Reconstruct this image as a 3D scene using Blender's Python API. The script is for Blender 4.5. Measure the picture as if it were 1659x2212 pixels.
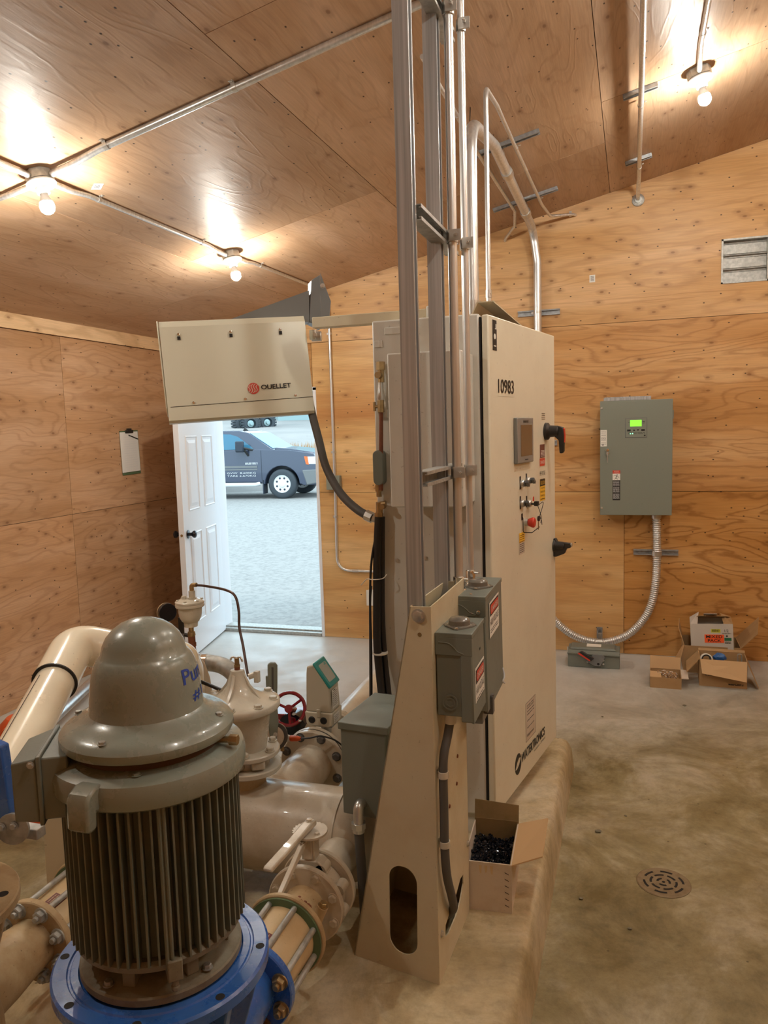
import bpy, bmesh, math, random
from math import sin, cos, pi, radians as R
from mathutils import Vector as V, Matrix as Mx

random.seed(7)
for o in list(bpy.data.objects):
    bpy.data.objects.remove(o)
SC = bpy.context.scene
COL = SC.collection

# ------------------------------------------------------------------ camera
F_PX, PITCH, ROLL, YAW = 1679.38, 0.10685, -0.029385, 0.310523
fw = V((-sin(YAW), cos(YAW), 0)); rt = V((cos(YAW), sin(YAW), 0)); up = V((0, 0, 1))
fw2 = fw*cos(PITCH) - up*sin(PITCH); up2 = up*cos(PITCH) + fw*sin(PITCH)
cr = rt*cos(ROLL) + up2*sin(ROLL); cu = -rt*sin(ROLL) + up2*cos(ROLL)
cd = bpy.data.cameras.new('camera'); cam = bpy.data.objects.new('camera', cd); COL.objects.link(cam)
m3 = Mx((cr, cu, -fw2)).transposed()
cam.matrix_world = Mx.Translation((0, 0, 1.73)) @ m3.to_4x4()
cd.sensor_fit = 'VERTICAL'; cd.sensor_height = 36.0; cd.lens = F_PX/2212*36.0
cd.clip_start = 0.05; cd.clip_end = 300
SC.camera = cam

# ------------------------------------------------------------------ exposure and light
SC.view_settings.view_transform = 'Standard'
SC.view_settings.look = 'None'
SC.view_settings.gamma = 1.0
SC.view_settings.exposure = 0.0
SC.view_settings.use_curve_mapping = False
BULB = 930.0            # radiance of each lamp bulb
BULB_COL = (1.0, 0.97, 0.87)
SKY = 2.9              # daylight outside
w = bpy.data.worlds.new('sky'); SC.world = w; w.use_nodes = True
wn = w.node_tree; wn.nodes.clear()
wo = wn.nodes.new('ShaderNodeOutputWorld'); wb = wn.nodes.new('ShaderNodeBackground')
wb.inputs[0].default_value = (0.66, 0.88, 1.0, 1); wb.inputs[1].default_value = SKY
wn.links.new(wb.outputs[0], wo.inputs[0])
sd = bpy.data.lights.new('sun', 'SUN'); sd.energy = 0.9; sd.angle = R(12); sd.color = (1, .97, .93)
so = bpy.data.objects.new('sun', sd); so.rotation_euler = (R(28), R(14), 0); COL.objects.link(so)

# ------------------------------------------------------------------ materials
def nt(name):
    m = bpy.data.materials.new(name); m.use_nodes = True
    return m, m.node_tree, m.node_tree.nodes['Principled BSDF']
def N(t, typ, **k):
    n = t.nodes.new(typ)
    for a, b in k.items():
        if a.startswith('i_'): n.inputs[a[2:].replace('_', ' ')].default_value = b
        elif a.startswith('n_'): n.inputs[int(a[2:])].default_value = b
        else: setattr(n, a, b)
    return n
def L(t, a, b): t.links.new(a, b)
def ramp(t, fac, stops, interp='LINEAR'):
    r = t.nodes.new('ShaderNodeValToRGB'); r.color_ramp.interpolation = interp
    e = r.color_ramp.elements
    while len(e) < len(stops): e.new(.5)
    for i, (p, c) in enumerate(stops):
        e[i].position = p; e[i].color = (*c, 1) if len(c) == 3 else c
    L(t, fac, r.inputs[0]); return r
def c4(c): return (*c, 1)
MAT = {}
def mat(name, col, rough=.5, metal=0., dirt=None, dscale=6., damt=.35, bump=0., bscale=60., spec=.5, coat=0., wear=None):
    m, t, b = nt(name)
    b.inputs['Base Color'].default_value = c4(col); b.inputs['Roughness'].default_value = rough
    b.inputs['Metallic'].default_value = metal; b.inputs['Specular IOR Level'].default_value = spec
    b.inputs['Coat Weight'].default_value = coat
    tc = N(t, 'ShaderNodeNewGeometry')
    if dirt:
        n1 = N(t, 'ShaderNodeTexNoise', i_Scale=dscale, i_Detail=6., i_Roughness=.65); L(t, tc.outputs['Position'], n1.inputs['Vector'])
        r = ramp(t, n1.outputs[0], [(.45, (0, 0, 0)), (.75, (1, 1, 1))])
        mu = N(t, 'ShaderNodeMath', operation='MULTIPLY'); mu.inputs[1].default_value = damt; L(t, r.outputs[0], mu.inputs[0])
        mx = N(t, 'ShaderNodeMix', data_type='RGBA'); mx.inputs[6].default_value = c4(col); mx.inputs[7].default_value = c4(dirt)
        L(t, mu.outputs[0], mx.inputs[0]); out = mx.outputs[2]
        n2 = N(t, 'ShaderNodeTexNoise', i_Scale=dscale*22, i_Detail=3.); L(t, tc.outputs['Position'], n2.inputs['Vector'])
        r2 = ramp(t, n2.outputs[0], [(.68, (0, 0, 0)), (.73, (1, 1, 1))])
        mu2 = N(t, 'ShaderNodeMath', operation='MULTIPLY'); mu2.inputs[1].default_value = damt*.7; L(t, r2.outputs[0], mu2.inputs[0])
        mx2 = N(t, 'ShaderNodeMix', data_type='RGBA'); L(t, out, mx2.inputs[6]); mx2.inputs[7].default_value = c4(wear or [x*.4 for x in dirt])
        L(t, mu2.outputs[0], mx2.inputs[0]); L(t, mx2.outputs[2], b.inputs['Base Color'])
        ma = N(t, 'ShaderNodeMath', operation='MULTIPLY_ADD'); ma.inputs[1].default_value = .35; ma.inputs[2].default_value = rough
        L(t, mu.outputs[0], ma.inputs[0]); L(t, ma.outputs[0], b.inputs['Roughness'])
    if bump:
        n3 = N(t, 'ShaderNodeTexNoise', i_Scale=bscale, i_Detail=3.); L(t, tc.outputs['Position'], n3.inputs['Vector'])
        bp = N(t, 'ShaderNodeBump', i_Strength=bump, i_Distance=.002); L(t, n3.outputs[0], bp.inputs['Height']); L(t, bp.outputs[0], b.inputs['Normal'])
    MAT[name] = m; return m
def emit(name, col, s):
    m, t, b = nt(name); b.inputs['Base Color'].default_value = c4(col)
    b.inputs['Emission Color'].default_value = c4(col); b.inputs['Emission Strength'].default_value = s
    MAT[name] = m; return m

def plywood(name, light, mid, dark, knots=.5, fine=1., rings=7., rough=.42, warp=1., ink=.36, su=1.1, sv=4.6):
    """rotary-cut softwood plywood; UVs are metres along and across the sheet, attribute 'sheet' shifts each sheet"""
    m, t, b = nt(name)
    uv = N(t, 'ShaderNodeUVMap'); at = N(t, 'ShaderNodeAttribute', attribute_name='sheet')
    sc = N(t, 'ShaderNodeVectorMath', operation='MULTIPLY'); sc.inputs[1].default_value = (37., 23., 11.); L(t, at.outputs['Color'], sc.inputs[0])
    ad = N(t, 'ShaderNodeVectorMath', operation='ADD'); L(t, uv.outputs[0], ad.inputs[0]); L(t, sc.outputs[0], ad.inputs[1])
    def scaled(x, y, z=1.):
        s = N(t, 'ShaderNodeVectorMath', operation='MULTIPLY'); s.inputs[1].default_value = (x, y, z); L(t, ad.outputs[0], s.inputs[0]); return s.outputs[0]
    # contour rings
    n0 = N(t, 'ShaderNodeTexNoise', i_Scale=1., i_Detail=2.2, i_Roughness=.45, i_Distortion=.35*warp); L(t, scaled(su, sv), n0.inputs['Vector'])
    # wobble
    n1 = N(t, 'ShaderNodeTexNoise', i_Scale=1., i_Detail=3., i_Roughness=.6); L(t, scaled(7., 24.), n1.inputs['Vector'])
    a1 = N(t, 'ShaderNodeMath', operation='MULTIPLY_ADD'); a1.inputs[1].default_value = .045*warp; L(t, n1.outputs[0], a1.inputs[0]); L(t, n0.outputs[0], a1.inputs[2])
    mr = N(t, 'ShaderNodeMath', operation='MULTIPLY'); mr.inputs[1].default_value = rings*6.28*2.3; L(t, a1.outputs[0], mr.inputs[0])
    sn = N(t, 'ShaderNodeMath', operation='SINE'); L(t, mr.outputs[0], sn.inputs[0])
    lines = ramp(t, sn.outputs[0], [(.0, (0, 0, 0)), (.55, (.18,)*3), (.9, (.75,)*3), (1., (1, 1, 1))])
    # broad light/dark bands
    n2 = N(t, 'ShaderNodeTexNoise', i_Scale=1., i_Detail=3., i_Roughness=.55); L(t, scaled(.7, 4.2), n2.inputs['Vector'])
    base = ramp(t, n2.outputs[0], [(.30, dark), (.5, mid), (.68, light)])
    # fibre
    n3 = N(t, 'ShaderNodeTexNoise', i_Scale=1., i_Detail=4.); L(t, scaled(7., 150.), n3.inputs['Vector'])
    fib = ramp(t, n3.outputs[0], [(.3, (.86, .86, .86)), (.7, (1.06, 1.06, 1.06))])
    k1 = N(t, 'ShaderNodeMix', data_type='RGBA', blend_type='MULTIPLY'); k1.inputs[0].default_value = .8*fine
    L(t, base.outputs[0], k1.inputs[6]); L(t, fib.outputs[0], k1.inputs[7])
    lm = N(t, 'ShaderNodeMath', operation='MULTIPLY'); lm.inputs[1].default_value = ink; L(t, lines.outputs[0], lm.inputs[0])
    k2 = N(t, 'ShaderNodeMix', data_type='RGBA'); L(t, k1.outputs[2], k2.inputs[6]); k2.inputs[7].default_value = (dark[0]*.55, dark[1]*.45, dark[2]*.38, 1); L(t, lm.outputs[0], k2.inputs[0])
    # knots
    vo = N(t, 'ShaderNodeTexVoronoi', voronoi_dimensions='2D', i_Scale=1., i_Randomness=.85); L(t, scaled(4.3, 8.5, 0.), vo.inputs['Vector'])
    gate = N(t, 'ShaderNodeSeparateColor'); L(t, vo.outputs['Color'], gate.inputs[0])
    g = N(t, 'ShaderNodeMath', operation='LESS_THAN'); g.inputs[1].default_value = knots; L(t, gate.outputs[0], g.inputs[0])
    kr = ramp(t, vo.outputs['Distance'], [(.0, (1, 1, 1)), (.045, (.9,)*3), (.075, (.35,)*3), (.12, (.28,)*3), (.22, (0, 0, 0))])
    km = N(t, 'ShaderNodeMath', operation='MULTIPLY'); L(t, kr.outputs[0], km.inputs[0]); L(t, g.outputs[0], km.inputs[1])
    km2 = N(t, 'ShaderNodeMath', operation='MULTIPLY'); km2.inputs[1].default_value = .72; L(t, km.outputs[0], km2.inputs[0])
    k3 = N(t, 'ShaderNodeMix', data_type='RGBA'); L(t, k2.outputs[2], k3.inputs[6]); k3.inputs[7].default_value = (dark[0]*.34, dark[1]*.24, dark[2]*.2, 1); L(t, km2.outputs[0], k3.inputs[0])
    # small dark specks
    v2 = N(t, 'ShaderNodeTexVoronoi', voronoi_dimensions='2D', i_Scale=1.); L(t, scaled(10., 17., 0.), v2.inputs['Vector'])
    g2 = N(t, 'ShaderNodeSeparateColor'); L(t, v2.outputs['Color'], g2.inputs[0])
    g3 = N(t, 'ShaderNodeMath', operation='LESS_THAN'); g3.inputs[1].default_value = .16; L(t, g2.outputs[1], g3.inputs[0])
    sr = ramp(t, v2.outputs['Distance'], [(.04, (1, 1, 1)), (.08, (0, 0, 0))])
    sm = N(t, 'ShaderNodeMath', operation='MULTIPLY'); L(t, sr.outputs[0], sm.inputs[0]); L(t, g3.outputs[0], sm.inputs[1])
    k4 = N(t, 'ShaderNodeMix', data_type='RGBA'); L(t, k3.outputs[2], k4.inputs[6]); k4.inputs[7].default_value = (.05, .025, .012, 1); L(t, sm.outputs[0], k4.inputs[0])
    # per-sheet tone
    tone = N(t, 'ShaderNodeHueSaturation'); L(t, k4.outputs[2], tone.inputs['Color'])
    sp = N(t, 'ShaderNodeSeparateColor'); L(t, at.outputs['Color'], sp.inputs[0])
    tv = N(t, 'ShaderNodeMath', operation='MULTIPLY_ADD'); tv.inputs[1].default_value = .26; tv.inputs[2].default_value = .88; L(t, sp.outputs[2], tv.inputs[0]); L(t, tv.outputs[0], tone.inputs['Value'])
    L(t, tone.outputs[0], b.inputs['Base Color'])
    b.inputs['Roughness'].default_value = rough; b.inputs['Specular IOR Level'].default_value = .28
    h = N(t, 'ShaderNodeMath', operation='ADD'); L(t, n3.outputs[0], h.inputs[0]); L(t, lines.outputs[0], h.inputs[1])
    bp = N(t, 'ShaderNodeBump', i_Strength=.35, i_Distance=.0012); L(t, h.outputs[0], bp.inputs['Height']); L(t, bp.outputs[0], b.inputs['Normal'])
    MAT[name] = m; return m
plywood('plywood_wall', (0.660, 0.403, 0.188), (0.580, 0.311, 0.119), (0.480, 0.235, 0.074), knots=.30, rings=6., ink=.42, su=.8)
plywood('plywood_ringed', (0.620, 0.351, 0.134), (0.540, 0.270, 0.081), (0.450, 0.209, 0.053), knots=.16, rings=7., ink=.62, su=.9, sv=3.2)
plywood('plywood_wall_knotty', (0.690, 0.441, 0.233), (0.610, 0.364, 0.164), (0.540, 0.297, 0.114), knots=.80, rings=3., ink=.25, su=.9, sv=6.)
plywood('plywood_pine', (0.800, 0.539, 0.261), (0.660, 0.391, 0.157), (0.520, 0.251, 0.087), knots=.15, rings=2.2, ink=.18, su=.5, sv=4.)
plywood('plywood_ceiling', (0.600, 0.405, 0.271), (0.530, 0.340, 0.208), (0.470, 0.283, 0.161), knots=.16, rough=.46, rings=4., ink=.17, su=1.2, sv=5.)
plywood('plywood_left', (0.580, 0.366, 0.223), (0.510, 0.298, 0.160), (0.430, 0.234, 0.111), knots=.40, rings=6., rough=.45, ink=.28, su=.9, sv=4.)
plywood('pine_board', (0.740, 0.521, 0.313), (0.680, 0.456, 0.252), (0.600, 0.372, 0.183), knots=.10, rings=2.)

def concrete(name, c1, c2, c3, rough=.42, door_light=None):
    m, t, b = nt(name); g = N(t, 'ShaderNodeNewGeometry')
    def no(s, d=6., r=.6, dist=0.):
        n = N(t, 'ShaderNodeTexNoise', i_Scale=s, i_Detail=d, i_Roughness=r, i_Distortion=dist); L(t, g.outputs['Position'], n.inputs['Vector']); return n.outputs[0]
    a = no(2.1, 10., .72, .6); r1 = ramp(t, a, [(.34, c1), (.5, c2), (.64, c3)])
    f = ramp(t, no(16., 8., .75), [(.3, (.62,)*3), (.52, (1, 1, 1)), (.72, (1.2,)*3)])
    k = N(t, 'ShaderNodeMix', data_type='RGBA', blend_type='MULTIPLY'); k.inputs[0].default_value = .8; L(t, r1.outputs[0], k.inputs[6]); L(t, f.outputs[0], k.inputs[7])
    v = N(t, 'ShaderNodeTexVoronoi', i_Scale=14.); L(t, g.outputs['Position'], v.inputs['Vector'])
    gg = N(t, 'ShaderNodeSeparateColor'); L(t, v.outputs['Color'], gg.inputs[0])
    g3 = N(t, 'ShaderNodeMath', operation='LESS_THAN'); g3.inputs[1].default_value = .2; L(t, gg.outputs[0], g3.inputs[0])
    sr = ramp(t, v.outputs['Distance'], [(.05, (1, 1, 1)), (.08, (0, 0, 0))])
    sm = N(t, 'ShaderNodeMath', operation='MULTIPLY'); L(t, sr.outputs[0], sm.inputs[0]); L(t, g3.outputs[0], sm.inputs[1])
    sm2 = N(t, 'ShaderNodeMath', operation='MULTIPLY'); sm2.inputs[1].default_value = .7; L(t, sm.outputs[0], sm2.inputs[0])
    k4 = N(t, 'ShaderNodeMix', data_type='RGBA'); L(t, k.outputs[2], k4.inputs[6]); k4.inputs[7].default_value = (.06, .04, .02, 1); L(t, sm2.outputs[0], k4.inputs[0])
    fin_ = k4.outputs[2]
    if door_light:      # daylight painted into the colour: stained floor fades to pale grey toward the doorway
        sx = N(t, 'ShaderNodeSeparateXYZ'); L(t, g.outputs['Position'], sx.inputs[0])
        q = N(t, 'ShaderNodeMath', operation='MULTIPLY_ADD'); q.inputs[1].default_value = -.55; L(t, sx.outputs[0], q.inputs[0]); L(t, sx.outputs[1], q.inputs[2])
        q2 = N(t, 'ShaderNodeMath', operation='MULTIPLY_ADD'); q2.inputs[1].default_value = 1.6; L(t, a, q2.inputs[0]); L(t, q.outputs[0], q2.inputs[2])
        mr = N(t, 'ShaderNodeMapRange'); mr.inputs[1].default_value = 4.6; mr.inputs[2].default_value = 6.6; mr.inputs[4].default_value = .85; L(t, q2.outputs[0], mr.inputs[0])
        kc = N(t, 'ShaderNodeMix', data_type='RGBA'); L(t, mr.outputs[0], kc.inputs[0]); L(t, fin_, kc.inputs[6]); kc.inputs[7].default_value = c4(door_light); fin_ = kc.outputs[2]
    L(t, fin_, b.inputs['Base Color'])
    rr = ramp(t, no(3.5, 5.), [(.35, (rough-.14,)*3), (.65, (rough+.18,)*3)]); L(t, rr.outputs[0], b.inputs['Roughness'])
    bp = N(t, 'ShaderNodeBump', i_Strength=.5, i_Distance=.004); L(t, no(14., 7., .65), bp.inputs['Height']); L(t, bp.outputs[0], b.inputs['Normal'])
    MAT[name] = m; return m
concrete('concrete_floor', (.155, .12, .048), (.275, .23, .122), (.42, .375, .262), door_light=(.56, .57, .56))
concrete('concrete_pad', (.31, .235, .115), (.46, .375, .225), (.60, .53, .385), .5)

def brushed(name, c1, c2, rough=.33, metal=1., sx=(90, 90, 1.5)):
    m, t, b = nt(name); g = N(t, 'ShaderNodeNewGeometry')
    s = N(t, 'ShaderNodeVectorMath', operation='MULTIPLY'); s.inputs[1].default_value = sx; L(t, g.outputs['Position'], s.inputs[0])
    n = N(t, 'ShaderNodeTexNoise', i_Scale=1., i_Detail=4.); L(t, s.outputs[0], n.inputs['Vector'])
    r = ramp(t, n.outputs[0], [(.35, c1), (.65, c2)]); L(t, r.outputs[0], b.inputs['Base Color'])
    b.inputs['Metallic'].default_value = metal; b.inputs['Roughness'].default_value = rough
    MAT[name] = m
brushed('galvanized_strut', (.34, .345, .35), (.52, .525, .53), .42, .6)
brushed('strut_grey', (.30, .31, .32), (.42, .43, .44), .5, .6, (40, 40, 40))
brushed('conduit_steel', (.62, .63, .63), (.78, .79, .79), .32, .75)
brushed('dull_steel', (.36, .36, .34), (.50, .50, .47), .5, .6, (50, 50, 50))
mat('zinc', (.62, .61, .58), .3, .8)
mat('chrome', (.85, .84, .82), .12, 1.)
mat('brass', (.45, .32, .16), .4, .9, dirt=(.12, .08, .04), dscale=40)
mat('tube_brown', (.075, .04, .03), .35, .4)
mat('screen_dark', (.09, .05, .03), .8)
mat('rusty', (.22, .075, .035), .7, .2, dirt=(.08, .03, .02), dscale=60)
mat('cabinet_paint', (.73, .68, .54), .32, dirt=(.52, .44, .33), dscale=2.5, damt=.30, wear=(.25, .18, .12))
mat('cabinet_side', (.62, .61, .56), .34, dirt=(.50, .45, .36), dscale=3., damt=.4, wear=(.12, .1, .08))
mat('stand_paint', (.60, .53, .37), .38, dirt=(.46, .34, .19), dscale=3.5, damt=.5, bump=.1, bscale=200)
mat('pump_cream', (.56, .50, .40), .30, dirt=(.33, .23, .12), dscale=7., damt=.55, bump=.5, bscale=50, coat=.25)
mat('pump_cream_dirty', (.50, .38, .22), .38, dirt=(.27, .14, .04), dscale=5., damt=.9, bump=.5, bscale=60, coat=.1)
mat('pale_casting', (.57, .53, .44), .22, dirt=(.42, .33, .22), dscale=9., damt=.4, bump=.4, bscale=35, coat=.4)
mat('check_body', (.62, .47, .27), .42, dirt=(.42, .29, .13), dscale=9., damt=.5)
mat('motor_grey', (.23, .262, .228), .24, dirt=(.22, .19, .14), dscale=9., damt=.5, coat=.4, bump=.12, bscale=120)
mat('motor_fin', (.135, .155, .13), .6, dirt=(.24, .19, .12), dscale=14., damt=.6)
mat('motor_base', (.20, .185, .135), .6, dirt=(.12, .08, .04), dscale=14., damt=.9, bump=.5)
mat('pump_blue', (.028, .115, .42), .25, dirt=(.06, .17, .42), dscale=9., damt=.6, coat=.5, bump=.2, bscale=80, wear=(.05, .02, .01))
mat('box_grey', (.165, .185, .16), .42, dirt=(.20, .20, .17), dscale=5., damt=.4, bump=.1, bscale=250)
mat('panel_grey', (.215, .235, .195), .4, dirt=(.24, .24, .20), dscale=3., damt=.2)
mat('hub_grey', (.16, .15, .13), .2, coat=.5)
mat('seal_grey', (.09, .085, .08), .55)
mat('black_rubber', (.012, .012, .013), .45)
mat('black_gloss', (.01, .012, .018), .15)
mat('black_plastic', (.022, .020, .019), .38)
mat('dark_gap', (.012, .010, .009), .8)
mat('heater_cream', (.68, .66, .53), .28, coat=.2)
mat('heater_grey', (.17, .175, .175), .35)
mat('pvc', (.86, .79, .62), .22, coat=.4, dirt=(.66, .52, .34), dscale=3., damt=.35)
mat('porcelain', (.85, .85, .82), .25)
mat('white_label', (.80, .78, .72), .5)
mat('paper', (.78, .77, .74), .6)
mat('danger_red', (.62, .05, .025), .4)
mat('orange_sticker', (.95, .13, .03), .5)
mat('yellow_label', (.85, .50, .04), .5)
mat('maroon_label', (.16, .045, .04), .4)
mat('maroon_paint', (.20, .006, .016), .15, coat=.6)
mat('orange_paint', (.62, .09, .02), .35)
mat('ink', (.015, .014, .013), .5)
mat('marker_blue', (.02, .06, .35), .5)
mat('logo_red', (.62, .07, .05), .4)
mat('white_paint', (.80, .82, .86), .3)
mat('pale_mark', (.62, .63, .64), .45)
mat('teal', (.02, .30, .28), .3)
mat('meter_body', (.56, .51, .40), .35)
mat('meter_screen', (.45, .45, .38), .2)
mat('cardboard', (.40, .25, .115), .75, dirt=(.32, .19, .08), dscale=8., damt=.4)
mat('cardboard_light', (.56, .37, .19), .75)
mat('cardboard_inside', (.25, .17, .075), .8, dirt=(.16, .12, .04), dscale=10., damt=.6)
mat('box_white', (.62, .54, .45), .6, dirt=(.40, .24, .10), dscale=9., damt=.4)
mat('carton_white', (.58, .55, .50), .55)
mat('green_label', (.02, .16, .08), .5)
mat('lime_label', (.60, .62, .06), .5)
mat('blue_bag', (.03, .12, .35), .3)
mat('navy_truck', (.05, .062, .10), .18, coat=.5)
mat('truck_dark', (.02, .028, .045), .4)
mat('truck_glass', (.05, .17, .26), .12, spec=.5)
mat('tire', (.045, .055, .065), .75)
mat('alloy', (.75, .77, .78), .3)
mat('amber', (.8, .16, .03), .3)
mat('head_lamp', (.70, .76, .80), .15)
mat('gravel', (.32, .31, .295), .9, dirt=(.19, .187, .182), dscale=14., damt=.9, bump=1., bscale=35)
mat('earth_bank', (.27, .26, .25), .9, dirt=(.38, .36, .34), dscale=.25, damt=.8, bump=.4, bscale=6)
mat('dry_grass', (.52, .32, .15), .9, dirt=(.42, .25, .11), dscale=20., damt=.6)
mat('siding', (.30, .42, .43), .5)
mat('shed_dark', (.24, .25, .27), .6)
mat('plastic_white', (.72, .70, .64), .35)
mat('clip_green', (.10, .16, .08), .4)
mat('drain_metal', (.26, .20, .12), .55, .3, dirt=(.18, .12, .06), dscale=30., damt=.6)
mat('knob_silver', (.55, .56, .56), .25, .8)
mat('knob_dark', (.10, .105, .11), .25)
mat('hmi_grey', (.22, .22, .21), .3)
mat('hmi_screen', (.14, .09, .05), .12)
emit('lcd_green', (.20, 1., .04), 1.3)
emit('led_green', (.25, 1., .5), 2.)
emit('bulb_glow', BULB_COL, BULB)

# ------------------------------------------------------------------ builders
def tag(o, label=None, cat=None, group=None, kind=None):
    if label: o['label'] = label
    if cat: o['category'] = cat
    if group: o['group'] = group
    if kind: o['kind'] = kind
    return o
def thing(name, loc, label, cat, group=None):
    o = bpy.data.objects.new(name, None); o.empty_display_size = .05; COL.objects.link(o); o.location = loc
    return tag(o, label, cat, group)
def org(o):
    p = V((0, 0, 0))
    while o is not None:
        p = p + V(o.location); o = o.parent
    return p
def link(name, me, parent=None):
    o = bpy.data.objects.new(name, me); COL.objects.link(o)
    if parent is not None: o.parent = parent
    return o
SPLIT = {'bolt_hole', 'rim_slot', 'door_seam', 'slot', 'screw', 'rivet', 'vent_slot', 'cable_entry', 'status_light', 'drain_tube', 'rusty_patch', 'coupling', 'lug_ear', 'joint_ring', 'air_slot', 'button', 'lining', 'weld_bead'}
def fin(bm, name, m, parent=None, sharp=34, bevel=0, keep=False):
    if name in SPLIT and parent is not None:
        seen = set(); groups = []
        for f0 in bm.faces:
            if f0 in seen: continue
            st_ = [f0]; seen.add(f0); gr_ = []
            while st_:
                f = st_.pop(); gr_.append(f)
                for e in f.edges:
                    for g_ in e.link_faces:
                        if g_ not in seen: seen.add(g_); st_.append(g_)
            groups.append(gr_)
        if len(groups) > 1:
            out = None
            for gr_ in groups:
                b2 = bmesh.new(); mp = {}
                for f in gr_:
                    for v in f.verts:
                        if v not in mp: mp[v] = b2.verts.new(v.co)
                for f in gr_: b2.faces.new([mp[v] for v in f.verts])
                out = fin(b2, name, m, parent, sharp, bevel)
            bm.free(); return out
    bmesh.ops.recalc_face_normals(bm, faces=bm.faces[:])
    if parent is None and not keep:
        xs = [v.co for v in bm.verts]
        o0 = V(((min(v.x for v in xs)+max(v.x for v in xs))/2, (min(v.y for v in xs)+max(v.y for v in xs))/2, min(v.z for v in xs)))
    elif parent is None: o0 = V((0, 0, 0))
    else: o0 = org(parent)
    bmesh.ops.translate(bm, verts=bm.verts[:], vec=-o0)
    me = bpy.data.meshes.new(name); bm.to_mesh(me); bm.free()
    me.materials.append(MAT[m] if isinstance(m, str) else m)
    me.polygons.foreach_set('use_smooth', [True]*len(me.polygons)); me.set_sharp_from_angle(angle=R(sharp))
    o = link(name, me, parent)
    if parent is None: o.location = o0
    if bevel:
        b = o.modifiers.new('bevel', 'BEVEL'); b.width = bevel; b.segments = 2; b.limit_method = 'ANGLE'; b.angle_limit = R(40)
    return o
def NB(): return bmesh.new()
def hexa(bm, p):
    v = [bm.verts.new(q) for q in p]
    for f in ((0, 1, 2, 3), (7, 6, 5, 4), (0, 4, 5, 1), (1, 5, 6, 2), (2, 6, 7, 3), (3, 7, 4, 0)):
        bm.faces.new([v[i] for i in f])
def box(bm, x0, x1, y0, y1, z0, z1):
    hexa(bm, [(x0, y0, z0), (x1, y0, z0), (x1, y1, z0), (x0, y1, z0), (x0, y0, z1), (x1, y0, z1), (x1, y1, z1), (x0, y1, z1)])
def frame(o, u, v):
    """frame with origin o and unit axes u, v, w = u x v"""
    u = V(u).normalized(); wv = u.cross(V(v)).normalized(); v = wv.cross(u)
    return Mx(((u.x, v.x, wv.x, o[0]), (u.y, v.y, wv.y, o[1]), (u.z, v.z, wv.z, o[2]), (0, 0, 0, 1)))
def fbox(bm, F, a0, a1, b0, b1, c0, c1):
    hexa(bm, [F @ V(q) for q in ((a0, b0, c0), (a1, b0, c0), (a1, b1, c0), (a0, b1, c0), (a0, b0, c1), (a1, b0, c1), (a1, b1, c1), (a0, b1, c1))])
def prism(bm, F, pts, c0, c1):
    a = [bm.verts.new(F @ V((x, y, c0))) for x, y in pts]; b = [bm.verts.new(F @ V((x, y, c1))) for x, y in pts]
    n = len(pts); bm.faces.new(a); bm.faces.new(b[::-1])
    for i in range(n): bm.faces.new([a[i], a[(i+1) % n], b[(i+1) % n], b[i]])
def axes(d):
    d = V(d).normalized(); a = V((0, 0, 1)) if abs(d.z) < .9 else V((1, 0, 0))
    u = d.cross(a).normalized(); return u, d.cross(u).normalized(), d
def lathe(bm, o, d, prof, n=32, caps=True):
    """prof: list of (height along d, radius)"""
    u, v, d = axes(d); o = V(o); rings = []
    for h, r in prof:
        if r < 1e-5: rings.append([bm.verts.new(o+d*h)])
        else: rings.append([bm.verts.new(o+d*h+(u*cos(2*pi*i/n)+v*sin(2*pi*i/n))*r) for i in range(n)])
    for a, b in zip(rings, rings[1:]):
        for i in range(n):
            j = (i+1) % n
            if len(a) == 1 and len(b) == 1: break
            if len(a) == 1: bm.faces.new([a[0], b[j], b[i]])
            elif len(b) == 1: bm.faces.new([a[i], a[j], b[0]])
            else: bm.faces.new([a[i], a[j], b[j], b[i]])
    if caps:
        if len(rings[0]) > 1: bm.faces.new(rings[0][::-1])
        if len(rings[-1]) > 1: bm.faces.new(rings[-1])
def cyl(bm, a, b, r, r2=None, n=20):
    a = V(a); b = V(b); lathe(bm, a, b-a, [(0, r), ((b-a).length, r if r2 is None else r2)], n)
def fillet(pts, rad=.1, seg=8):
    P = [V(p) for p in pts]; out = [P[0]]
    for i in range(1, len(P)-1):
        a, b, c = P[i-1], P[i], P[i+1]; u = (a-b); w_ = (c-b); la, lc = u.length, w_.length; u.normalize(); w_.normalize()
        ang = u.angle(w_); 
        if ang > 3.1: out.append(b); continue
        t = min(rad/math.tan(ang/2), la*.48, lc*.48); p0 = b+u*t; p1 = b+w_*t
        for k in range(seg+1):
            s = k/seg; out.append(p0*(1-s)**2 + b*2*s*(1-s) + p1*s*s)
    out.append(P[-1]); return out
def smooth_path(pts, k=6):
    P = [V(p) for p in pts]; P = [P[0]*2-P[1]]+P+[P[-1]*2-P[-2]]; out = []
    for i in range(1, len(P)-2):
        for j in range(k):
            t = j/k; a, b, c, d = P[i-1:i+3]
            out.append(.5*((2*b)+(c-a)*t+(2*a-5*b+4*c-d)*t*t+(3*b-a-3*c+d)*t**3))
    out.append(P[-2]); return out
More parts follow.
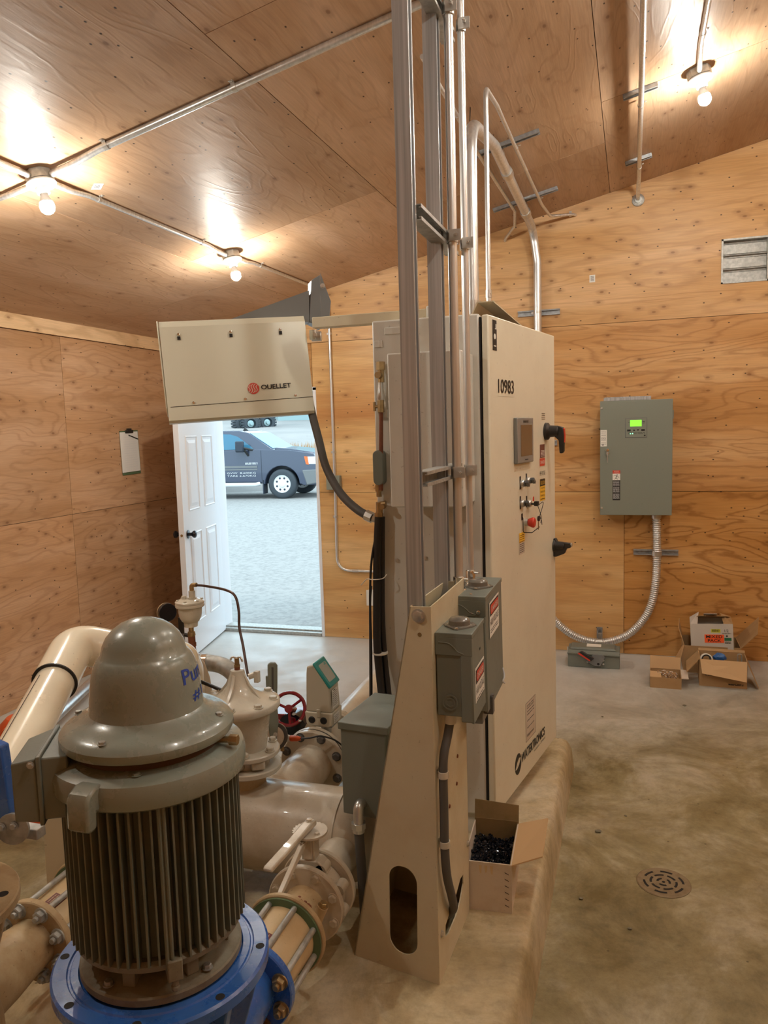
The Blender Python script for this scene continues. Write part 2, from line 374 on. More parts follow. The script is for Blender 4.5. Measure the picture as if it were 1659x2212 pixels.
def tube(bm, pts, r, n=14, radii=None, caps=True):
    P = [V(p) for p in pts]; T = []
    for i in range(len(P)):
        T.append((P[min(i+1, len(P)-1)]-P[max(i-1, 0)]).normalized())
    u, v, _ = axes(T[0]); rings = []
    for i, p in enumerate(P):
        if i: 
            q = T[i-1].rotation_difference(T[i]); u = q @ u; v = q @ v
        rr = radii[i] if radii else r
        rings.append([bm.verts.new(p+(u*cos(2*pi*k/n)+v*sin(2*pi*k/n))*rr) for k in range(n)])
    for a, b in zip(rings, rings[1:]):
        for i in range(n): bm.faces.new([a[i], a[(i+1) % n], b[(i+1) % n], b[i]])
    if caps: bm.faces.new(rings[0][::-1]); bm.faces.new(rings[-1])
def sphere(bm, c, r, n=20, sq=(1, 1, 1)):
    q = bmesh.ops.create_uvsphere(bm, u_segments=n, v_segments=n//2, radius=1.)
    for v in q['verts']: v.co = V(c)+V((v.co.x*r*sq[0], v.co.y*r*sq[1], v.co.z*r*sq[2]))
def part(name, m, parent, fn, **k):
    bm = NB(); fn(bm); return fin(bm, name, m, parent, **k)
HEX = {}
def bolts(parent, pts, d, r=.009, h=.009, m='zinc', name='bolt', stud=0., washer=True):
    """a hex head (or nut with a stud end) at each point, standing up along d; one child object each, mesh shared"""
    key = (r, h, m, stud, name)
    if key not in HEX:
        bm = NB()
        if washer: lathe(bm, (0, 0, 0), (0, 0, 1), [(0, r*1.45), (h*.2, r*1.45)], 16)
        lathe(bm, (0, 0, 0), (0, 0, 1), [(h*.2, r*1.12), (h*.9, r*1.12), (h, r*.95)], 6)
        if stud: lathe(bm, (0, 0, 0), (0, 0, 1), [(h, r*.55), (h+stud, r*.55), (h+stud+.001, r*.45)], 12)
        bmesh.ops.recalc_face_normals(bm, faces=bm.faces[:])
        me = bpy.data.meshes.new(name); bm.to_mesh(me); bm.free(); me.materials.append(MAT[m])
        me.polygons.foreach_set('use_smooth', [True]*len(me.polygons)); me.set_sharp_from_angle(angle=R(30)); HEX[key] = me
    for p in pts:
        o = link(name, HEX[key], parent); o.location = V(p)-org(parent)
        o.rotation_mode = 'QUATERNION'; o.rotation_quaternion = V((0, 0, 1)).rotation_difference(V(d).normalized())
def ring_pts(c, d, r, n, ph=0.):
    u, v, d = axes(d); return [V(c)+(u*cos(ph+2*pi*i/n)+v*sin(ph+2*pi*i/n))*r for i in range(n)]
def flange(bm, c, d, r, t, rin=0., n=40, ch=.003):
    u, v, d = axes(d)
    prof = [(0, r-ch), (ch, r), (t-ch, r), (t, r-ch)]
    if rin: prof = [(0, rin)]+prof+[(t, rin), (0, rin)]
    lathe(bm, c, d, prof, n, caps=not rin)
def flat(bm, F, pts, c=0.):
    bm.faces.new([bm.verts.new(F @ V((x, y, c))) for x, y in pts])
def plate(parent, F, a0, a1, b0, b1, m, name='label', lift=.0006, th=.0006):
    bm = NB(); fbox(bm, F, a0, a1, b0, b1, lift, lift+th); return fin(bm, name, m, parent)
def text(parent, F, s, a0, b0, wd, ht, m='ink', name='lettering', lift=.0014, bold=0.):
    """letters filling a wd x ht rectangle whose lower-left corner is (a0, b0) in frame F"""
    cu_ = bpy.data.curves.new('t', 'FONT'); cu_.body = s; cu_.size = 1; cu_.extrude = 0; cu_.offset = bold; cu_.resolution_u = 3
    to = bpy.data.objects.new('t', cu_); COL.objects.link(to); bpy.context.view_layer.update()
    me = bpy.data.meshes.new_from_object(to.evaluated_get(bpy.context.evaluated_depsgraph_get()))
    bpy.data.objects.remove(to); bpy.data.curves.remove(cu_)
    xs = [v.co.x for v in me.vertices]; ys = [v.co.y for v in me.vertices]
    x0, x1, y0, y1 = min(xs), max(xs), min(ys), max(ys); o0 = org(parent)
    for v in me.vertices:
        q = F @ V((a0+(v.co.x-x0)/(x1-x0)*wd, b0+(v.co.y-y0)/(y1-y0)*ht, lift)); v.co = q-o0
    me.materials.append(MAT[m]); me.name = name
    return link(name, me, parent)
def lines(bm, F, a0, a1, ys, h, c=.0014, seed=1):
    """rows of short dashes: print too fine to read"""
    rn = random.Random(seed)
    for y in ys:
        x = a0
        while x < a1-.001:
            l = min(a1-x, rn.uniform(.25, .9)*(a1-a0)*.5); flat(bm, F, [(x, y), (x+l*.85, y), (x+l*.85, y+h), (x, y+h)], c); x += l
def rrect(x0, x1, y0, y1, r, seg=6):
    o = []
    for cx, cy, a in ((x1-r, y1-r, 0), (x0+r, y1-r, 90), (x0+r, y0+r, 180), (x1-r, y0+r, 270)):
        for k in range(seg+1):
            t = R(a+90*k/seg); o.append((cx+r*cos(t), cy+r*sin(t)))
    return o

# ================================================================== THE ROOM
XL, XR, YF, YB = -3.78, 3.3, -1.5, 5.95
CS = .226
def cz(x): return 3.3788+CS*x
def ceil_pt(x, y, d=0.):
    """a point d below the sloping ceiling"""
    return V((x+.2204*d, y, cz(x)-.9754*d))
def sub(rects, h):
    out = []
    for a0, a1, b0, b1 in rects:
        c0, c1, d0, d1 = max(a0, h[0]), min(a1, h[1]), max(b0, h[2]), min(b1, h[3])
        if c0 >= c1 or d0 >= d1: out.append((a0, a1, b0, b1)); continue
        if c0 > a0: out.append((a0, c0, b0, b1))
        if c1 < a1: out.append((c1, a1, b0, b1))
        if d0 > b0: out.append((c0, c1, b0, d0))
        if d1 < b1: out.append((c0, c1, d1, b1))
    return out
def sheets(name, m, F, tiles, holes=(), clip=None, parent=None, gap=.0016, th=.012, rot=False, seed=1, kind='structure'):
    """one mesh of plywood sheets; tiles = (a0,a1,b0,b1) in frame F, facing +w"""
    bm = NB(); uvl = bm.loops.layers.uv.new('UVMap'); cl = bm.loops.layers.float_color.new('sheet'); rn = random.Random(seed)
    for tl in tiles:
        col = (rn.random(), rn.random(), rn.random(), 1); rs = [(tl[0]+gap, tl[1]-gap, tl[2]+gap, tl[3]-gap)]
        for h in holes: rs = sub(rs, h)
        for r in rs:
            n0 = len(bm.faces); fbox(bm, F, *r, -th, 0); bm.faces.ensure_lookup_table()
            Fi = F.inverted()
            for f in bm.faces[n0:]:
                for lp in f.loops:
                    q = Fi @ lp.vert.co
                    lp[uvl].uv = (q.y, q.x) if rot else (q.x, q.y); lp[cl] = col
    if clip:
        bmesh.ops.bisect_plane(bm, geom=bm.verts[:]+bm.edges[:]+bm.faces[:], plane_co=clip[0], plane_no=clip[1], clear_outer=True)
    o = fin(bm, name, m, parent, keep=True, sharp=20)
    if kind: o['kind'] = kind
    return o
CLIP = (V((0, 0, 3.3788)), V((-.2204, 0, .9754)))
HOLES = [(-3.425, -2.485, -1, 2.065), (.577, .877, 2.652, 2.95)]
# back wall: one mesh per tone of sheet would split the wall, so rows share a mesh and sheets differ by attribute
FB = frame((0, YB, 0), (1, 0, 0), (0, 0, 1))            # w points to -Y, into the room
def rowtiles(z0, z1, seams):
    s = [XL]+[x for x in seams if XL < x < XR]+[XR]
    return [(a, b, z0, z1) for a, b in zip(s, s[1:])]
wb_ = bpy.data.objects.new('wall_back', None)
bm = NB()
for r in sub(sub([(XL-.15, XR+.15, -.3, 4.4)], HOLES[0]), HOLES[1]): fbox(bm, FB, *r, -.14, -.0125)
bmesh.ops.bisect_plane(bm, geom=bm.verts[:]+bm.edges[:]+bm.faces[:], plane_co=CLIP[0]+V((0, 0, .05)), plane_no=CLIP[1], clear_outer=True)
WB = fin(bm, 'wall_back', 'dark_gap', None, keep=True); WB['kind'] = 'structure'
sheets('plywood_row', 'plywood_pine', FB, [(-2.49, -.054, 0, 1.219), (-.054, 2.385, 0, 1.219)][:1], HOLES, parent=WB, seed=3, kind=None)
sheets('plywood_row', 'plywood_ringed', FB, [(-.054, 2.385, 0, 1.219)], HOLES, parent=WB, seed=6, kind=None)
sheets('plywood_row', 'plywood_wall', FB, [(XL, -2.49, 0, 1.219), (2.385, XR, 0, 1.219)], HOLES, parent=WB, seed=5, kind=None)
sheets('plywood_row', 'plywood_pine', FB, [(-2.49, -1.27, 1.219, 2.438)], HOLES, parent=WB, seed=4, kind=None)
sheets('plywood_row', 'plywood_wall', FB, [(XL, -2.49, 1.219, 2.438), (-1.27, 1.17, 1.219, 2.438), (1.17, XR, 1.219, 2.438)], HOLES, parent=WB, seed=9, kind=None)
sheets('plywood_row', 'plywood_wall_knotty', FB, [(-1.21, 1.22, 2.438, 3.66), (1.22, XR, 2.438, 3.66), (XL, -1.21, 2.438, 3.66), (XL, XR, 3.66, 4.3)], HOLES, CLIP, parent=WB, seed=12, kind=None)
# left wall
FLW = frame((XL, 0, 0), (0, 1, 0), (0, 0, 1))           # w = y x z = +x
WLs = [(YF, -.33, 0, 1.19), (-.33, 2.11, 0, 1.19), (2.11, 4.55, 0, 1.19), (4.55, YB, 0, 1.19),
       (YF, -.33, 1.19, 2.43), (-.33, 2.11, 1.19, 2.43), (2.11, 4.55, 1.19, 2.43), (4.55, YB, 1.19, 2.43)]
bm = NB(); fbox(bm, FLW, YF-.15, YB+.15, -.3, 2.55, -.14, -.0125); WLo = fin(bm, 'wall_left', 'dark_gap', None, keep=True); WLo['kind'] = 'structure'
sheets('plywood_row', 'plywood_left', FLW, WLs, parent=WLo, seed=22, kind=None)
sheets('trim_1', 'pine_board', frame((XL+.02, 0, 0), (0, 1, 0), (0, 0, 1)), [(YF, 2.3, 2.43, 2.535), (2.3, YB-.002, 2.43, 2.535)], th=.02, seed=2)
# right wall and the wall behind the camera
FRW = frame((XR, 0, 0), (0, -1, 0), (0, 0, 1)); FFW = frame((0, YF, 0), (-1, 0, 0), (0, 0, 1))
bm = NB(); fbox(bm, FRW, -YB-.15, -YF+.15, -.3, 4.25, -.14, -.0125); WR = fin(bm, 'wall_right', 'dark_gap', None, keep=True); WR['kind'] = 'structure'
sheets('plywood_row', 'plywood_wall', FRW, [(-YB+2.44*i, min(-YB+2.44*(i+1), -YF), 1.22*j, min(1.22*(j+1), 4.1)) for i in range(4) for j in range(4) if -YB+2.44*i < -YF], parent=WR, seed=31, kind=None)
bm = NB(); fbox(bm, FFW, -XR-.15, -XL+.15, -.3, 4.4, -.14, -.0125)
bmesh.ops.bisect_plane(bm, geom=bm.verts[:]+bm.edges[:]+bm.faces[:], plane_co=CLIP[0]+V((0, 0, .05)), plane_no=CLIP[1], clear_outer=True)
WF = fin(bm, 'wall_front', 'dark_gap', None, keep=True); WF['kind'] = 'structure'
sheets('plywood_row', 'plywood_wall', FFW, [(-XR+2.44*i, min(-XR+2.44*(i+1), -XL), 1.22*j, 1.22*(j+1)) for i in range(3) for j in range(4)], (), CLIP, parent=WF, seed=33, kind=None)
# ceiling; a runs up the slope, b along Y
FC = frame((0, 0, 3.3788), (-.9754, 0, -.2204), (0, 1, 0))    # w = (-s)x(y) -> downwards
def xa(x): return -x/.9754
cols = [(-3.80, -2.600, (.10, 2.54, 4.99)), (-2.600, -1.378, (-.53, 1.91, 4.35)), (-1.378, -.158, (.03, 2.475, 4.90)), (-.158, 1.062, (-.55, 1.88, 4.30)), (1.062, 2.282, (.7, 3.1)), (2.282, 3.32, (1.9, 4.3))]
CT = []
for x0, x1, ys in cols:
    yy = [YF]+list(ys)+[YB]
    for a, b in zip(yy, yy[1:]): CT.append((xa(x1), xa(x0), a, b))
bm = NB(); fbox(bm, FC, xa(XR+.15), xa(XL-.15), YF-.15, YB+.15, -.12, -.0125); CE = fin(bm, 'ceiling', 'dark_gap', None, keep=True); CE['kind'] = 'structure'
sheets('plywood_row', 'plywood_ceiling', FC, CT, parent=CE, rot=True, seed=41, kind=None)

# floor and the raised concrete pad
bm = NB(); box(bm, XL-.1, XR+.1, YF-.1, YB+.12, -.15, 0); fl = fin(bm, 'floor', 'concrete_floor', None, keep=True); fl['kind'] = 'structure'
bm = NB()
prof = [(-1.85, 0), (-.272, 0), (-.284, .10), (-.292, .145), (-.305, .162), (-.33, .17), (-1.80, .17), (-1.84, .14)]
a = [bm.verts.new((x, -1.35, z)) for x, z in prof]; b = [bm.verts.new((x, 3.86, z)) for x, z in prof]
for q in b:
    if q.co.z > .12: q.co.y -= .05
for i in range(len(prof)):
    j = (i+1) % len(prof); bm.faces.new([a[i], a[j], b[j], b[i]])
bm.faces.new(a[::-1]); bm.faces.new(b)
pad = fin(bm, 'concrete_pad', 'concrete_pad', None, sharp=50)
tag(pad, 'raised tan concrete equipment pad with rounded edge on the shop floor', 'concrete pad')

# doorway: lining, sill and the open leaf
bm = NB(); box(bm, -2.487, -2.462, YB-.008, YB+.16, 0, 2.08); box(bm, -3.45, -3.423, YB-.008, YB+.16, 0, 2.08); box(bm, -3.45, -2.462, YB-.008, YB+.16, 2.06, 2.085)
box(bm, -2.50, -2.485, YB+.05, YB+.12, 0, 2.06)
t = fin(bm, 'trim_2', 'white_paint', None, keep=True); t['kind'] = 'structure'
bm = NB(); box(bm, -3.42, -2.49, YB-.01, YB+.17, 0, .028); box(bm, -3.42, -2.49, YB+.04, YB+.15, .028, .04)
t = fin(bm, 'trim_3', 'dull_steel', None, keep=True, bevel=.003); t['kind'] = 'structure'
DH = V((-3.40, 5.945, .015)); dv = V((.205, -.979, 0)).normalized()
FD = frame(DH, dv, (0, 0, 1))            # w = dv x z = (-.979,-.205)  -> towards -X
FDn = frame(DH+dv*.88, -dv, (0, 0, 1))   # w towards +X, u from the latch to the hinge
bm = NB(); fbox(bm, FDn, 0, .88, 0, 2.03, -.043, 0)
leaf = fin(bm, 'door_1', 'white_paint', None, bevel=.0015); leaf['kind'] = 'structure'
def leaf_panels(bm):
    for a0, a1 in ((.125, .385), (.495, .755)):
        for b0, b1 in ((.24, .955), (1.125, 1.705), (1.825, 1.94)):
            for (i0, z0, i1, z1) in ((0, 0, .008, .006), (.008, .006, .016, .0006), (.034, .0006, .058, .006)):
                o = [(a0+i0, b0+i0), (a1-i0, b0+i0), (a1-i0, b1-i0), (a0+i0, b1-i0)]; n_ = [(a0+i1, b0+i1), (a1-i1, b0+i1), (a1-i1, b1-i1), (a0+i1, b1-i1)]
                if b1-b0 < 2*i1+.01: continue
                va = [bm.verts.new(FDn @ V((*q, z0))) for q in o]; vb = [bm.verts.new(FDn @ V((*q, z1))) for q in n_]
                for k in range(4): bm.faces.new([va[k], va[(k+1) % 4], vb[(k+1) % 4], vb[k]])
                if i0 > .03: bm.faces.new(vb)
part('moulded_panels', 'white_paint', leaf, leaf_panels, sharp=8)
def kn(side):
    F = FDn if side > 0 else frame(DH+dv*.88-FDn.to_3x3().col[2]*.043, dv, (0, 0, 1))
    s = .075 if side > 0 else -.075
    c = F @ V((s, .955, 0)); d = F.to_3x3().col[2]
    def f(bm): lathe(bm, c, d, [(0, .032), (.006, .032), (.010, .014), (.032, .013), (.038, .022), (.050, .029), (.062, .026), (.068, .015), (.069, 0)], 28)
    o = part('door_knob', 'black_gloss', leaf, f); o['label'] = 'round black door knob'
kn(1); kn(-1)
def latch(bm):
    F = frame(DH+dv*.88+V((0, 0, .955)), V((-FDn.to_3x3().col[2])), (0, 0, 1)); c = F @ V((.021, 0, 0)); lathe(bm, c, dv, [(0, .010), (.002, .010), (.002, .006), (.008, .005)], 16)
o = part('latch_bolt', 'brass', leaf, latch)

# louvered wall vent (opening in the wall)
v_ = thing('wall_louver', (.727, YB, 2.652), 'square galvanized shutter louver high on the plywood wall at right', 'louver')
def fr(bm):
    x0, x1, z0, z1 = .577, .877, 2.652, 2.95
    for a_ in ((x0, x0+.012, z0, z1), (x1-.012, x1, z0, z1), (x0, x1, z0, z0+.01), (x0, x1, z1-.012, z1)): box(bm, a_[0], a_[1], YB-.006, YB+.09, a_[2], a_[3])
part('frame', 'dull_steel', v_, fr)
for i in range(3):
    z1 = 2.936-.094*i
    def bl(bm):
        F = frame((.589, YB+.045, z1), (1, 0, 0), (0, .28, 1)); pr = [(0, 0), (0, -.012), (.006, -.018), (.006, -.08), (.018, -.092), (.018, -.094), (0, -.094)]
        a_ = [(YB+.05-q[0]*1.6, z1+q[1]) for q in pr]
        va = [bm.verts.new((.590, y, z)) for y, z in a_]; vb = [bm.verts.new((.864, y, z)) for y, z in a_]
        for k in range(len(a_)-1): bm.faces.new([va[k], va[k+1], vb[k+1], vb[k]])
        bm.faces.new(va); bm.faces.new(vb[::-1])
    part('louver_blade', 'dull_steel', v_, bl)
def bk(bm): box(bm, .57, .885, YB+.10, YB+.12, 2.64, 2.96)
part('back_plate', 'dark_gap', v_, bk)

# small paper stickers on the plywood
bm = NB(); F = frame((-.300, YB-.0005, 2.735), (1, 0, 0), (0, 0, 1)); fbox(bm, F, 0, .04, 0, .052, 0, .0008)
o = fin(bm, 'grade_sticker', 'white_label', None); tag(o, 'small white grade sticker on the knotty plywood of the back wall', 'sticker')
part('print', 'ink', o, lambda bm: [flat(bm, F, [(.008, .01+.006*i), (.032, .01+.006*i), (.032, .0125+.006*i), (.008, .0125+.006*i)], .0012) for i in range(6)])
F = frame(ceil_pt(-2.31, 3.10, 0)+V((0, 0, -.0005)), (.6, .8, .6*CS), (-.8, .6, -.8*CS))
if F.to_3x3().col[2].z > 0: F = frame(F.translation, F.to_3x3().col[1], F.to_3x3().col[0])
bm = NB(); fbox(bm, F, -.03, .03, -.022, .022, 0, .0008); o = fin(bm, 'grade_sticker', 'white_label', None); tag(o, 'small white grade sticker on the ceiling beside the left lamp', 'sticker')
part('print', 'ink', o, lambda bm: [flat(bm, F, [(-.015, -.012+.006*i), (.015, -.012+.006*i), (.015, -.0095+.006*i), (-.015, -.0095+.006*i)], .0012) for i in range(4)])
F = frame(ceil_pt(-1.02, 3.62, 0)+V((0, 0, -.0005)), (1, 0, CS), (0, -1, 0))
bm = NB(); fbox(bm, F, -.03, .03, -.022, .022, 0, .0008); o = fin(bm, 'grade_sticker', 'white_label', None); tag(o, 'small faded grade sticker on the ceiling left of the tall struts', 'sticker')
part('print', 'seal_grey', o, lambda bm: [flat(bm, F, [(-.015+.008*i, -.012), (-.011+.008*i, -.012), (-.011+.008*i, .012), (-.015+.008*i, .012)], .0012) for i in range(4)])

# clipboard on the left wall
cb = thing('clipboard', (XL, 5.25, 1.43), 'clipboard with lined paper sheets hanging on the left plywood wall', 'clipboard')
F = frame((XL+.002, 5.145, 1.425), (0, 1, 0), (0, -.02, 1)); F = F @ Mx.Rotation(R(1.5), 4, 'Z')
part('board', 'clip_green', cb, lambda bm: fbox(bm, F, 0, .235, 0, .345, 0, .004), bevel=.001)
part('paper', 'paper', cb, lambda bm: fbox(bm, F, -.004, .222, .022, .335, .0045, .010))
def rul(bm):
    for i in range(14): flat(bm, F, [(.03, .06+.018*i), (.19, .06+.018*i), (.19, .0612+.018*i), (.03, .0612+.018*i)], .0106)
part('ruled_lines', 'pale_mark', cb, rul)
part('clip', 'black_plastic', cb, lambda bm: (fbox(bm, F, .06, .16, .325, .35, .010, .016), fbox(bm, F, .085, .135, .345, .362, .006, .02)), bevel=.002)
part('pen', 'ink', cb, lambda bm: cyl(bm, F @ V((.10, .31, .014)), F @ V((.215, .275, .013)), .004, n=8))

# ================================================================== OUTSIDE
bm = NB()
# ground rises into a bank beyond the truck
dF = V((-.50, .866, 0)); 
import itertools
xs_ = [-70, -45, -30, -20, -14, -9, -4, 4, 15, 30]; rows = []
def gz(d): 
    for (d0, z0), (d1, z1) in zip(((-10, -.10), (10, -.10), (24.5, -.10), (26.5, .9), (31, 1.6), (40, 1.85), (48, 2.42), (60, 2.9), (120, 3.6)), ((10, -.10), (24.5, -.10), (26.5, .9), (31, 1.6), (40, 1.85), (48, 2.42), (60, 2.9), (120, 3.6), (200, 4))):
        if d <= d1: return z0+(z1-z0)*(d-d0)/(d1-d0)
    return 4
ds = [5.2, 7, 9, 12, 15, 18, 21, 23, 24.5, 25.5, 26.5, 28, 31, 35, 40, 50, 60, 90, 140]
rv = V((.866, .5, 0))
for d in ds:
    rows.append([])
    for l in (-60, -30, -15, -8, -4, 0, 4, 8, 15, 30, 60):
        q = dF*d+rv*l
        if q.y < YB+.13: q.y = YB+.13
        rows[-1].append(bm.verts.new((q.x, q.y, gz(d))))
for k_, (a_, b_) in enumerate(zip(rows, rows[1:])):
    if ds[k_] >= 24.5: break
    for i in range(len(a_)-1): bm.faces.new([a_[i], a_[i+1], b_[i+1], b_[i]])
bank = NB(); rb = [[bank.verts.new(v.co) for v in r_] for r_ in rows[ds.index(24.5):]]
for a_, b_ in zip(rb, rb[1:]):
    for i in range(len(a_)-1): bank.faces.new([a_[i], a_[i+1], b_[i+1], b_[i]])
o = fin(bank, 'far_bank', 'earth_bank', None, sharp=60, keep=True); o['kind'] = 'structure'
for v in [v for v in bm.verts if not v.link_faces]: bm.verts.remove(v)
o = fin(bm, 'gravel_yard', 'gravel', None, sharp=60, keep=True); o['kind'] = 'structure'
def outp(lat, dep, z=0): q = dF*dep+rv*lat; return V((q.x, q.y, z))
# tall dry grass in front of the bank, on the right
gr = NB(); rn = random.Random(5)
for i in range(2600):
    la = rn.uniform(1.5, 6.5); de = rn.uniform(25.3, 26.9); q = outp(la, de, gz(de)-.03); h = rn.uniform(.25, .5)*(1 if la > 2.3 else .4+(la-1.5)*.7); wd = .035
    tx, ty = rn.uniform(-.12, .12), rn.uniform(-.1, .1)
    a0, a1, a2 = gr.verts.new(q-rv*wd*.5), gr.verts.new(q+rv*wd*.5), gr.verts.new(q+V((tx, ty, h))); gr.faces.new((a0, a1, a2))
o = fin(gr, 'dry_grass', 'dry_grass', None, keep=True); tag(o, 'strip of tall tan dry grass behind the parked truck', 'grass', kind='stuff')
# truck
TC = V((-9.12, 19.38, -.10)); tu = V((cos(R(5)), sin(R(5)), 0)); FT = frame(TC, tu, (0, 0, 1))   # origin under the front wheel centre, near side; w towards the room
FT = frame(TC, tu, (0, 0, 1))
if FT.to_3x3().col[2].y > 0: print('truck frame faces away')
tk = thing('pickup_truck', TC, 'dark blue crew cab pickup truck parked on the gravel beyond the doorway', 'pickup truck')
arch = [(.50*cos(R(a)), .40+.50*sin(R(a))) for a in range(0, 181, 15)]
body = [(-4.9, .50), (-.62, .46), (-.52, .40)]+[(-x, y) for x, y in arch][0:0]+[(x, y) for x, y in reversed(arch)]+[(.55, .40), (.62, .36), (.95, .38), (1.00, .62), (.98, 1.10), (.92, 1.22), (.2, 1.33), (-.62, 1.36), (-.75, 1.36), (-4.9, 1.34)]
part('body', 'navy_truck', tk, lambda bm: prism(bm, FT, body, -1.95, 0), bevel=.03)
cab = [(-3.6, 1.33), (-.22, 1.34), (-.98, 1.82), (-1.25, 1.88), (-3.2, 1.92), (-3.55, 1.85)]
def cabf(bm):
    a_ = [bm.verts.new(FT @ V((x, y, -.04 if y < 1.5 else -.16))) for x, y in cab]; b_ = [bm.verts.new(FT @ V((x, y, -1.91 if y < 1.5 else -1.79))) for x, y in cab]
    bm.faces.new(a_); bm.faces.new(b_[::-1])
    for i in range(6): bm.faces.new([a_[i], a_[(i+1) % 6], b_[(i+1) % 6], b_[i]])
part('cab', 'navy_truck', tk, cabf, bevel=.02)
def slab(x, y, c=0.): 
    k = (y-1.34)/.5; return FT @ V((x, y, -.04-.12*k+.012+c))
def wins(bm):
    for pts in ([(-2.0, 1.37), (-.80, 1.37), (-.90, 1.46), (-1.28, 1.72), (-1.50, 1.79), (-1.96, 1.81)], [(-3.3, 1.37), (-2.16, 1.37), (-2.14, 1.81), (-3.1, 1.80)]):
        a_ = [bm.verts.new(slab(*q)) for q in pts]; b_ = [bm.verts.new(slab(*q, -.02)) for q in pts]; n_ = len(pts)
        bm.faces.new(a_); bm.faces.new(b_[::-1])
        for i in range(n_): bm.faces.new([a_[i], a_[(i+1) % n_], b_[(i+1) % n_], b_[i]])
o = part('side_window', 'truck_glass', tk, wins)
def wsh(bm):
    q = [(-.28, 1.375, -.12), (-.96, 1.805, -.20), (-.96, 1.805, -1.75), (-.28, 1.375, -1.83)]; n_ = V((.5, .8, 0)).normalized()*.015
    a_ = [FT @ V((x+n_.x, y+n_.y, c)) for x, y, c in q]; b_ = [FT @ V((x-n_.x, y-n_.y, c)) for x, y, c in q]; hexa(bm, a_+b_)
part('windshield', 'truck_glass', tk, wsh)
part('hood', 'navy_truck', tk, lambda bm: prism(bm, FT, [(-.25, 1.33), (.9, 1.20), (.88, 1.25), (.2, 1.36), (-.23, 1.40)], -1.75, -.18), bevel=.03)
def wheel(x, c):
    o = part('wheel', 'tire', tk, lambda bm: lathe(bm, FT @ V((x, .405, c-.27)), FT.to_3x3().col[2], [(0, .2), (0, .34), (.02, .385), (.05, .405), (.22, .405), (.25, .385), (.27, .34), (.262, .25), (.24, .24), (.24, 0)], 48))
    w_ = FT.to_3x3().col[2]
    rim = part('rim', 'alloy', o, lambda bm: lathe(bm, FT @ V((x, .405, c-.07)), w_, [(0, 0), (0, .245), (.055, .245), (.06, .235), (.046, .222), (.042, .20), (.046, .10), (.065, .085), (.070, .055), (.070, 0)], 40))
    part('rim_slot', 'truck_dark', o, lambda bm: [lathe(bm, FT @ V((x+.165*cos(R(22+45*i)), .405+.165*sin(R(22+45*i)), c-.062)), w_, [(0, .030), (.038, .030)], 8) for i in range(8)])
wheel(0, .02); wheel(-3.65, .02); wheel(0, -1.7); wheel(-3.65, -1.7)
part('arch_lining', 'truck_dark', tk, lambda bm: prism(bm, FT, [(x, y) for x, y in arch]+[(-.5, .35), (.5, .35)], -.5, -.33))
part('step_bar', 'alloy', tk, lambda bm: tube(bm, [FT @ V((-3.4, .40, .06)), FT @ V((-.75, .40, .06)), FT @ V((-.66, .42, -.02))], .055, 12))
part('sill', 'truck_dark', tk, lambda bm: fbox(bm, FT, -3.2, -.6, .42, .50, -.12, -.01))
def trimf(bm): fbox(bm, FT, -2.3, -.70, .86, .92, 0, .012); fbox(bm, FT, -2.3, -.70, .80, .835, 0, .006)
part('side_moulding', 'heater_grey', tk, trimf)
part('door_seam', 'truck_dark', tk, lambda bm: (fbox(bm, FT, -.585, -.573, .48, 1.33, .001, .004), fbox(bm, FT, -2.12, -2.11, .48, 1.33, .001, .004)))
for s_, a_, b_, w_, h_ in (('GVW  8,600KG', -1.60, .69, .85, .055), ('TARE 2,670KG', -1.60, .615, .85, .055)):
    text(tk, FT, s_, a_, b_, w_, h_, 'pale_mark', lift=.008)
part('door_print', 'pale_mark', tk, lambda bm: lines(bm, FT, -1.05, -.68, [.955, .985], .018, .008))
part('head_light', 'head_lamp', tk, lambda bm: fbox(bm, FT, .70, 1.0, .93, 1.14, -.5, .006), bevel=.01)
part('turn_signal', 'amber', tk, lambda bm: prism(bm, FT, [(.66, 1.15), (.76, 1.14), (.79, .92), (.71, .93)], -.05, .014))
part('bumper', 'heater_grey', tk, lambda bm: prism(bm, FT, [(.58, .78), (1.06, .80), (1.10, .62), (1.05, .42), (.70, .36)], -1.97, .01), bevel=.03)
part('grille', 'chrome', tk, lambda bm: fbox(bm, FT, .97, 1.02, .82, 1.18, -1.5, -.45), bevel=.01)
part('mud_flap', 'truck_dark', tk, lambda bm: fbox(bm, FT, -.56, -.53, .14, .52, -.28, .02))
def mir(bm): fbox(bm, FT, -1.24, -1.0, 1.30, 1.60, .12, .22)
m_ = part('side_mirror', 'truck_dark', tk, mir, bevel=.03)
part('mirror_arm', 'black_plastic', m_, lambda bm: (cyl(bm, FT @ V((-1.05, 1.42, .15)), FT @ V((-.80, 1.34, -.04)), .03), cyl(bm, FT @ V((-1.0, 1.36, .15)), FT @ V((-.95, 1.20, -.0)), .03)))
part('antenna', 'black_plastic', tk, lambda bm: prism(bm, FT, [(-1.48, 1.88), (-1.30, 1.88), (-1.42, 1.98)], -1.0, -.96))
part('door_handle', 'black_plastic', tk, lambda bm: fbox(bm, FT, -2.08, -1.93, 1.12, 1.16, 0, .04), bevel=.008)
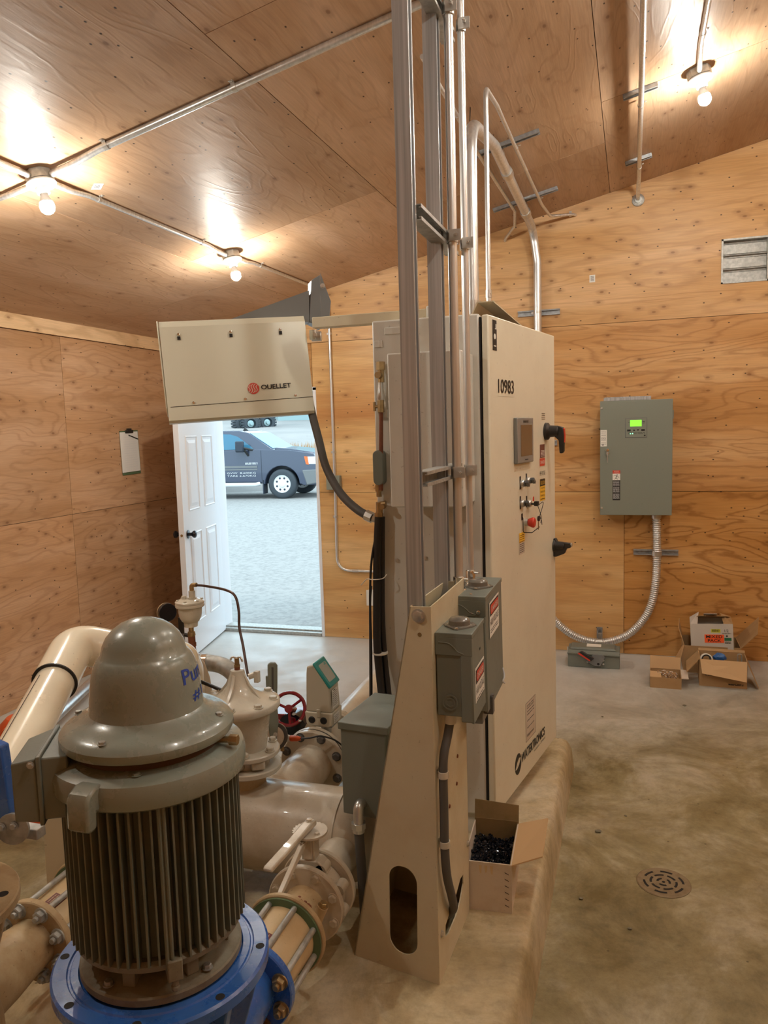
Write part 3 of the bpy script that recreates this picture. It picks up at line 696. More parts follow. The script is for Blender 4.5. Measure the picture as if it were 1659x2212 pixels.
# big farm tyres and sheds on the bank
def bigtire(c, r, ax):
    bm = NB(); wd = .55; ax = V(ax).normalized(); lathe(bm, V(c)-ax*wd*.5, ax, [(0, r*.55), (0, r*.8), (.06, r*.95), (.12, r), (wd-.12, r), (wd-.06, r*.95), (wd, r*.8), (wd, r*.55), (wd-.12, r*.5), (wd-.12, 0)], 36)
    u, v2, d = axes(ax)
    for i in range(22):
        a_ = 2*pi*i/22; q = V(c)+(u*cos(a_)+v2*sin(a_))*r; F = frame(q, (-u*sin(a_)+v2*cos(a_)), ax); fbox(bm, F, -.05, .05, -wd*.45, wd*.45, -.06, .06)
    return bm
fm = thing('farm_machine', outp(2.2, 42, 2.2), 'farm machine with big knobbly tractor tires standing far behind the truck', 'farm machine')
for la, de in ((1.55, 42.2), (1.95, 42.0), (2.85, 42.6)):
    ti = fin(bigtire(outp(la, de, gz(de)+.20), .46, (dF*-1+rv*.35)), 'tire', 'tire', fm)
    part('wheel_hub', 'siding', ti, lambda bm: lathe(bm, outp(la, de, gz(de)+.20)-dF*.1, (dF*-1+rv*.35), [(0, .19), (.14, .18), (.17, .10), (.28, .08), (.28, 0)], 20))
part('chassis', 'shed_dark', fm, lambda bm: (fbox(bm, frame(outp(1.6, 42.6, gz(42)+.9), rv, (0, 0, 1)), 0, 2.2, .1, .5, -.6, -.3), fbox(bm, frame(outp(3.2, 42.6, gz(42)+1.1), rv, (0, 0, 1)), 0, 1.6, 0, .9, -.6, -.3)))
bm = NB(); F = frame(outp(4.0, 48.5, gz(48)-.1), rv, (0, 0, 1)); fbox(bm, F, 0, 16, 0, 4.2, -6, 0)
for i in range(8): fbox(bm, F, 0, 16, .5+.45*i, .56+.45*i, 0, .05)
o = fin(bm, 'metal_shed', 'siding', None); tag(o, 'long pale ribbed metal shed in the distance beyond the truck', 'shed')
bm = NB(); F = frame(outp(0.9, 54, gz(54)-.1), rv, (0, 0, 1)); fbox(bm, F, -14, 2.8, 0, 3.5, -5, 0); 
for i in range(9): fbox(bm, F, -13+1.7*i, -12.1+1.7*i, .9, 1.9, 0, .06)
o = fin(bm, 'storage_building', 'shed_dark', None); tag(o, 'low grey building far left of the ribbed metal shed', 'building')

# ================================================================== CEILING: LAMPS, CONDUITS, STRUTS
CN = V((.2204, 0, -.9754))
def lamp(x, y, label):
    c = ceil_pt(x, y); t = thing('ceiling_lamp', c, label, 'lamp', 'bare bulb lamps on the plywood ceiling')
    part('junction_box', 'dull_steel', t, lambda bm: (lathe(bm, c, CN, [(0, .056), (.004, .058), (.038, .058), (.040, .054)], 8)), sharp=20)
    o = part('lamp_holder', 'porcelain', t, lambda bm: lathe(bm, c+CN*.041, CN, [(0, .050), (.003, .059), (.010, .062), (.016, .058), (.020, .036), (.026, .030), (.050, .026), (.052, .020), (.052, 0)], 36))
    part('screw', 'zinc', o, lambda bm: [lathe(bm, c+CN*.057+V((0, s*.046, 0)), CN, [(0, .005), (.003, .004), (.0035, 0)], 10) for s in (-1, 1)])
    b = part('bulb_base', 'porcelain', t, lambda bm: lathe(bm, c+CN*.092, CN, [(0, .014), (.012, .017), (.030, .024), (.040, .028)], 24))
    part('bulb_glass', 'bulb_glow', t, lambda bm: lathe(bm, c+CN*.130, CN, [(0, .0275), (.010, .030), (.022, .0305), (.034, .027), (.043, .018), (.048, .008), (.049, 0)], 20))
lamp(-2.379, 2.807, 'bare bulb lamp at the left edge of the photo where four conduits meet')
lamp(-2.376, 4.443, 'bare bulb lamp on the ceiling above the cream heater')
lamp(.301, 4.344, 'bare bulb lamp on the sloping ceiling at the upper right above the wall louver')
for x, y in ((.301, 2.75), (.301, 1.15), (-2.379, 1.15), (2.62, 1.15), (2.62, 2.75), (2.62, 4.34)):  # all out of view; the rightmost three are added as fill light
    lamp(x, y, 'unseen bare bulb lamp added to the ceiling grid outside the view')
def strap_on(parent, q, d, r, nrm, m='zinc'):
    """one-hole strap round a conduit at q running along d, screwed toward nrm"""
    d = V(d).normalized(); nrm = V(nrm).normalized(); s = d.cross(nrm).normalized(); F = frame(V(q)-d*.009, s, nrm)
    if F.to_3x3().col[2].dot(d) < 0: F = frame(V(q)+d*.009, s, nrm)
    def f(bm):
        pts = [(r*1.0+.001, -r*.0), ] 
        out = [((r+.002)*cos(R(a)), -(r+.002)*sin(R(a))) for a in range(0, 181, 20)]; inn = [((r+.0003)*cos(R(a)), -(r+.0003)*sin(R(a))) for a in range(180, -1, -20)]
        prism(bm, F, out+[(-(r+.002), r)]+[(-(r+.0003), r)]+inn+[(r+.0003, r-.002), (r+.016, r-.002), (r+.016, r), (r+.002, r)][:0]+[(r+.0003, r), (r+.018, r), (r+.018, r-.002), (r+.002, r-.002)], 0, .018)
    o = part('strap', m, parent, f)
    part('strap_screw', 'zinc', o, lambda bm: lathe(bm, V(q)+s*(r+.011)+nrm*(r-.002), -nrm, [(0, .004), (.003, .0035), (.0035, 0)], 8))
def conduit(label, pts, r, straps=(), rad=.12, m='conduit_steel', group=None, name='conduit', couplings=(), seg=8, nrm=None):
    t = thing(name, pts[0], label, 'conduit', group)
    part('tube', m, t, lambda bm: tube(bm, fillet(pts, rad, seg), r, 16))
    for q, d, n_ in straps: strap_on(t, q, d, r, n_)
    for a, b in couplings:
        o = part('coupling', 'zinc', t, lambda bm: cyl(bm, a, b, r*1.22)); mid = (V(a)+V(b))/2; 
        part('set_screw', 'zinc', o, lambda bm: cyl(bm, mid, mid+V((r*1.2, -r*1.2, 0)), .003, n=8))
    return t
XX = V((1, 0, CS)).normalized(); YY = V((0, 1, 0)); UP = -CN
r1 = .0150; r2 = .0122
t = conduit('long galvanized conduit crossing the ceiling from the left lamp toward the tall struts', [ceil_pt(-2.32, 2.808, .028), ceil_pt(-2.22, 2.808, .028), ceil_pt(-2.08, 2.808, r1), ceil_pt(.24, 2.808, r1)], r1,
    [(ceil_pt(x, 2.808, r1), XX, UP) for x in (-2.04, -1.45, -.80)], rad=.05)
conduit('conduit on the ceiling between the left lamp and the lamp above the heater', [ceil_pt(-2.379, 2.87, .028), ceil_pt(-2.379, 3.0, .026), ceil_pt(-2.379, 3.12, r2), ceil_pt(-2.379, 4.18, r2), ceil_pt(-2.379, 4.28, .026), ceil_pt(-2.379, 4.39, .028)], r2,
    [(ceil_pt(-2.379, y, r2), YY, UP) for y in (3.19, 4.11)], rad=.05)
conduit('conduit from the lamp above the heater, going down the back wall beside the doorway', [ceil_pt(-2.376, 4.50, .028), ceil_pt(-2.376, 4.62, .026), ceil_pt(-2.37, 4.74, r2), ceil_pt(-2.35, 5.80, r2), V((-2.318, 5.925, 2.72)), V((-2.318, 5.933, 1.36))], r2*.88,
    [(ceil_pt(-2.365, 4.83, r2), YY, UP), (V((-2.318, 5.933, 2.50)), V((0, 0, 1)), YY), (V((-2.318, 5.933, 1.55)), V((0, 0, 1)), YY)], rad=.10)
conduit('short conduit on the ceiling leading from the left lamp toward the camera', [ceil_pt(-2.385, 2.745, .028), ceil_pt(-2.385, 2.6, .026), ceil_pt(-2.385, 2.45, r2), ceil_pt(-2.385, 1.22, r2)], r2, rad=.05)
conduit('short conduit on the ceiling leading from the left lamp toward the left wall', [ceil_pt(-2.44, 2.83, .028), ceil_pt(-2.56, 2.83, .024), ceil_pt(-2.70, 2.83, r2), ceil_pt(-3.70, 2.83, r2)], r2, rad=.05)
conduit('conduit on the ceiling running from the upper right lamp toward the camera', [ceil_pt(.296, 4.28, .028), ceil_pt(.29, 4.16, .026), ceil_pt(.287, 4.02, r2), ceil_pt(.287, 2.81, r2)], r2, [(ceil_pt(.288, 3.93, r2), YY, UP)], rad=.05)
# lower run of the door conduit
jb = thing('switch_box', (-2.318, 5.94, 1.26), 'small grey switch box on the back wall right of the doorway', 'switch box')
part('box_body', 'panel_grey', jb, lambda bm: box(bm, -2.375, -2.265, 5.895, 5.949, 1.25, 1.36), bevel=.004)
part('cover', 'panel_grey', jb, lambda bm: box(bm, -2.378, -2.262, 5.891, 5.895, 1.247, 1.363), bevel=.001)
part('toggle', 'black_plastic', jb, lambda bm: box(bm, -2.325, -2.315, 5.875, 5.891, 1.30, 1.315))
conduit('thin conduit below the grey switch box bending right toward the tall cabinet', [V((-2.318, 5.933, 1.248)), V((-2.325, 5.933, .575)), V((-1.80, 5.933, .572))], r2*.88,
    [(V((-2.321, 5.933, 1.02)), V((0, 0, 1)), YY)], rad=.12, couplings=[(V((-2.19, 5.933, .5735)), V((-2.14, 5.933, .5734)))])
# struts
def cprof(d=.0413, a=.0206):
    return [(-a, 0), (a, 0), (a, d), (a-.0095, d), (a-.0095, d-.007), (a-.007, d-.007), (a-.007, d-.0025), (a-.0025, d-.0025), (a-.0025, .0025), (-a+.0025, .0025), (-a+.0025, d-.0025), (-a+.007, d-.0025), (-a+.007, d-.007), (-a+.0095, d-.007), (-a+.0095, d), (-a, d)]
def strut(bm, a, b, n, d=.0413):
    """C channel from a to b lying on its back, open toward n"""
    w_ = (V(b)-V(a)); n = V(n); u = n.cross(w_).normalized(); F = frame(a, u, n)
    prism(bm, F, cprof(d), 0, w_.length)
def strut_thing(label, a, b, n, d=.0206, m='strut_grey', cat='strut', extra=None, group=None):
    bm = NB(); strut(bm, a, b, n, d); o = fin(bm, 'strut_channel', m, None, sharp=25); tag(o, label, cat, group)
    return o
S_ = [(-.89, -.475, 4.345, 'strut channel on the ceiling under the thick conduit, nearer of the two'), (-.90, -.475, 5.40, 'strut channel on the ceiling under the thick conduit, close to the back wall'),
      (-.054, .11, 4.32, 'short strut channel on the ceiling between the single conduit and the upper right lamp'), (-.052, .106, 5.395, 'short strut channel under the single conduit close to the top of the back wall')]
for x0, x1, y, lb in S_: strut_thing(lb, ceil_pt(x0, y), ceil_pt(x1, y), CN)
strut_thing('short strut channel on the back wall behind the thick conduit above the cabinet', V((-.815, YB, 2.545)), V((-.510, YB, 2.545)), (0, -1, 0))
strut_thing('strut channel on the back wall crossing behind the flexible conduit below the grey panel', V((.012, YB, .775)), V((.322, YB, .775)), (0, -1, 0))
strut_thing('short upright strut piece on the back wall above the grey disconnect on the floor', V((-.228, YB, .06)), V((-.228, YB, .195)), (0, -1, 0))
strut_thing('stub of strut channel on the back wall just right of the cabinet door', V((-.70, YB, 1.588)), V((-.535, YB, 1.588)), (0, -1, 0))
# right-hand conduit ending in a wall flange
c_ = conduit('single ceiling conduit ending in a round flange high on the back wall', [ceil_pt(.026, YF+.05, .038), ceil_pt(.026, 5.70, .038), V((.030, 5.86, cz(.03)-.10)), V((.032, YB-.004, cz(.03)-.115))], .0135,
    [(ceil_pt(.026, 4.43, .038), YY, UP), (ceil_pt(.026, 5.46, .038), YY, UP)], rad=.08)
o = part('wall_flange', 'dull_steel', c_, lambda bm: lathe(bm, V((.032, YB, cz(.03)-.115)), (0, -1, 0), [(0, .042), (.012, .042), (.016, .036), (.018, .024), (.030, .024), (.030, 0)], 28))
# thick conduit rising from the cabinet
r3 = .0285
tc_ = conduit('thick galvanized conduit from the cabinet top over the ceiling and down the back wall', [V((-.665, 3.42, 2.13)), V((-.672, 3.46, 3.03)), ceil_pt(-.700, 4.20, .05), ceil_pt(-.712, 5.42, .05), V((-.695, 5.885, 3.14)), V((-.665, 5.902, 2.90)), V((-.668, 5.902, 1.2))], r3,
    [(ceil_pt(-.701, 4.36, .045), YY, UP), (ceil_pt(-.712, 5.42, .045), YY, UP), (V((-.667, 5.902, 2.545)), V((0, 0, 1)), YY)], rad=.20, couplings=[(V((-.665, 3.42, 2.128)), V((-.665, 3.421, 2.27))), (ceil_pt(-.704, 4.62, .05), ceil_pt(-.704, 4.70, .05)), (ceil_pt(-.712, 5.50, .052), ceil_pt(-.712, 5.56, .060))], seg=12)
conduit('thin hairpin conduit right of the thick conduit, from cabinet top to ceiling', [V((-.552, 3.18, 2.14)), V((-.556, 3.20, 3.05)), V((-.60, 3.75, 3.19)), ceil_pt(-.612, 4.35, .032), ceil_pt(-.600, 5.56, .032), V((-.560, 5.80, 3.19)), V((-.41, 5.915, 3.215)), V((-.395, 5.945, 3.215))], .0098,
    [(ceil_pt(-.611, 4.40, .030), YY, UP), (ceil_pt(-.602, 5.45, .030), YY, UP), (V((-.43, 5.91, 3.213)), V((1, .3, 0)), YY)], rad=.07, couplings=[(V((-.552, 3.182, 2.24)), V((-.552, 3.183, 2.27)))])
conduit('thin conduit on the ceiling left of the thick conduit, bending to the wall', [ceil_pt(-.80, 3.15, .012), ceil_pt(-.796, 3.85, .012), ceil_pt(-.795, 4.3, .030), ceil_pt(-.775, 5.50, .032), V((-.80, 5.72, 3.13)), V((-.895, 5.915, 3.095)), V((-.905, 5.945, 3.085))], .0098,
    [(ceil_pt(-.776, 5.42, .030), YY, UP)], rad=.07, couplings=[(ceil_pt(-.797, 3.78, .012), ceil_pt(-.796, 3.86, .012))])
bm = NB(); tube(bm, smooth_path([(-.735, 3.55, 2.13), (-.73, 3.62, 2.40), (-.74, 3.60, 2.55), (-.72, 3.62, 2.75), (-.725, 3.70, 3.0), ceil_pt(-.73, 3.78, 0)]), .0022, 6)
o = fin(bm, 'cable', 'black_rubber', None); tag(o, 'thin dark wire hanging behind the thick conduit above the cabinet', 'wire')

# ================================================================== BACK WALL THINGS
ats = thing('transfer_switch_panel', (.022, YB, 1.062), 'grey wall panel with a green lit display and silver key latch', 'electrical panel')
Yf = 5.80; FA = frame((-.22, Yf, 1.062), (1, 0, 0), (0, 0, 1)); WA, HA = .488, .816
part('enclosure', 'panel_grey', ats, lambda bm: box(bm, -.212, .262, Yf+.012, YB-.001, 1.066, 1.872), bevel=.003)
part('door', 'panel_grey', ats, lambda bm: fbox(bm, FA, 0, WA, 0, HA, -.012, 0), bevel=.003)
part('hasp', 'panel_grey', ats, lambda bm: box(bm, .268, .276, Yf+.03, Yf+.05, 1.74, 1.80))
dp = part('display_bezel', 'heater_grey', ats, lambda bm: (fbox(bm, FA, .172, .318, .553, .692, 0, .003)), bevel=.001)
part('display_face', 'panel_grey', dp, lambda bm: fbox(bm, FA, .176, .314, .557, .688, .003, .0036))
part('display', 'lcd_green', dp, lambda bm: fbox(bm, FA, .205, .282, .632, .676, .0036, .0042))
def btn(bm):
    for x in (.197, .292): fbox(bm, FA, x-.012, x+.012, .598, .611, .0036, .005)
    for x, s in ((.232, 1), (.258, -1)): flat(bm, FA, [(x-.008, .605-s*.006), (x+.008, .605-s*.006), (x, .605+s*.008)], .0045)
    for i in range(4): fbox(bm, FA, .19, .205, .66+.006*0, .662, .0036, .004); fbox(bm, FA, .287+.0, .304, .652+.011*(i % 2), .655+.011*(i % 2), .0036, .004)
    lines(bm, FA, .192, .305, [.578, .585], .0025, .0042); fbox(bm, FA, .297, .309, .562, .571, .0036, .004)
part('button', 'ink', dp, btn)
part('status_light', 'led_green', dp, lambda bm: [lathe(bm, FA @ V((x, .581, .0036)), (0, -1, 0), [(0, .0042), (.001, .0042), (.0012, 0)], 10) for x in (.207, .222)])
lb = plate(ats, FA, .003, .047, .495, .612, 'white_label'); part('fine_print', 'ink', lb, lambda bm: (lines(bm, FA, .008, .042, [.60, .59, .575, .57, .56, .55, .545, .538, .52, .51], .0018, seed=4), fbox(bm, FA, .012, .026, .502, .508, .0013, .0016)))
w1 = plate(ats, FA, .087, .139, .298, .322, 'danger_red', 'warning_label'); plate(ats, FA, .087, .139, .253, .298, 'white_label', 'warning_label'); w3 = plate(ats, FA, .087, .139, .108, .251, 'ink', 'warning_label')
text(ats, FA, 'WARNING', .095, .313, .036, .007, 'white_label'); text(ats, FA, 'ADVERTENCIA', .092, .301, .042, .006, 'white_label')
def shock(bm):
    lathe(bm, FA @ V((.118, .289, .0012)), (0, -1, 0), [(0, .004), (.0006, .004)], 12)
    for a, b, w_ in (((.115, .284), (.109, .268), .004), ((.114, .283), (.100, .287), .0022), ((.100, .287), (.094, .282), .0018), ((.114, .280), (.127, .276), .0022), ((.127, .276), (.131, .268), .0018), ((.110, .268), (.100, .258), .0028), ((.110, .268), (.120, .262), .0028), ((.120, .262), (.118, .256), .002)):
        d = V((b[0]-a[0], b[1]-a[1], 0)); s = V((-d.y, d.x, 0)).normalized()*w_/2
        bm.faces.new([bm.verts.new(FA @ V((q[0]+k*s.x, q[1]+k*s.y, .0016))) for q, k in ((a, -1), (b, -1), (b, 1), (a, 1))])
part('shock_symbol', 'ink', w1, shock)
part('fine_print', 'pale_mark', w3, lambda bm: lines(bm, FA, .091, .135, [.243-.0065*i for i in range(20) if i not in (6, 13)], .0025, .0015, seed=3))
part('panel_screw', 'zinc', ats, lambda bm: lathe(bm, FA @ V((.012, .765, 0)), (0, -1, 0), [(0, .008), (.005, .007), (.006, 0)], 14)); part('panel_screw', 'zinc', ats, lambda bm: lathe(bm, FA @ V((.012, .052, 0)), (0, -1, 0), [(0, .008), (.005, .007), (.006, 0)], 14))
kl = part('key_latch', 'chrome', ats, lambda bm: (lathe(bm, FA @ V((.050, .468, 0)), (0, -1, 0), [(0, .013), (.012, .012), (.014, 0)], 20), lathe(bm, FA @ V((.052, .445, 0)), (0, -1, 0), [(0, .011), (.018, .010), (.02, 0)], 20)))
part('key', 'zinc', kl, lambda bm: (fbox(bm, FA, .049, .054, .378, .45, .016, .019), fbox(bm, FA, .046, .058, .43, .455, .015, .020)), bevel=.001)
for i, (z, dy, a_, b_) in enumerate(((1.879, 0, -.196, .10), (1.879, .05, -.19, .125))):
    strut_thing(('front' if i == 0 else 'rear')+' loose offcut of strut channel lying on top of the grey wall panel', V((a_, 5.83+dy, z)), V((b_, 5.832+dy, z+.001)), (0, 0, 1) if i else (0, 0, 1), .0206+.006*i, 'galvanized_strut')
# flexible metal conduit
def flex(path, r, pitch=.0150, amp=.0055):
    P = smooth_path(path, 24); L_ = [0]
    for a, b in zip(P, P[1:]): L_.append(L_[-1]+(b-a).length)
    st = pitch/4; out = []; rad = []; k = 0; n_ = int(L_[-1]/st)
    for i in range(n_+1):
        s = i*st
        while k < len(L_)-2 and L_[k+1] < s: k += 1
        t_ = (s-L_[k])/max(L_[k+1]-L_[k], 1e-6); out.append(P[k].lerp(P[k+1], min(t_, 1))); rad.append(r-amp*(1-cos(2*pi*i/4))*.5)
    return out, rad
fc = thing('flexible_conduit', (.17, 5.88, 1.05), 'ribbed flexible metal conduit looping from the grey wall panel down and behind the cabinet', 'flexible conduit')
po, ra = flex([(.168, 5.885, 1.045), (.172, 5.885, .90), (.174, 5.885, .74), (.166, 5.885, .56), (.138, 5.885, .40), (.075, 5.885, .27), (-.045, 5.885, .150), (-.223, 5.885, .094), (-.40, 5.87, .135), (-.54, 5.84, .245), (-.66, 5.78, .42), (-.75, 5.6, .60)], .0305)
part('ribbed_tube', 'conduit_steel', fc, lambda bm: tube(bm, po, .03, 18, ra), sharp=80)
part('connector', 'zinc', fc, lambda bm: cyl(bm, (.168, 5.885, 1.032), (.168, 5.885, 1.064), .034))
part('clamp', 'zinc', fc, lambda bm: lathe(bm, V((.1735, 5.885, .757)), (0, 0, 1), [(0, .032), (0, .035), (.036, .035), (.036, .032)], 24))
part('clamp', 'zinc', fc, lambda bm: (lathe(bm, V((-.238, 5.885, .094)), (1, 0, 0), [(0, .032), (0, .035), (.03, .035), (.03, .032)], 24), box(bm, -.236, -.210, 5.865, 5.895, .125, .165)))

# ================================================================== ON THE FLOOR BY THE BACK WALL
db = thing('disconnect_switch', (-.25, 5.62, 0), 'grey safety switch box with red and black handle on the floor at the wall', 'disconnect switch')
FX = frame((-.432, 5.545, 0), (1, -.03, 0), (0, 0, 1)); 
part('enclosure', 'box_grey', db, lambda bm: prism(bm, frame((-.432, 5.545, 0), (0, 1, 0), (0, 0, 1)), [(0, .001), (.17, .001), (.17, .11), (.14, .130), (.02, .118), (0, .10)], 0, .355), bevel=.003)
part('lid_rim', 'box_grey', db, lambda bm: (fbox(bm, FX, -.003, .358, .095, .104, -.005, .006)), bevel=.002)
part('lid', 'box_grey', db, lambda bm: hexa(bm, [(-.42, 5.575, .12), (-.10, 5.57, .12), (-.10, 5.69, .128), (-.42, 5.69, .128), (-.41, 5.585, .136), (-.115, 5.58, .136), (-.115, 5.68, .142), (-.41, 5.68, .142)]), bevel=.003)
FL2 = frame((-.305, 5.600, .1375), (1, 0, 0), (0, .995, .06)); plate(db, FL2, 0, .10, 0, .06, 'white_label'); 
hp = part('handle_plate', 'heater_grey', db, lambda bm: prism(bm, FX, [(.13, .05), (.19, .02), (.225, .022), (.24, .05), (.26, .09), (.24, .105), (.18, .105), (.15, .08)], .012, .018), bevel=.002)
part('pivot_hole', 'dark_gap', hp, lambda bm: lathe(bm, FX @ V((.212, .038, .018)), FX.to_3x3().col[2], [(0, .009), (.001, .009)], 18))
hn = part('handle', 'black_plastic', db, lambda bm: hexa(bm, [FX @ V(q) for q in ((.075, .115, .02), (.10, .13, .02), (.185, .082, .02), (.165, .06, .02), (.075, .115, .04), (.10, .13, .04), (.185, .082, .04), (.165, .06, .04))]), bevel=.004)
part('handle_stripe', 'danger_red', hn, lambda bm: hexa(bm, [FX @ V(q) for q in ((.073, .110, .022), (.083, .118, .022), (.160, .068, .022), (.153, .062, .022), (.073, .110, .042), (.083, .118, .042), (.160, .068, .042), (.153, .062, .042))]))
bolts(db, [FX @ V(q) for q in ((.137, .044, 0), (.245, .062, 0), (.245, .035, 0))], FX.to_3x3().col[2], .005, .01)
part('side_latch', 'zinc', db, lambda bm: cyl(bm, (-.435, 5.60, .07), (-.435, 5.60, .13), .006))

def carton(name, parent, F, w_, d_, h_, m='cardboard', th=.004):
    """open-topped carton in frame F: u across, v back, w up"""
    def f(bm):
        fbox(bm, F, 0, w_, 0, d_, 0, th)
        fbox(bm, F, 0, w_, 0, th, th, h_); fbox(bm, F, 0, w_, d_-th, d_, th, h_); fbox(bm, F, 0, th, th, d_-th, th, h_); fbox(bm, F, w_-th, w_, th, d_-th, th, h_)
    return part(name, m, parent, f)
def flap(parent, a, b, c, d, m='cardboard', th=.004, name='flap'):
    n_ = (V(b)-V(a)).cross(V(d)-V(a)).normalized()*th
    return part(name, m, parent, lambda bm: hexa(bm, [a, b, c, d]+[V(q)+n_ for q in (a, b, c, d)]))
def GF(x, y, rz, z=0.): return frame((x, y, z), (cos(R(rz)), sin(R(rz)), 0), (-sin(R(rz)), cos(R(rz)), 0))
# small carton
bx = thing('cardboard_box', (.21, 5.30, 0), 'smallest brown cardboard box on the floor with a tangle of silver fittings inside', 'cardboard box')
F = GF(.118, 5.205, -1); carton('carton', bx, F, .192, .20, .070)
flap(bx, F @ V((0, .2, .07)), F @ V((.192, .2, .07)), F @ V((.192, .225, .145)), F @ V((0, .23, .150)), 'cardboard_light')
flap(bx, F @ V((0, 0, .07)), F @ V((.07, 0, .07)), F @ V((.065, .08, .082)), F @ V((0, .09, .082)), 'cardboard_light')
flap(bx, F @ V((.192, 0, .07)), F @ V((.235, .01, .068)), F @ V((.235, .19, .068)), F @ V((.192, .2, .07)), 'box_white')
def coil(c, r, tw, seed):
    rn_ = random.Random(seed); bm = NB(); pts = []
    for i in range(40):
        a_ = i*.55; pts.append(V(c)+V((cos(a_)*r*(1+.2*rn_.random()), sin(a_)*r*.6, .01+.02*sin(a_*tw+rn_.random()))))
    tube(bm, smooth_path(pts, 3), .0028, 6); return bm
for i, (x, y, r_) in enumerate(((.205, 5.275, .035), (.255, 5.255, .028))):
    o = fin(coil((x, y, .062), r_, 1.7, i), 'wire_hanger', 'chrome', None); tag(o, ('left' if i == 0 else 'right')+' coil of shiny silver wire lying inside the smallest cardboard box', 'wire coil', 'silver wire coils in the small box')
    bm = NB()
# filler under the coils: crumpled paper
# big front carton
bb = thing('cardboard_box', (.56, 5.41, 0), 'largest brown cardboard box with open flaps standing in front of the white carton', 'cardboard box')
F = GF(.424, 5.312, -2.3); carton('carton', bb, F, .285, .20, .178)
flap(bb, F @ V((.004, -.001, .178)), F @ V((.283, -.001, .178)), F @ V((.277, -.055, .062)), F @ V((.015, -.05, .098)), 'cardboard_light')
flap(bb, F @ V((0, 0, .178)), F @ V((0, .2, .178)), F @ V((-.075, .19, .10)), F @ V((-.075, -.02, .09)))
flap(bb, F @ V((.285, 0, .178)), F @ V((.285, .2, .178)), F @ V((.345, .19, .03)), F @ V((.355, .0, .012)))
flap(bb, F @ V((0, .2, .178)), F @ V((.285, .2, .178)), F @ V((.285, .215, .192)), F @ V((0, .215, .192)))
FBB = frame(F @ V((0, 0, 0)), F.to_3x3().col[0], (0, 0, 1))
part('print', 'ink', bb, lambda bm: (lines(bm, FBB, .035, .125, [.072, .078], .004, .0014), lines(bm, FBB, .175, .265, [.018, .024], .004, .0014, 2)))
tr = thing('tape_roll', (.475, 5.42, .10), 'roll of tape with white rim standing in the largest cardboard box', 'tape roll')
part('tape', 'ink', tr, lambda bm: lathe(bm, V((.470, 5.40, .155)), (0, -1, .25), [(0, .022), (0, .032), (.045, .032), (.045, .022), (0, .022)], 28, caps=False)); part('core', 'white_label', tr, lambda bm: lathe(bm, V((.470, 5.399, .155)), (0, -1, .25), [(0, .031), (0, .038), (.047, .038), (.047, .031), (0, .031)], 28, caps=False))
bm = NB(); rn = random.Random(3); sphere(bm, (.555, 5.42, .165), .035, 14, (1.15, .8, .8))
for v in bm.verts: v.co += V((rn.uniform(-.006, .006), rn.uniform(-.006, .006), rn.uniform(-.006, .006)))
o = fin(bm, 'plastic_bag', 'blue_bag', None); tag(o, 'crumpled blue plastic bag in the largest cardboard box', 'plastic bag')
bm = NB(); tube(bm, fillet([(.665, 5.40, .10), (.662, 5.40, .20), (.685, 5.40, .20), (.688, 5.40, .10)], .02), .004, 8)
o = fin(bm, 'pipe_hanger', 'dull_steel', None); tag(o, 'bent steel rod hanger in the right end of the largest cardboard box', 'pipe hanger')
# carton behind with the white box inside
cc = thing('cardboard_box', (.54, 5.70, 0), 'brown cardboard box against the wall under the white MIXED PACK carton', 'cardboard box')
F = GF(.345, 5.58, 0); carton('carton', cc, F, .36, .28, .19)
flap(cc, F @ V((0, 0, .19)), F @ V((0, .28, .19)), F @ V((-.02, .26, .315)), F @ V((-.035, .05, .30))); flap(cc, F @ V((0, 0, .19)), F @ V((-.01, 0, .19)), F @ V((-.11, -.14, .05)), F @ V((-.04, -.10, .04)))
flap(cc, F @ V((.36, 0, .19)), F @ V((.36, .28, .19)), F @ V((.50, .27, .345)), F @ V((.455, -.02, .30)))
wc = thing('white_carton', (.53, 5.68, .06), 'white carton with orange MIXED PACK sticker in the brown box at the wall', 'carton')
F = GF(.393, 5.592, -3, .155); F = F @ Mx.Rotation(R(-3), 4, 'Y'); carton('carton', wc, F, .268, .20, .185, 'carton_white')
flap(wc, F @ V((.0, .2, .185)), F @ V((.268, .2, .185)), F @ V((.24, .11, .215)), F @ V((.07, .08, .225)), 'cardboard'); flap(wc, F @ V((0, 0, .185)), F @ V((0, .2, .185)), F @ V((.06, .19, .225)), F @ V((.045, .02, .17)), 'carton_white'); flap(wc, F @ V((.268, 0, .185)), F @ V((.268, .2, .185)), F @ V((.20, .18, .215)), F @ V((.215, .03, .165)), 'cardboard')
FW = frame(F @ V((0, 0, 0)), F.to_3x3().col[0], F.to_3x3().col[2])
st = plate(wc, FW, .088, .210, .055, .112, 'orange_sticker', 'sticker'); text(wc, FW, 'MIXED', .098, .087, .102, .020, 'ink', bold=.02); text(wc, FW, 'PACK', .108, .060, .084, .020, 'ink', bold=.02)
plate(wc, FW, .130, .190, .126, .150, 'lime_label', 'sticker'); part('print', 'ink', wc, lambda bm: lines(bm, FW, .136, .184, [.132, .1375, .143], .0035, .0016)); text(wc, FW, '1/2', .215, .130, .024, .018, 'ink')
plate(wc, FW, .212, .256, .070, .090, 'green_label', 'sticker'); part('fine_print', 'ink', wc, lambda bm: (lines(bm, FW, .200, .255, [.122, .117], .002), lines(bm, FW, .215, .252, [.050, .054, .058, .062], .002), lathe(bm, FW @ V((.228, .102, .001)), FW.to_3x3().col[2], [(0, .006), (.0005, .006)], 14)))
Fm = frame(F @ V((.09, .10, .225)), F.to_3x3().col[0], (0, .85, -.35)); pp = thing('packing_slip', F @ V((.09, .1, .22)), 'printed paper slip sticking out of the top of the white carton', 'paper slip')
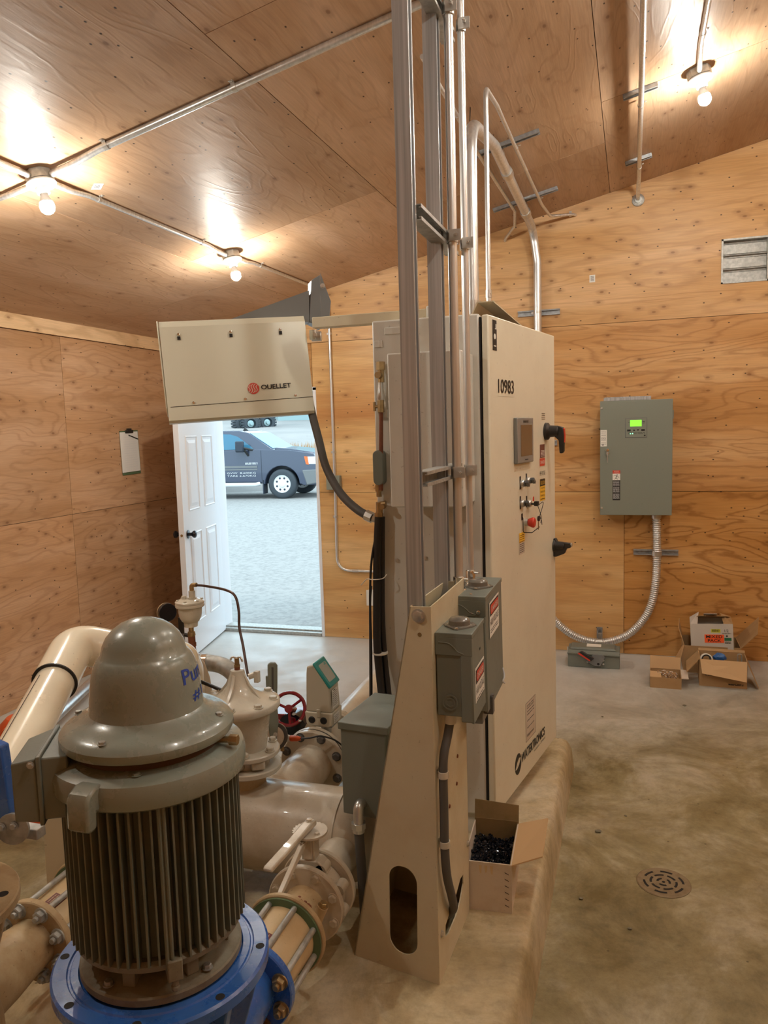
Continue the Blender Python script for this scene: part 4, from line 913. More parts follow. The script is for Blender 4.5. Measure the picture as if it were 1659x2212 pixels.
part('paper', 'paper', pp, lambda bm: fbox(bm, Fm, 0, .085, -.05, .06, 0, .001)); part('print', 'ink', pp, lambda bm: lines(bm, Fm, .01, .075, [-.03+.014*i for i in range(6)], .002, .0013))

# floor drain
dr = thing('floor_drain', (.12, 2.934, 0), 'round slotted drain grate set in the concrete floor', 'floor drain')
part('grate', 'drain_metal', dr, lambda bm: lathe(bm, V((.12, 2.934, -.001)), (0, 0, 1), [(0, .098), (.003, .098), (.005, .094), (.0042, .088), (.0042, 0)], 56))
def slots(bm):
    for rr, n_, ph, sp in ((.022, 3, 20, 34), (.046, 6, 50, 22), (.070, 6, 20, 18)):
        for i in range(n_):
            a0 = R(ph+360/n_*i); pa = []; 
            for k in range(7): a_ = a0+R(sp)*(k/3-1); pa.append(((rr+.004)*cos(a_), (rr+.004)*sin(a_)))
            for k in range(6, -1, -1): a_ = a0+R(sp)*(k/3-1); pa.append(((rr-.004)*cos(a_), (rr-.004)*sin(a_)))
            prism(bm, GF(.12, 2.934, 0, .0040), pa, 0, .0006)
    lathe(bm, V((.12, 2.934, .004)), (0, 0, 1), [(0, .006), (.0006, .006)], 14)
part('slot', 'dark_gap', dr, slots)
# debris on the floor
rn = random.Random(11)
for i, (x, y, s) in enumerate(((-.13, 3.25, .011), (-.02, 3.42, .005), (.0, 2.62, .006), (-.17, 2.75, .007), (.31, 4.9, .009), (-.16, 4.60, .005))):
    bm = NB(); bmesh.ops.create_icosphere(bm, subdivisions=1, radius=s)
    for v in bm.verts: v.co = V((v.co.x*1.4, v.co.y, v.co.z*.6))+V((rn.uniform(-1, 1), rn.uniform(-1, 1), rn.uniform(-.5, .5)))*s*.2+V((x, y, s*.5))
    o = fin(bm, 'concrete_crumb', 'motor_base', None); tag(o, 'small brown crumb of debris on the concrete floor', 'crumb', 'crumbs of debris on the concrete floor')

# ================================================================== CONTROL CABINET
Z = V((0, 0, 1))
cab_ = thing('control_cabinet', (-.72, 3.2, .17), 'tall white steel control cabinet with its front door slightly ajar', 'control cabinet')
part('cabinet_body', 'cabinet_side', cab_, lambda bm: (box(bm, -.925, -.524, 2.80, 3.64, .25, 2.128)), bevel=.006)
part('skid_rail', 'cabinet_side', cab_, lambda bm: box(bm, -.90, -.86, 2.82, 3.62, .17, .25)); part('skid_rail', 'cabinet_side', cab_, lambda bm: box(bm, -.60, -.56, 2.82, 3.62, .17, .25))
part('door_gasket', 'dark_gap', cab_, lambda bm: box(bm, -.524, -.517, 2.806, 3.63, .262, 2.116))
Dn = V((-.488, 2.796, .25)); du = V((.179, .984, 0)).normalized(); FDo = frame(Dn, du, Z); dw = FDo.to_3x3().col[2]
cd_ = part('cabinet_door', 'cabinet_paint', cab_, lambda bm: fbox(bm, FDo, 0, .848, 0, 1.873, -.027, 0), bevel=.006); cd_['label'] = 'white cabinet door standing ajar'
def dpl(a0, a1, z0, z1, m, name='label', **k): return plate(cd_, FDo, a0, a1, z0-.25, z1-.25, m, name, **k)
def dtx(s, a0, z0, w_, h_, m='ink', **k): return text(cd_, FDo, s, a0, z0-.25, w_, h_, m, **k)
dtx('10983', .092, 1.848, .178, .052, bold=.012); dpl(.085, .28, 1.837, 1.838, 'cabinet_side')
part('number_slash', 'ink', cd_, lambda bm: flat(bm, FDo, [(.140, 1.606), (.145, 1.604), (.166, 1.644), (.161, 1.646)], .0014))
tl = dpl(.040, .082, 2.000, 2.108, 'ink', 'name_plate')
part('certification_mark', 'white_label', cd_, lambda bm: (lathe(bm, FDo @ V((.061, 1.80, .0012)), dw, [(0, .010), (.0006, .010)], 20), fbox(bm, FDo, .063, .079, 1.826, 1.829, .0012, .0018), fbox(bm, FDo, .070, .079, 1.829, 1.845, .0012, .0018), fbox(bm, FDo, .050, .073, 1.764, 1.768, .0012, .0018)))
hmi = part('touch_screen', 'hmi_grey', cd_, lambda bm: fbox(bm, FDo, .262, .470, 1.327, 1.507, 0, .016), bevel=.003)
part('screen_glass', 'hmi_screen', hmi, lambda bm: fbox(bm, FDo, .305, .450, 1.355, 1.478, .016, .017))
part('print', 'ink', hmi, lambda bm: (lines(bm, FDo, .335, .405, [1.488, 1.4925], .003, .0172), lines(bm, FDo, .352, .395, [1.338], .004, .0172)))
def lever(bm):
    c = FDo @ V((.700, 1.447, 0)); lathe(bm, c, dw, [(0, .038), (.012, .037), (.020, .026), (.055, .024), (.060, .020), (.060, 0)], 28)
lv = part('rotary_handle', 'black_plastic', cd_, lever)
part('grip', 'black_plastic', lv, lambda bm: prism(bm, frame(FDo @ V((.700, 1.447, 0)), dw, Z), [(.030, .018), (.060, .022), (.080, .016), (.084, -.02), (.082, -.088), (.074, -.098), (.064, -.096), (.060, -.04), (.034, -.016)], -.013, .013), bevel=.004)
part('grip_stripe', 'danger_red', lv, lambda bm: prism(bm, frame(FDo @ V((.700, 1.447, 0)), dw, Z), [(.079, .014), (.084, .010), (.087, -.02), (.085, -.05), (.083, -.05)], -.008, .008))
plate(cd_, frame(FDo @ V((0, 0, .012)), du, Z), .672, .690, 1.432, 1.452, 'white_label', 'position_mark')
part('fine_print', 'ink', cd_, lambda bm: [fbox(bm, FDo, .640, .690, 1.500+.008*i, 1.502+.008*i, .0006, .0012) for i in range(4)])
d1 = dpl(.612, .680, 1.585, 1.642, 'maroon_label', 'label'); part('print', 'white_label', d1, lambda bm: [fbox(bm, FDo, .622, .672, 1.340+.006*i, 1.3425+.006*i, .0013, .0017) for i in range(5)])
d2 = dpl(.608, .682, 1.549, 1.582, 'danger_red', 'danger_label'); dtx('DANGER', .616, 1.558, .058, .014, 'white_label')
dtx('HIGH VOLTAGE', .606, 1.508, .078, .019, 'ink'); part('fine_print', 'ink', cd_, lambda bm: lines(bm, FDo, .608, .680, [1.240], .003))
d3 = dpl(.606, .684, 1.398, 1.492, 'yellow_label', 'caution_label'); dpl(.608, .682, 1.462, 1.490, 'ink', 'caution_label', lift=.0013); dtx('CAUTION', .613, 1.468, .064, .016, 'yellow_label', lift=.0024)
dtx('THIS EQUIPMENT', .612, 1.449, .064, .007, lift=.002); dtx('STARTS AND STOPS', .612, 1.433, .066, .008, lift=.002); dtx('AUTOMATICALLY', .612, 1.416, .064, .008, lift=.002); part('fine_print', 'ink', d3, lambda bm: lines(bm, FDo, .612, .680, [1.154], .003, .002))
def switch(s, z, knob='knob_silver'):
    dpl(s-.022, s-.006, z-.022, z+.030, 'ink', 'legend_plate')
    b = part('selector_switch', 'zinc', cd_, lambda bm: lathe(bm, FDo @ V((s, z-.25, 0)), dw, [(0, .016), (.010, .015), (.013, .013), (.013, 0)], 24))
    part('selector_knob', 'knob_dark', b, lambda bm: (lathe(bm, FDo @ V((s, z-.25, .013)), dw, [(0, .012), (.006, .012), (.006, 0)], 20), fbox(bm, frame(FDo @ V((s, z-.25, .019)), (du*.8-Z*.6), (du*.6+Z*.8)), -.015, .015, -.006, .006, 0, .014)), bevel=.002)
    return b
switch(.352, 1.494); switch(.432, 1.500); switch(.350, 1.414)
ks = part('key_switch', 'zinc', cd_, lambda bm: lathe(bm, FDo @ V((.432, 1.154, 0)), dw, [(0, .016), (.012, .015), (.016, .012), (.016, 0)], 24)); dpl(.410, .426, 1.392, 1.438, 'ink', 'legend_plate')
part('key', 'black_plastic', ks, lambda bm: (fbox(bm, FDo, .428, .437, 1.150, 1.158, .016, .030), fbox(bm, FDo, .420, .446, 1.146, 1.166, .030, .046)), bevel=.003)
part('key_tag', 'danger_red', ks, lambda bm: prism(bm, FDo, [(.418, 1.168), (.428, 1.166), (.424, 1.185), (.42, 1.18)], .026, .030))
part('key_wire', 'black_rubber', ks, lambda bm: (tube(bm, smooth_path([FDo @ V(q) for q in ((.440, 1.150, .045), (.452, 1.160, .06), (.446, 1.128, .055), (.438, 1.105, .05), (.444, 1.085, .055), (.440, 1.068, .058))]), .0013, 6), tube(bm, smooth_path([FDo @ V(q) for q in ((.440, 1.148, .04), (.436, 1.125, .05), (.440, 1.10, .055), (.433, 1.075, .055))]), .0013, 6)))
es = part('emergency_stop', 'danger_red', cd_, lambda bm: lathe(bm, FDo @ V((.395, 1.082, .014)), dw, [(0, .012), (.004, .016), (.018, .021), (.024, .021), (.028, .017), (.028, 0)], 28)); es['label'] = 'red mushroom stop button'
part('collar', 'zinc', es, lambda bm: lathe(bm, FDo @ V((.395, 1.082, 0)), dw, [(0, .016), (.014, .015), (.014, 0)], 24)); dpl(.348, .366, 1.345, 1.372, 'ink', 'legend_plate')
part('spare_key', 'black_plastic', es, lambda bm: lathe(bm, FDo @ V((.425, 1.095, .046)), dw, [(0, .011), (.006, .011)], 16)); part('key_blade', 'brass', es, lambda bm: fbox(bm, FDo, .423, .428, 1.050, 1.088, .046, .049))
part('wire_guard', 'black_rubber', es, lambda bm: tube(bm, fillet([FDo @ V(q) for q in ((.355, 1.105, .001), (.352, 1.105, .006), (.352, 1.045, .006), (.395, 1.040, .03), (.43, 1.06, .05))], .01), .0018, 6))
y1 = dpl(.316, .384, 1.208, 1.293, 'box_white', 'label'); dpl(.316, .384, 1.256, 1.296, 'yellow_label', 'label', lift=.0013); part('fine_print', 'ink', y1, lambda bm: lines(bm, FDo, .320, .38, [1.034, 1.026, 1.018, 1.008, .998, .990, .982, .974, .966], .0025, .0022))
pl = part('rating_plate', 'box_white', cd_, lambda bm: fbox(bm, FDo, .378, .512, .150, .318, .0004, .001))
part('fine_print', 'seal_grey', pl, lambda bm: (lines(bm, FDo, .395, .495, [.300, .290, .275, .262, .235, .205], .004, .0014), [fbox(bm, FDo, a, b, c, d, .001, .0014) for a, b, c, d in ((.378, .512, .15, .1515), (.378, .512, .3165, .318), (.378, .3795, .15, .318), (.5105, .512, .15, .318))]))
text(pl, FDo, 'Watertronics', .392, .168, .095, .013, 'ink')
text(cd_, FDo, 'WATERTRONICS', .315, .085, .335, .040, 'ink', bold=.03); text(cd_, FDo, 'A LINDSAY COMPANY', .49, .066, .17, .009, 'ink')
def lgo(bm):
    cx, cz_ = .272, .100
    up_ = [(cx+.040*cos(R(a)), cz_+.044*sin(R(a))) for a in range(20, 201, 15)]+[(cx-.012, cz_+.010), (cx+.012, cz_+.022)]
    lo = [(cx+.040*cos(R(a)), cz_+.044*sin(R(a))) for a in range(200, 381, 15)]+[(cx+.014, cz_-.008), (cx-.012, cz_-.018)]
    prism(bm, FDo, up_, .0006, .0012); prism(bm, FDo, lo, .0006, .0012)
part('wave_logo', 'ink', cd_, lgo)
# T-latch at the far edge
lt = part('door_latch', 'black_plastic', cd_, lambda bm: (lathe(bm, FDo @ V((.822, .922, 0)), dw, [(0, .030), (.008, .030), (.012, .022), (.050, .018), (.050, 0)], 24), prism(bm, frame(FDo @ V((.822, .922, 0)), dw, Z), [(.0, .035), (.010, .036), (.018, .020), (.075, .016), (.080, .006), (.078, -.006), (.060, -.010), (.050, -.034), (.012, -.050), (0, -.050)], -.012, .012)), bevel=.003)
part('lock_cylinder', 'zinc', lt, lambda bm: lathe(bm, FDo @ V((.822, .930, .078)), dw, [(0, .009), (.006, .009), (.007, 0)], 14)); part('latch_mark', 'white_label', lt, lambda bm: fbox(bm, frame(FDo @ V((.822, .922, 0)), dw, Z), .020, .030, -.012, .002, .0125, .0135))
# equipment box on the cabinet's side and its edge details
eb = part('side_housing', 'cabinet_side', cab_, lambda bm: box(bm, -.803, -.546, 2.585, 2.80, 1.455, 1.985), bevel=.005); eb['label'] = 'shallow white housing on the near side of the cabinet'
part('embossed_tab', 'cabinet_side', cab_, lambda bm: (box(bm, -.915, -.895, 2.793, 2.80, 2.03, 2.055), box(bm, -.895, -.885, 2.795, 2.80, 2.03, 2.055), box(bm, -.875, -.80, 2.795, 2.80, 2.075, 2.10)), bevel=.002)
bolts(cab_, [(-.905, 2.799, 1.815), (-.925+.075, 2.799, 1.23), (-.74, 2.799, 1.242)], (0, -1, 0), .006, .006)
# gusset bracket on top
gb = thing('top_bracket', (-.49, 3.1, 2.128), 'tan folded steel bracket lying along the top edge of the white cabinet', 'bracket')
part('bracket', 'stand_paint', gb, lambda bm: prism(bm, frame((0, 2.83, 2.128), (1, 0, 0), Z), [(-.590, .001), (-.555, .001), (-.535, .045), (-.475, .045), (-.475, .041), (-.531, .041), (-.551, .0)][:6]+[(-.552, -.0)], 0, -.78), sharp=20)
# supply arm to the heater
ar = thing('heater_beam', (-1.1, 2.90, 2.13), 'cream square steel arm reaching from the cabinet top to the hanging heater', 'support arm')
part('square_tube', 'stand_paint', ar, lambda bm: box(bm, -1.20, -.72, 2.885, 2.93, 2.130, 2.172), bevel=.003)
part('end_cap', 'cabinet_side', ar, lambda bm: box(bm, -.735, -.69, 2.875, 2.94, 2.130, 2.18), bevel=.004)
bolts(ar, [(-.715, 2.905, 2.18)], (0, 0, 1), .009, .018)

# side fittings and hoses
def hose(name, label, pts, r, m='black_rubber', cat='hose', group=None, k=8, extra=None):
    t = thing(name, pts[0], label, cat, group); part('tube', m, t, lambda bm: tube(bm, smooth_path(pts, k), r, 12)); return t
fv = thing('brass_valve', (-.885, 2.775, 1.80), 'tarnished brass valve assembly on the cabinet side left of the white housing', 'valve')
part('valve_body', 'brass', fv, lambda bm: (cyl(bm, (-.885, 2.77, 1.90), (-.885, 2.77, 1.97), .012), cyl(bm, (-.885, 2.77, 1.945), (-.885, 2.77, 1.975), .017, n=6), cyl(bm, (-.887, 2.76, 1.925), (-.887, 2.735, 1.925), .012)))
part('needle_body', 'zinc', fv, lambda bm: (lathe(bm, V((-.888, 2.77, 1.835)), (0, 0, 1), [(0, .012), (.01, .016), (.03, .013), (.055, .010), (.075, .009)], 16)))
part('shutoff_cock', 'brass', fv, lambda bm: (cyl(bm, (-.889, 2.77, 1.79), (-.889, 2.77, 1.835), .013, n=6), cyl(bm, (-.889, 2.77, 1.812), (-.912, 2.77, 1.812), .006), box(bm, -.918, -.910, 2.765, 2.775, 1.795, 1.83)), bevel=.001)
part('mounting_bracket', 'cabinet_side', fv, lambda bm: box(bm, -.905, -.87, 2.782, 2.799, 1.77, 1.80))
hose('hose', 'rusty thin copper tube running down beside the white housing from the brass valve', [(-.889, 2.77, 1.79), (-.890, 2.765, 1.70), (-.893, 2.765, 1.60), (-.897, 2.765, 1.50)], .008, 'rusty', 'tube')
ob = thing('oval_conduit_box', (-.905, 2.775, 1.53), 'grey oval conduit body with a cable gland on the cabinet side', 'conduit body')
part('housing', 'box_grey', ob, lambda bm: prism(bm, frame((-.905, 2.80, 1.585), (1, 0, 0), Z), rrect(-.018, .022, -.065, .065, .019), 0, .045), bevel=.003)
part('cable_gland', 'brass', ob, lambda bm: (cyl(bm, (-.908, 2.775, 1.495), (-.908, 2.775, 1.52), .014, n=6), cyl(bm, (-.908, 2.775, 1.475), (-.908, 2.775, 1.495), .010), cyl(bm, (-.890, 2.775, 1.44), (-.890, 2.745, 1.44), .010)))
bg = thing('hose_fitting', (-.908, 2.77, 1.41), 'brown brass elbow fitting above the thick black hose at the cabinet side', 'hose fitting')
part('elbow', 'brass', bg, lambda bm: (cyl(bm, (-.908, 2.77, 1.40), (-.906, 2.77, 1.455), .014, n=8), cyl(bm, (-.906, 2.77, 1.447), (-.88, 2.77, 1.450), .011), cyl(bm, (-.909, 2.77, 1.395), (-.909, 2.77, 1.415), .017, n=6)))
hose('hose', 'thick black hose hanging down the cabinet side below the brass elbow', [(-.909, 2.765, 1.40), (-.918, 2.76, 1.25), (-.925, 2.76, 1.05), (-.925, 2.75, .90), (-.905, 2.72, .75), (-.87, 2.66, .60), (-.84, 2.6, .45)], .0155)
hose('hose', 'second black hose hanging beside the thick one, nearer the housing', [(-.897, 2.77, 1.40), (-.905, 2.775, 1.22), (-.910, 2.775, 1.03), (-.905, 2.77, .88), (-.88, 2.73, .74), (-.85, 2.68, .60), (-.82, 2.62, .45)], .0115)
hose('cable', 'slim black cable hanging just left of the thick black hose', [(-.905, 2.765, 1.39), (-.935, 2.75, 1.25), (-.948, 2.75, 1.10), (-.950, 2.75, .92), (-.955, 2.75, .70), (-.955, 2.72, .45)], .0045, cat='cable')
hose('cable', 'thin black cord curving out of the wall outlet and hanging straight down', [(-2.035, 5.90, .352), (-2.06, 5.86, .350), (-1.02, 2.98, 1.085), (-1.0, 2.90, 1.04), (-.998, 2.88, .90), (-.99, 2.84, .70), (-.985, 2.80, .45)][2:], .0045, cat='cable')
tie = thing('cable_tie', (-.92, 2.76, 1.17), 'thin white wire tied around the black hoses at mid height', 'cable tie'); part('tie', 'white_label', tie, lambda bm: tube(bm, smooth_path([(-.99, 2.77, 1.135), (-.955, 2.74, 1.165), (-.93, 2.735, 1.165), (-.895, 2.745, 1.168), (-.885, 2.77, 1.18)]), .0018, 6))
tie = thing('cable_tie', (-.92, 2.76, .87), 'thin white strap around the black hoses lower down', 'cable tie'); part('tie', 'white_label', tie, lambda bm: lathe(bm, V((-.916, 2.755, .875)), (.0, -.05, 1), [(0, .029), (0, .030), (.005, .030), (.005, .029)], 24))
ot = thing('wall_outlet', (-2.03, 5.94, .33), 'white plastic outlet on the back wall low beside the cabinet hoses', 'outlet')
part('outlet_box', 'plastic_white', ot, lambda bm: box(bm, -2.06, -1.99, 5.90, 5.949, .30, .42), bevel=.006); part('cover_plate', 'plastic_white', ot, lambda bm: box(bm, -2.065, -1.985, 5.895, 5.90, .295, .425), bevel=.002)

# ================================================================== HANGING HEATER
H0 = V((-1.745, 2.659, 2.174)); HR = V((-1.265, 2.964, 2.205)); HB = V((-1.702, 2.627, 1.772))
hu = (HR-H0).normalized(); hv = (H0-HB).normalized(); FH = frame(HB, hu, hv); HW, HH = (HR-H0).length, (H0-HB).length   # w toward the camera
he = thing('unit_heater', HB, 'cream boxy electric unit heater hanging tilted from a grey bracket above the doorway', 'heater')
hprof = [(0, .012), (0, .055), (-.004, HH-.03), (-.022, HH-.004), (-.05, HH), (-.24, HH), (-.24, .06), (-.06, .012), (-.03, .001), (-.012, .003)]
FHs = frame(HB, FH.to_3x3().col[2], hv)      # profile frame: x = out of the face, y = up
def hshell(bm):
    s = FHs.to_3x3().col[2].dot(hu); prism(bm, FHs, hprof, 0, HW*s)
part('housing', 'heater_cream', he, hshell, sharp=25)
FHf = frame(FH @ V((0, 0, .0005)), hu, hv)
part('seam', 'dark_gap', he, lambda bm: fbox(bm, FHf, .012, HW-.001, .0635, .0650, -.002, .0012))
part('end_panel', 'heater_cream', he, lambda bm: fbox(bm, FH, -.006, 0, .06, HH-.005, -.235, -.006), bevel=.003)
part('air_slot', 'dark_gap', he, lambda bm: [fbox(bm, FHf, x-.006, x+.006, HH-.083, HH-.070, -.001, .0012) for x in (.072, .272, .468)])
def hs(x, y): lathe(bm_, FHf @ V((x, y, 0)), FH.to_3x3().col[2], [(0, .0055), (.003, .005), (.004, 0)], 12)
bm_ = NB(); [hs(x, y) for x, y in ((.072, HH-.062), (.272, HH-.062), (.468, HH-.062), (.10, .075), (.30, .075), (.50, .075))]; fin(bm_, 'screw', 'chrome', he)
def glb(bm): lathe(bm, FHf @ V((.336, .114, .0003)), FH.to_3x3().col[2], [(0, .0225), (.0006, .0225)], 40)
lg_ = part('round_emblem', 'logo_red', he, glb)
def wav(bm):
    for k in range(4):
        x0 = .336-.018+.0095*k; pa = []
        for j in range(9):
            t_ = j/8; y = .114+.019*(2*t_-1)*(.75 if k in (0, 3) else .95); pa.append((x0+.005*sin(t_*6.28)+.012*(t_-.5)+.002, y))
        for a, b in zip(pa, pa[1:]): flat(bm, FHf, [(a[0]-.0014, a[1]), (a[0]+.0014, a[1]), (b[0]+.0014, b[1]), (b[0]-.0014, b[1])], .0014)
part('wave_lines', 'heater_cream', lg_, wav)
text(he, FHf, 'OUELLET', .366, .107, .120, .019, 'ink', bold=.02)
hb = thing('heater_bracket', (-1.3, 3.03, 2.19), 'grey sheet steel swivel bracket above the cream heater', 'bracket')
B_ = [V(q) for q in ((-1.639, 2.93, 2.19), (-1.278, 3.056, 2.308), (-1.270, 3.064, 2.36), (-1.225, 3.08, 2.366), (-1.197, 3.077, 2.262), (-1.200, 3.066, 2.173), (-1.277, 3.043, 2.188))]
back = V((-.12, .19, 0))
def wedge(bm):
    q = [B_[0]+V((.02, .01, 0)), B_[6]+V((0, 0, -.01)), B_[1]+V((0, 0, .0)), ]
    a = [bm.verts.new(p) for p in q]; b = [bm.verts.new(p+back*.6) for p in q]; bm.faces.new(a); bm.faces.new(b[::-1])
    for i in range(3): bm.faces.new([a[i], a[(i+1) % 3], b[(i+1) % 3], b[i]])
part('side_arm', 'heater_grey', hb, wedge)
def vpl(bm):
    q = [B_[6], V((-1.262, 3.044, 2.165)), V((-1.225, 3.052, 2.155)), V((-1.235, 3.072, 2.385)), B_[2]]
    hexa(bm, [B_[6]-Z*.01, V((-1.225, 3.052, 2.150)), V((-1.232, 3.07, 2.37)), B_[2]-Z*.01]+[p+back*.35 for p in (B_[6]-Z*.01, V((-1.225, 3.052, 2.150)), V((-1.232, 3.07, 2.37)), B_[2]-Z*.01)])
part('upright', 'heater_grey', hb, vpl, bevel=.003)
part('edge_flange', 'heater_grey', hb, lambda bm: hexa(bm, [V((-1.228, 3.05, 2.150)), V((-1.196, 3.058, 2.170)), V((-1.192, 3.077, 2.262)), V((-1.232, 3.072, 2.378)), V((-1.230, 3.06, 2.150)), V((-1.199, 3.068, 2.170)), V((-1.195, 3.087, 2.262)), V((-1.236, 3.082, 2.378))]), bevel=.001)
part('pivot_clamp', 'zinc', hb, lambda bm: (cyl(bm, (-1.26, 3.02, 2.115), (-1.22, 3.03, 2.115), .02), box(bm, -1.262, -1.235, 3.0, 3.03, 2.10, 2.14)), bevel=.002); bolts(hb, [(-1.235, 3.0, 2.118), (-1.215, 3.05, 2.32)], (.3, -1, 0), .007, .007)
hose('flexible_cable', 'thick dark flexible cable curving from the heater down to the cabinet side', [(-1.265, 2.97, 1.93), (-1.253, 2.965, 1.825), (-1.208, 2.930, 1.693), (-1.162, 2.885, 1.582), (-1.090, 2.844, 1.484), (-1.013, 2.81, 1.425), (-.955, 2.80, 1.395)], .0165, 'seal_grey', 'cable')
cg = thing('cable_gland', (-.94, 2.80, 1.385), 'silver cable gland where the heater cable enters the cabinet edge', 'cable gland'); part('gland', 'zinc', cg, lambda bm: (cyl(bm, (-.972, 2.802, 1.403), (-.945, 2.798, 1.392), .022, n=8), cyl(bm, (-.945, 2.798, 1.392), (-.93, 2.80, 1.387), .015)))

# ================================================================== STAND WITH STRUTS AND DISCONNECTS
SA, SB, SCc = V((-.784, 2.025, .17)), V((-.509, 1.970, .17)), V((-.495, 2.331, .17))
su = (SB-SA).normalized(); FS = frame(SA, su, Z); sw = (SB-SA).length     # w toward the camera
ss = (SCc-SB).normalized(); FSs = frame(SB, ss, Z); ssl = .36              # side, w toward +X
def holed(bm, F, outer, holes, th):
    for c in (0, -th):
        ed = []
        for lp in [outer]+holes:
            vs = [bm.verts.new(F @ V((x, y, c))) for x, y in lp]; ed += [bm.edges.new((vs[i], vs[(i+1) % len(vs)])) for i in range(len(vs))]
        bmesh.ops.triangle_fill(bm, use_beauty=True, use_dissolve=False, edges=ed)
    for lp in [outer]+holes:
        a = [bm.verts.new(F @ V((x, y, 0))) for x, y in lp]; b = [bm.verts.new(F @ V((x, y, -th))) for x, y in lp]
        for i in range(len(lp)): bm.faces.new([a[i], a[(i+1) % len(lp)], b[(i+1) % len(lp)], b[i]])
    bmesh.ops.remove_doubles(bm, verts=bm.verts[:], dist=1e-5)
sd_ = thing('equipment_stand', (-.62, 2.15, .17), 'tapered tan sheet steel stand with rounded slots on the concrete pad', 'stand')
topz = 1.08
slot = rrect(.128, .218, .058, .325, .044, 8); slot = [(x-.015*(y-.058)/.27*-1*0+ (.325-y)*-.02, y) for x, y in slot]
part('front_plate', 'stand_paint', sd_, lambda bm: holed(bm, FS, [(0, 0), (sw, 0), (sw, topz+.004), (.217, topz)], [slot], .004), sharp=30)
tri = [(.075, .118), (.105, .098)]+[(.14, .085), (.20, .12), (.262, .165), (.288, .19), (.290, .21), (.27, .20), (.20, .16)][0:0]
sidehole = [(.070, .105), (.085, .095), (.13, .112), (.20, .118), (.262, .128), (.285, .150), (.283, .178), (.255, .180), (.22, .165), (.15, .130), (.09, .128)]
sidehole = [(.068, .100), (.110, .085), (.18, .085), (.245, .10), (.285, .135), (.285, .165), (.25, .172), (.19, .150), (.12, .142), (.075, .132)]
part('side_plate', 'stand_paint', sd_, lambda bm: holed(bm, FSs, [(0, 0), (ssl, 0), (ssl, topz+.012), (.0, topz+.004)], [sidehole], .004), sharp=30)
part('left_side_plate', 'stand_paint', sd_, lambda bm: hexa(bm, [SA+ss*.0, SA+ss*.36, SA+ss*.36+su*.217+Z*topz, SA+su*.217+Z*topz]+[p+su*.004 for p in (SA, SA+ss*.36, SA+ss*.36+su*.217+Z*topz, SA+su*.217+Z*topz)]))
part('back_plate', 'stand_paint', sd_, lambda bm: hexa(bm, [SA+ss*.36, SB+ss*.36, SB+ss*.36+Z*topz, SA+ss*.36+su*.217+Z*topz]+[p-ss*.004 for p in (SA+ss*.36, SB+ss*.36, SB+ss*.36+Z*topz, SA+ss*.36+su*.217+Z*topz)]))
bolts(sd_, [FS @ V((.243, 1.056, 0))], FS.to_3x3().col[2], .014, .009, 'zinc'); part('pilot_hole', 'brass', sd_, lambda bm: lathe(bm, FS @ V((.245, 1.005, 0)), FS.to_3x3().col[2], [(0, .006), (.0006, .006)], 16))
part('rivet', 'rusty', sd_, lambda bm: [lathe(bm, FSs @ V(q), FSs.to_3x3().col[2], [(0, .006), (.003, .005), (.004, 0)], 10) for q in ((.14, .46, 0), (.225, .49, 0), (.24, .57, 0), (.20, .70, 0))])
bolts(sd_, [FSs @ V((.03, .135, 0)), FSs @ V((.345, .235, 0))], FSs.to_3x3().col[2], .007, .007)
# tall struts
st1 = thing('tall_strut', (-.556, 2.03, 1.24), 'nearer of the two tall galvanized struts, in the top of the tan stand', 'strut')
part('channel', 'galvanized_strut', st1, lambda bm: strut(bm, V((-.556, 1.998, 1.16)), V((-.556, 2.0, cz(-.556)-.03)), (.42, .91, 0), .0413), sharp=25)
def s1b(bm): strut(bm, V((-.575, 2.0, 1.20)), V((-.575, 2.0, cz(-.57)-.02)), (1, 0, 0), .0413)
for o in list(st1.children): bpy.data.objects.remove(o)
def dstr(cx, cy, z0, z1, ang):
    """back of the channel faces the camera, its open slot faces +X"""
    n_ = V((cos(R(ang)), sin(R(ang)), 0))
    return lambda bm: strut(bm, V((cx, cy, z0)), V((cx, cy, z1)), n_)
part('channel', 'galvanized_strut', st1, dstr(-.583, 2.020, 1.19, cz(-.57)-.02, 0), sharp=25)
st2 = thing('tall_strut', (-.55, 2.32, 1.2), 'farther of the two tall galvanized struts, behind the upright conduits', 'strut')
part('channel', 'galvanized_strut', st2, dstr(-.583, 2.33, 1.10, cz(-.57)-.02, 0), sharp=25)
# cross brackets carrying the conduits
def cross(z, label, rise=0.):
    t = thing('strut_bracket', (-.53, 2.2, z), label, 'bracket'); a = V((-.570, 2.044, z)); b = V((-.570, 2.50, z+rise))
    part('channel', 'dull_steel', t, lambda bm: strut(bm, a, b, (1, 0, 0), .0413), sharp=25); bolts(t, [(-.567, 2.065, z)], (1, 0, 0), .008, .008)
    for y, r_, x in ((2.345, .0138, -.5135), (2.455, .0112, -.499)):
        c = part('conduit_clamp', 'zinc', t, lambda bm: (lathe(bm, V((x, y, z-.017)), (0, 0, 1), [(0, r_+.0005), (0, r_+.004), (.034, r_+.004), (.034, r_+.0005)], 20), box(bm, x-.004, x+.030, y-r_-.010, y-r_-.003, z-.016, z+.016)))
        part('clamp_screw', 'zinc', c, lambda bm: (cyl(bm, (x+.016, y-r_-.035, z), (x+.016, y-r_+.0, z), .0035), cyl(bm, (x+.016, y-r_-.028, z), (x+.016, y-r_-.020, z), .007, n=6)))
cross(2.292, 'upper cross bracket of strut channel tying the tall struts to the upright conduits'); cross(1.590, 'middle cross bracket of strut channel tying the tall struts to the upright conduits'); cross(2.93, 'topmost cross bracket of strut channel at the upper edge of the photo')
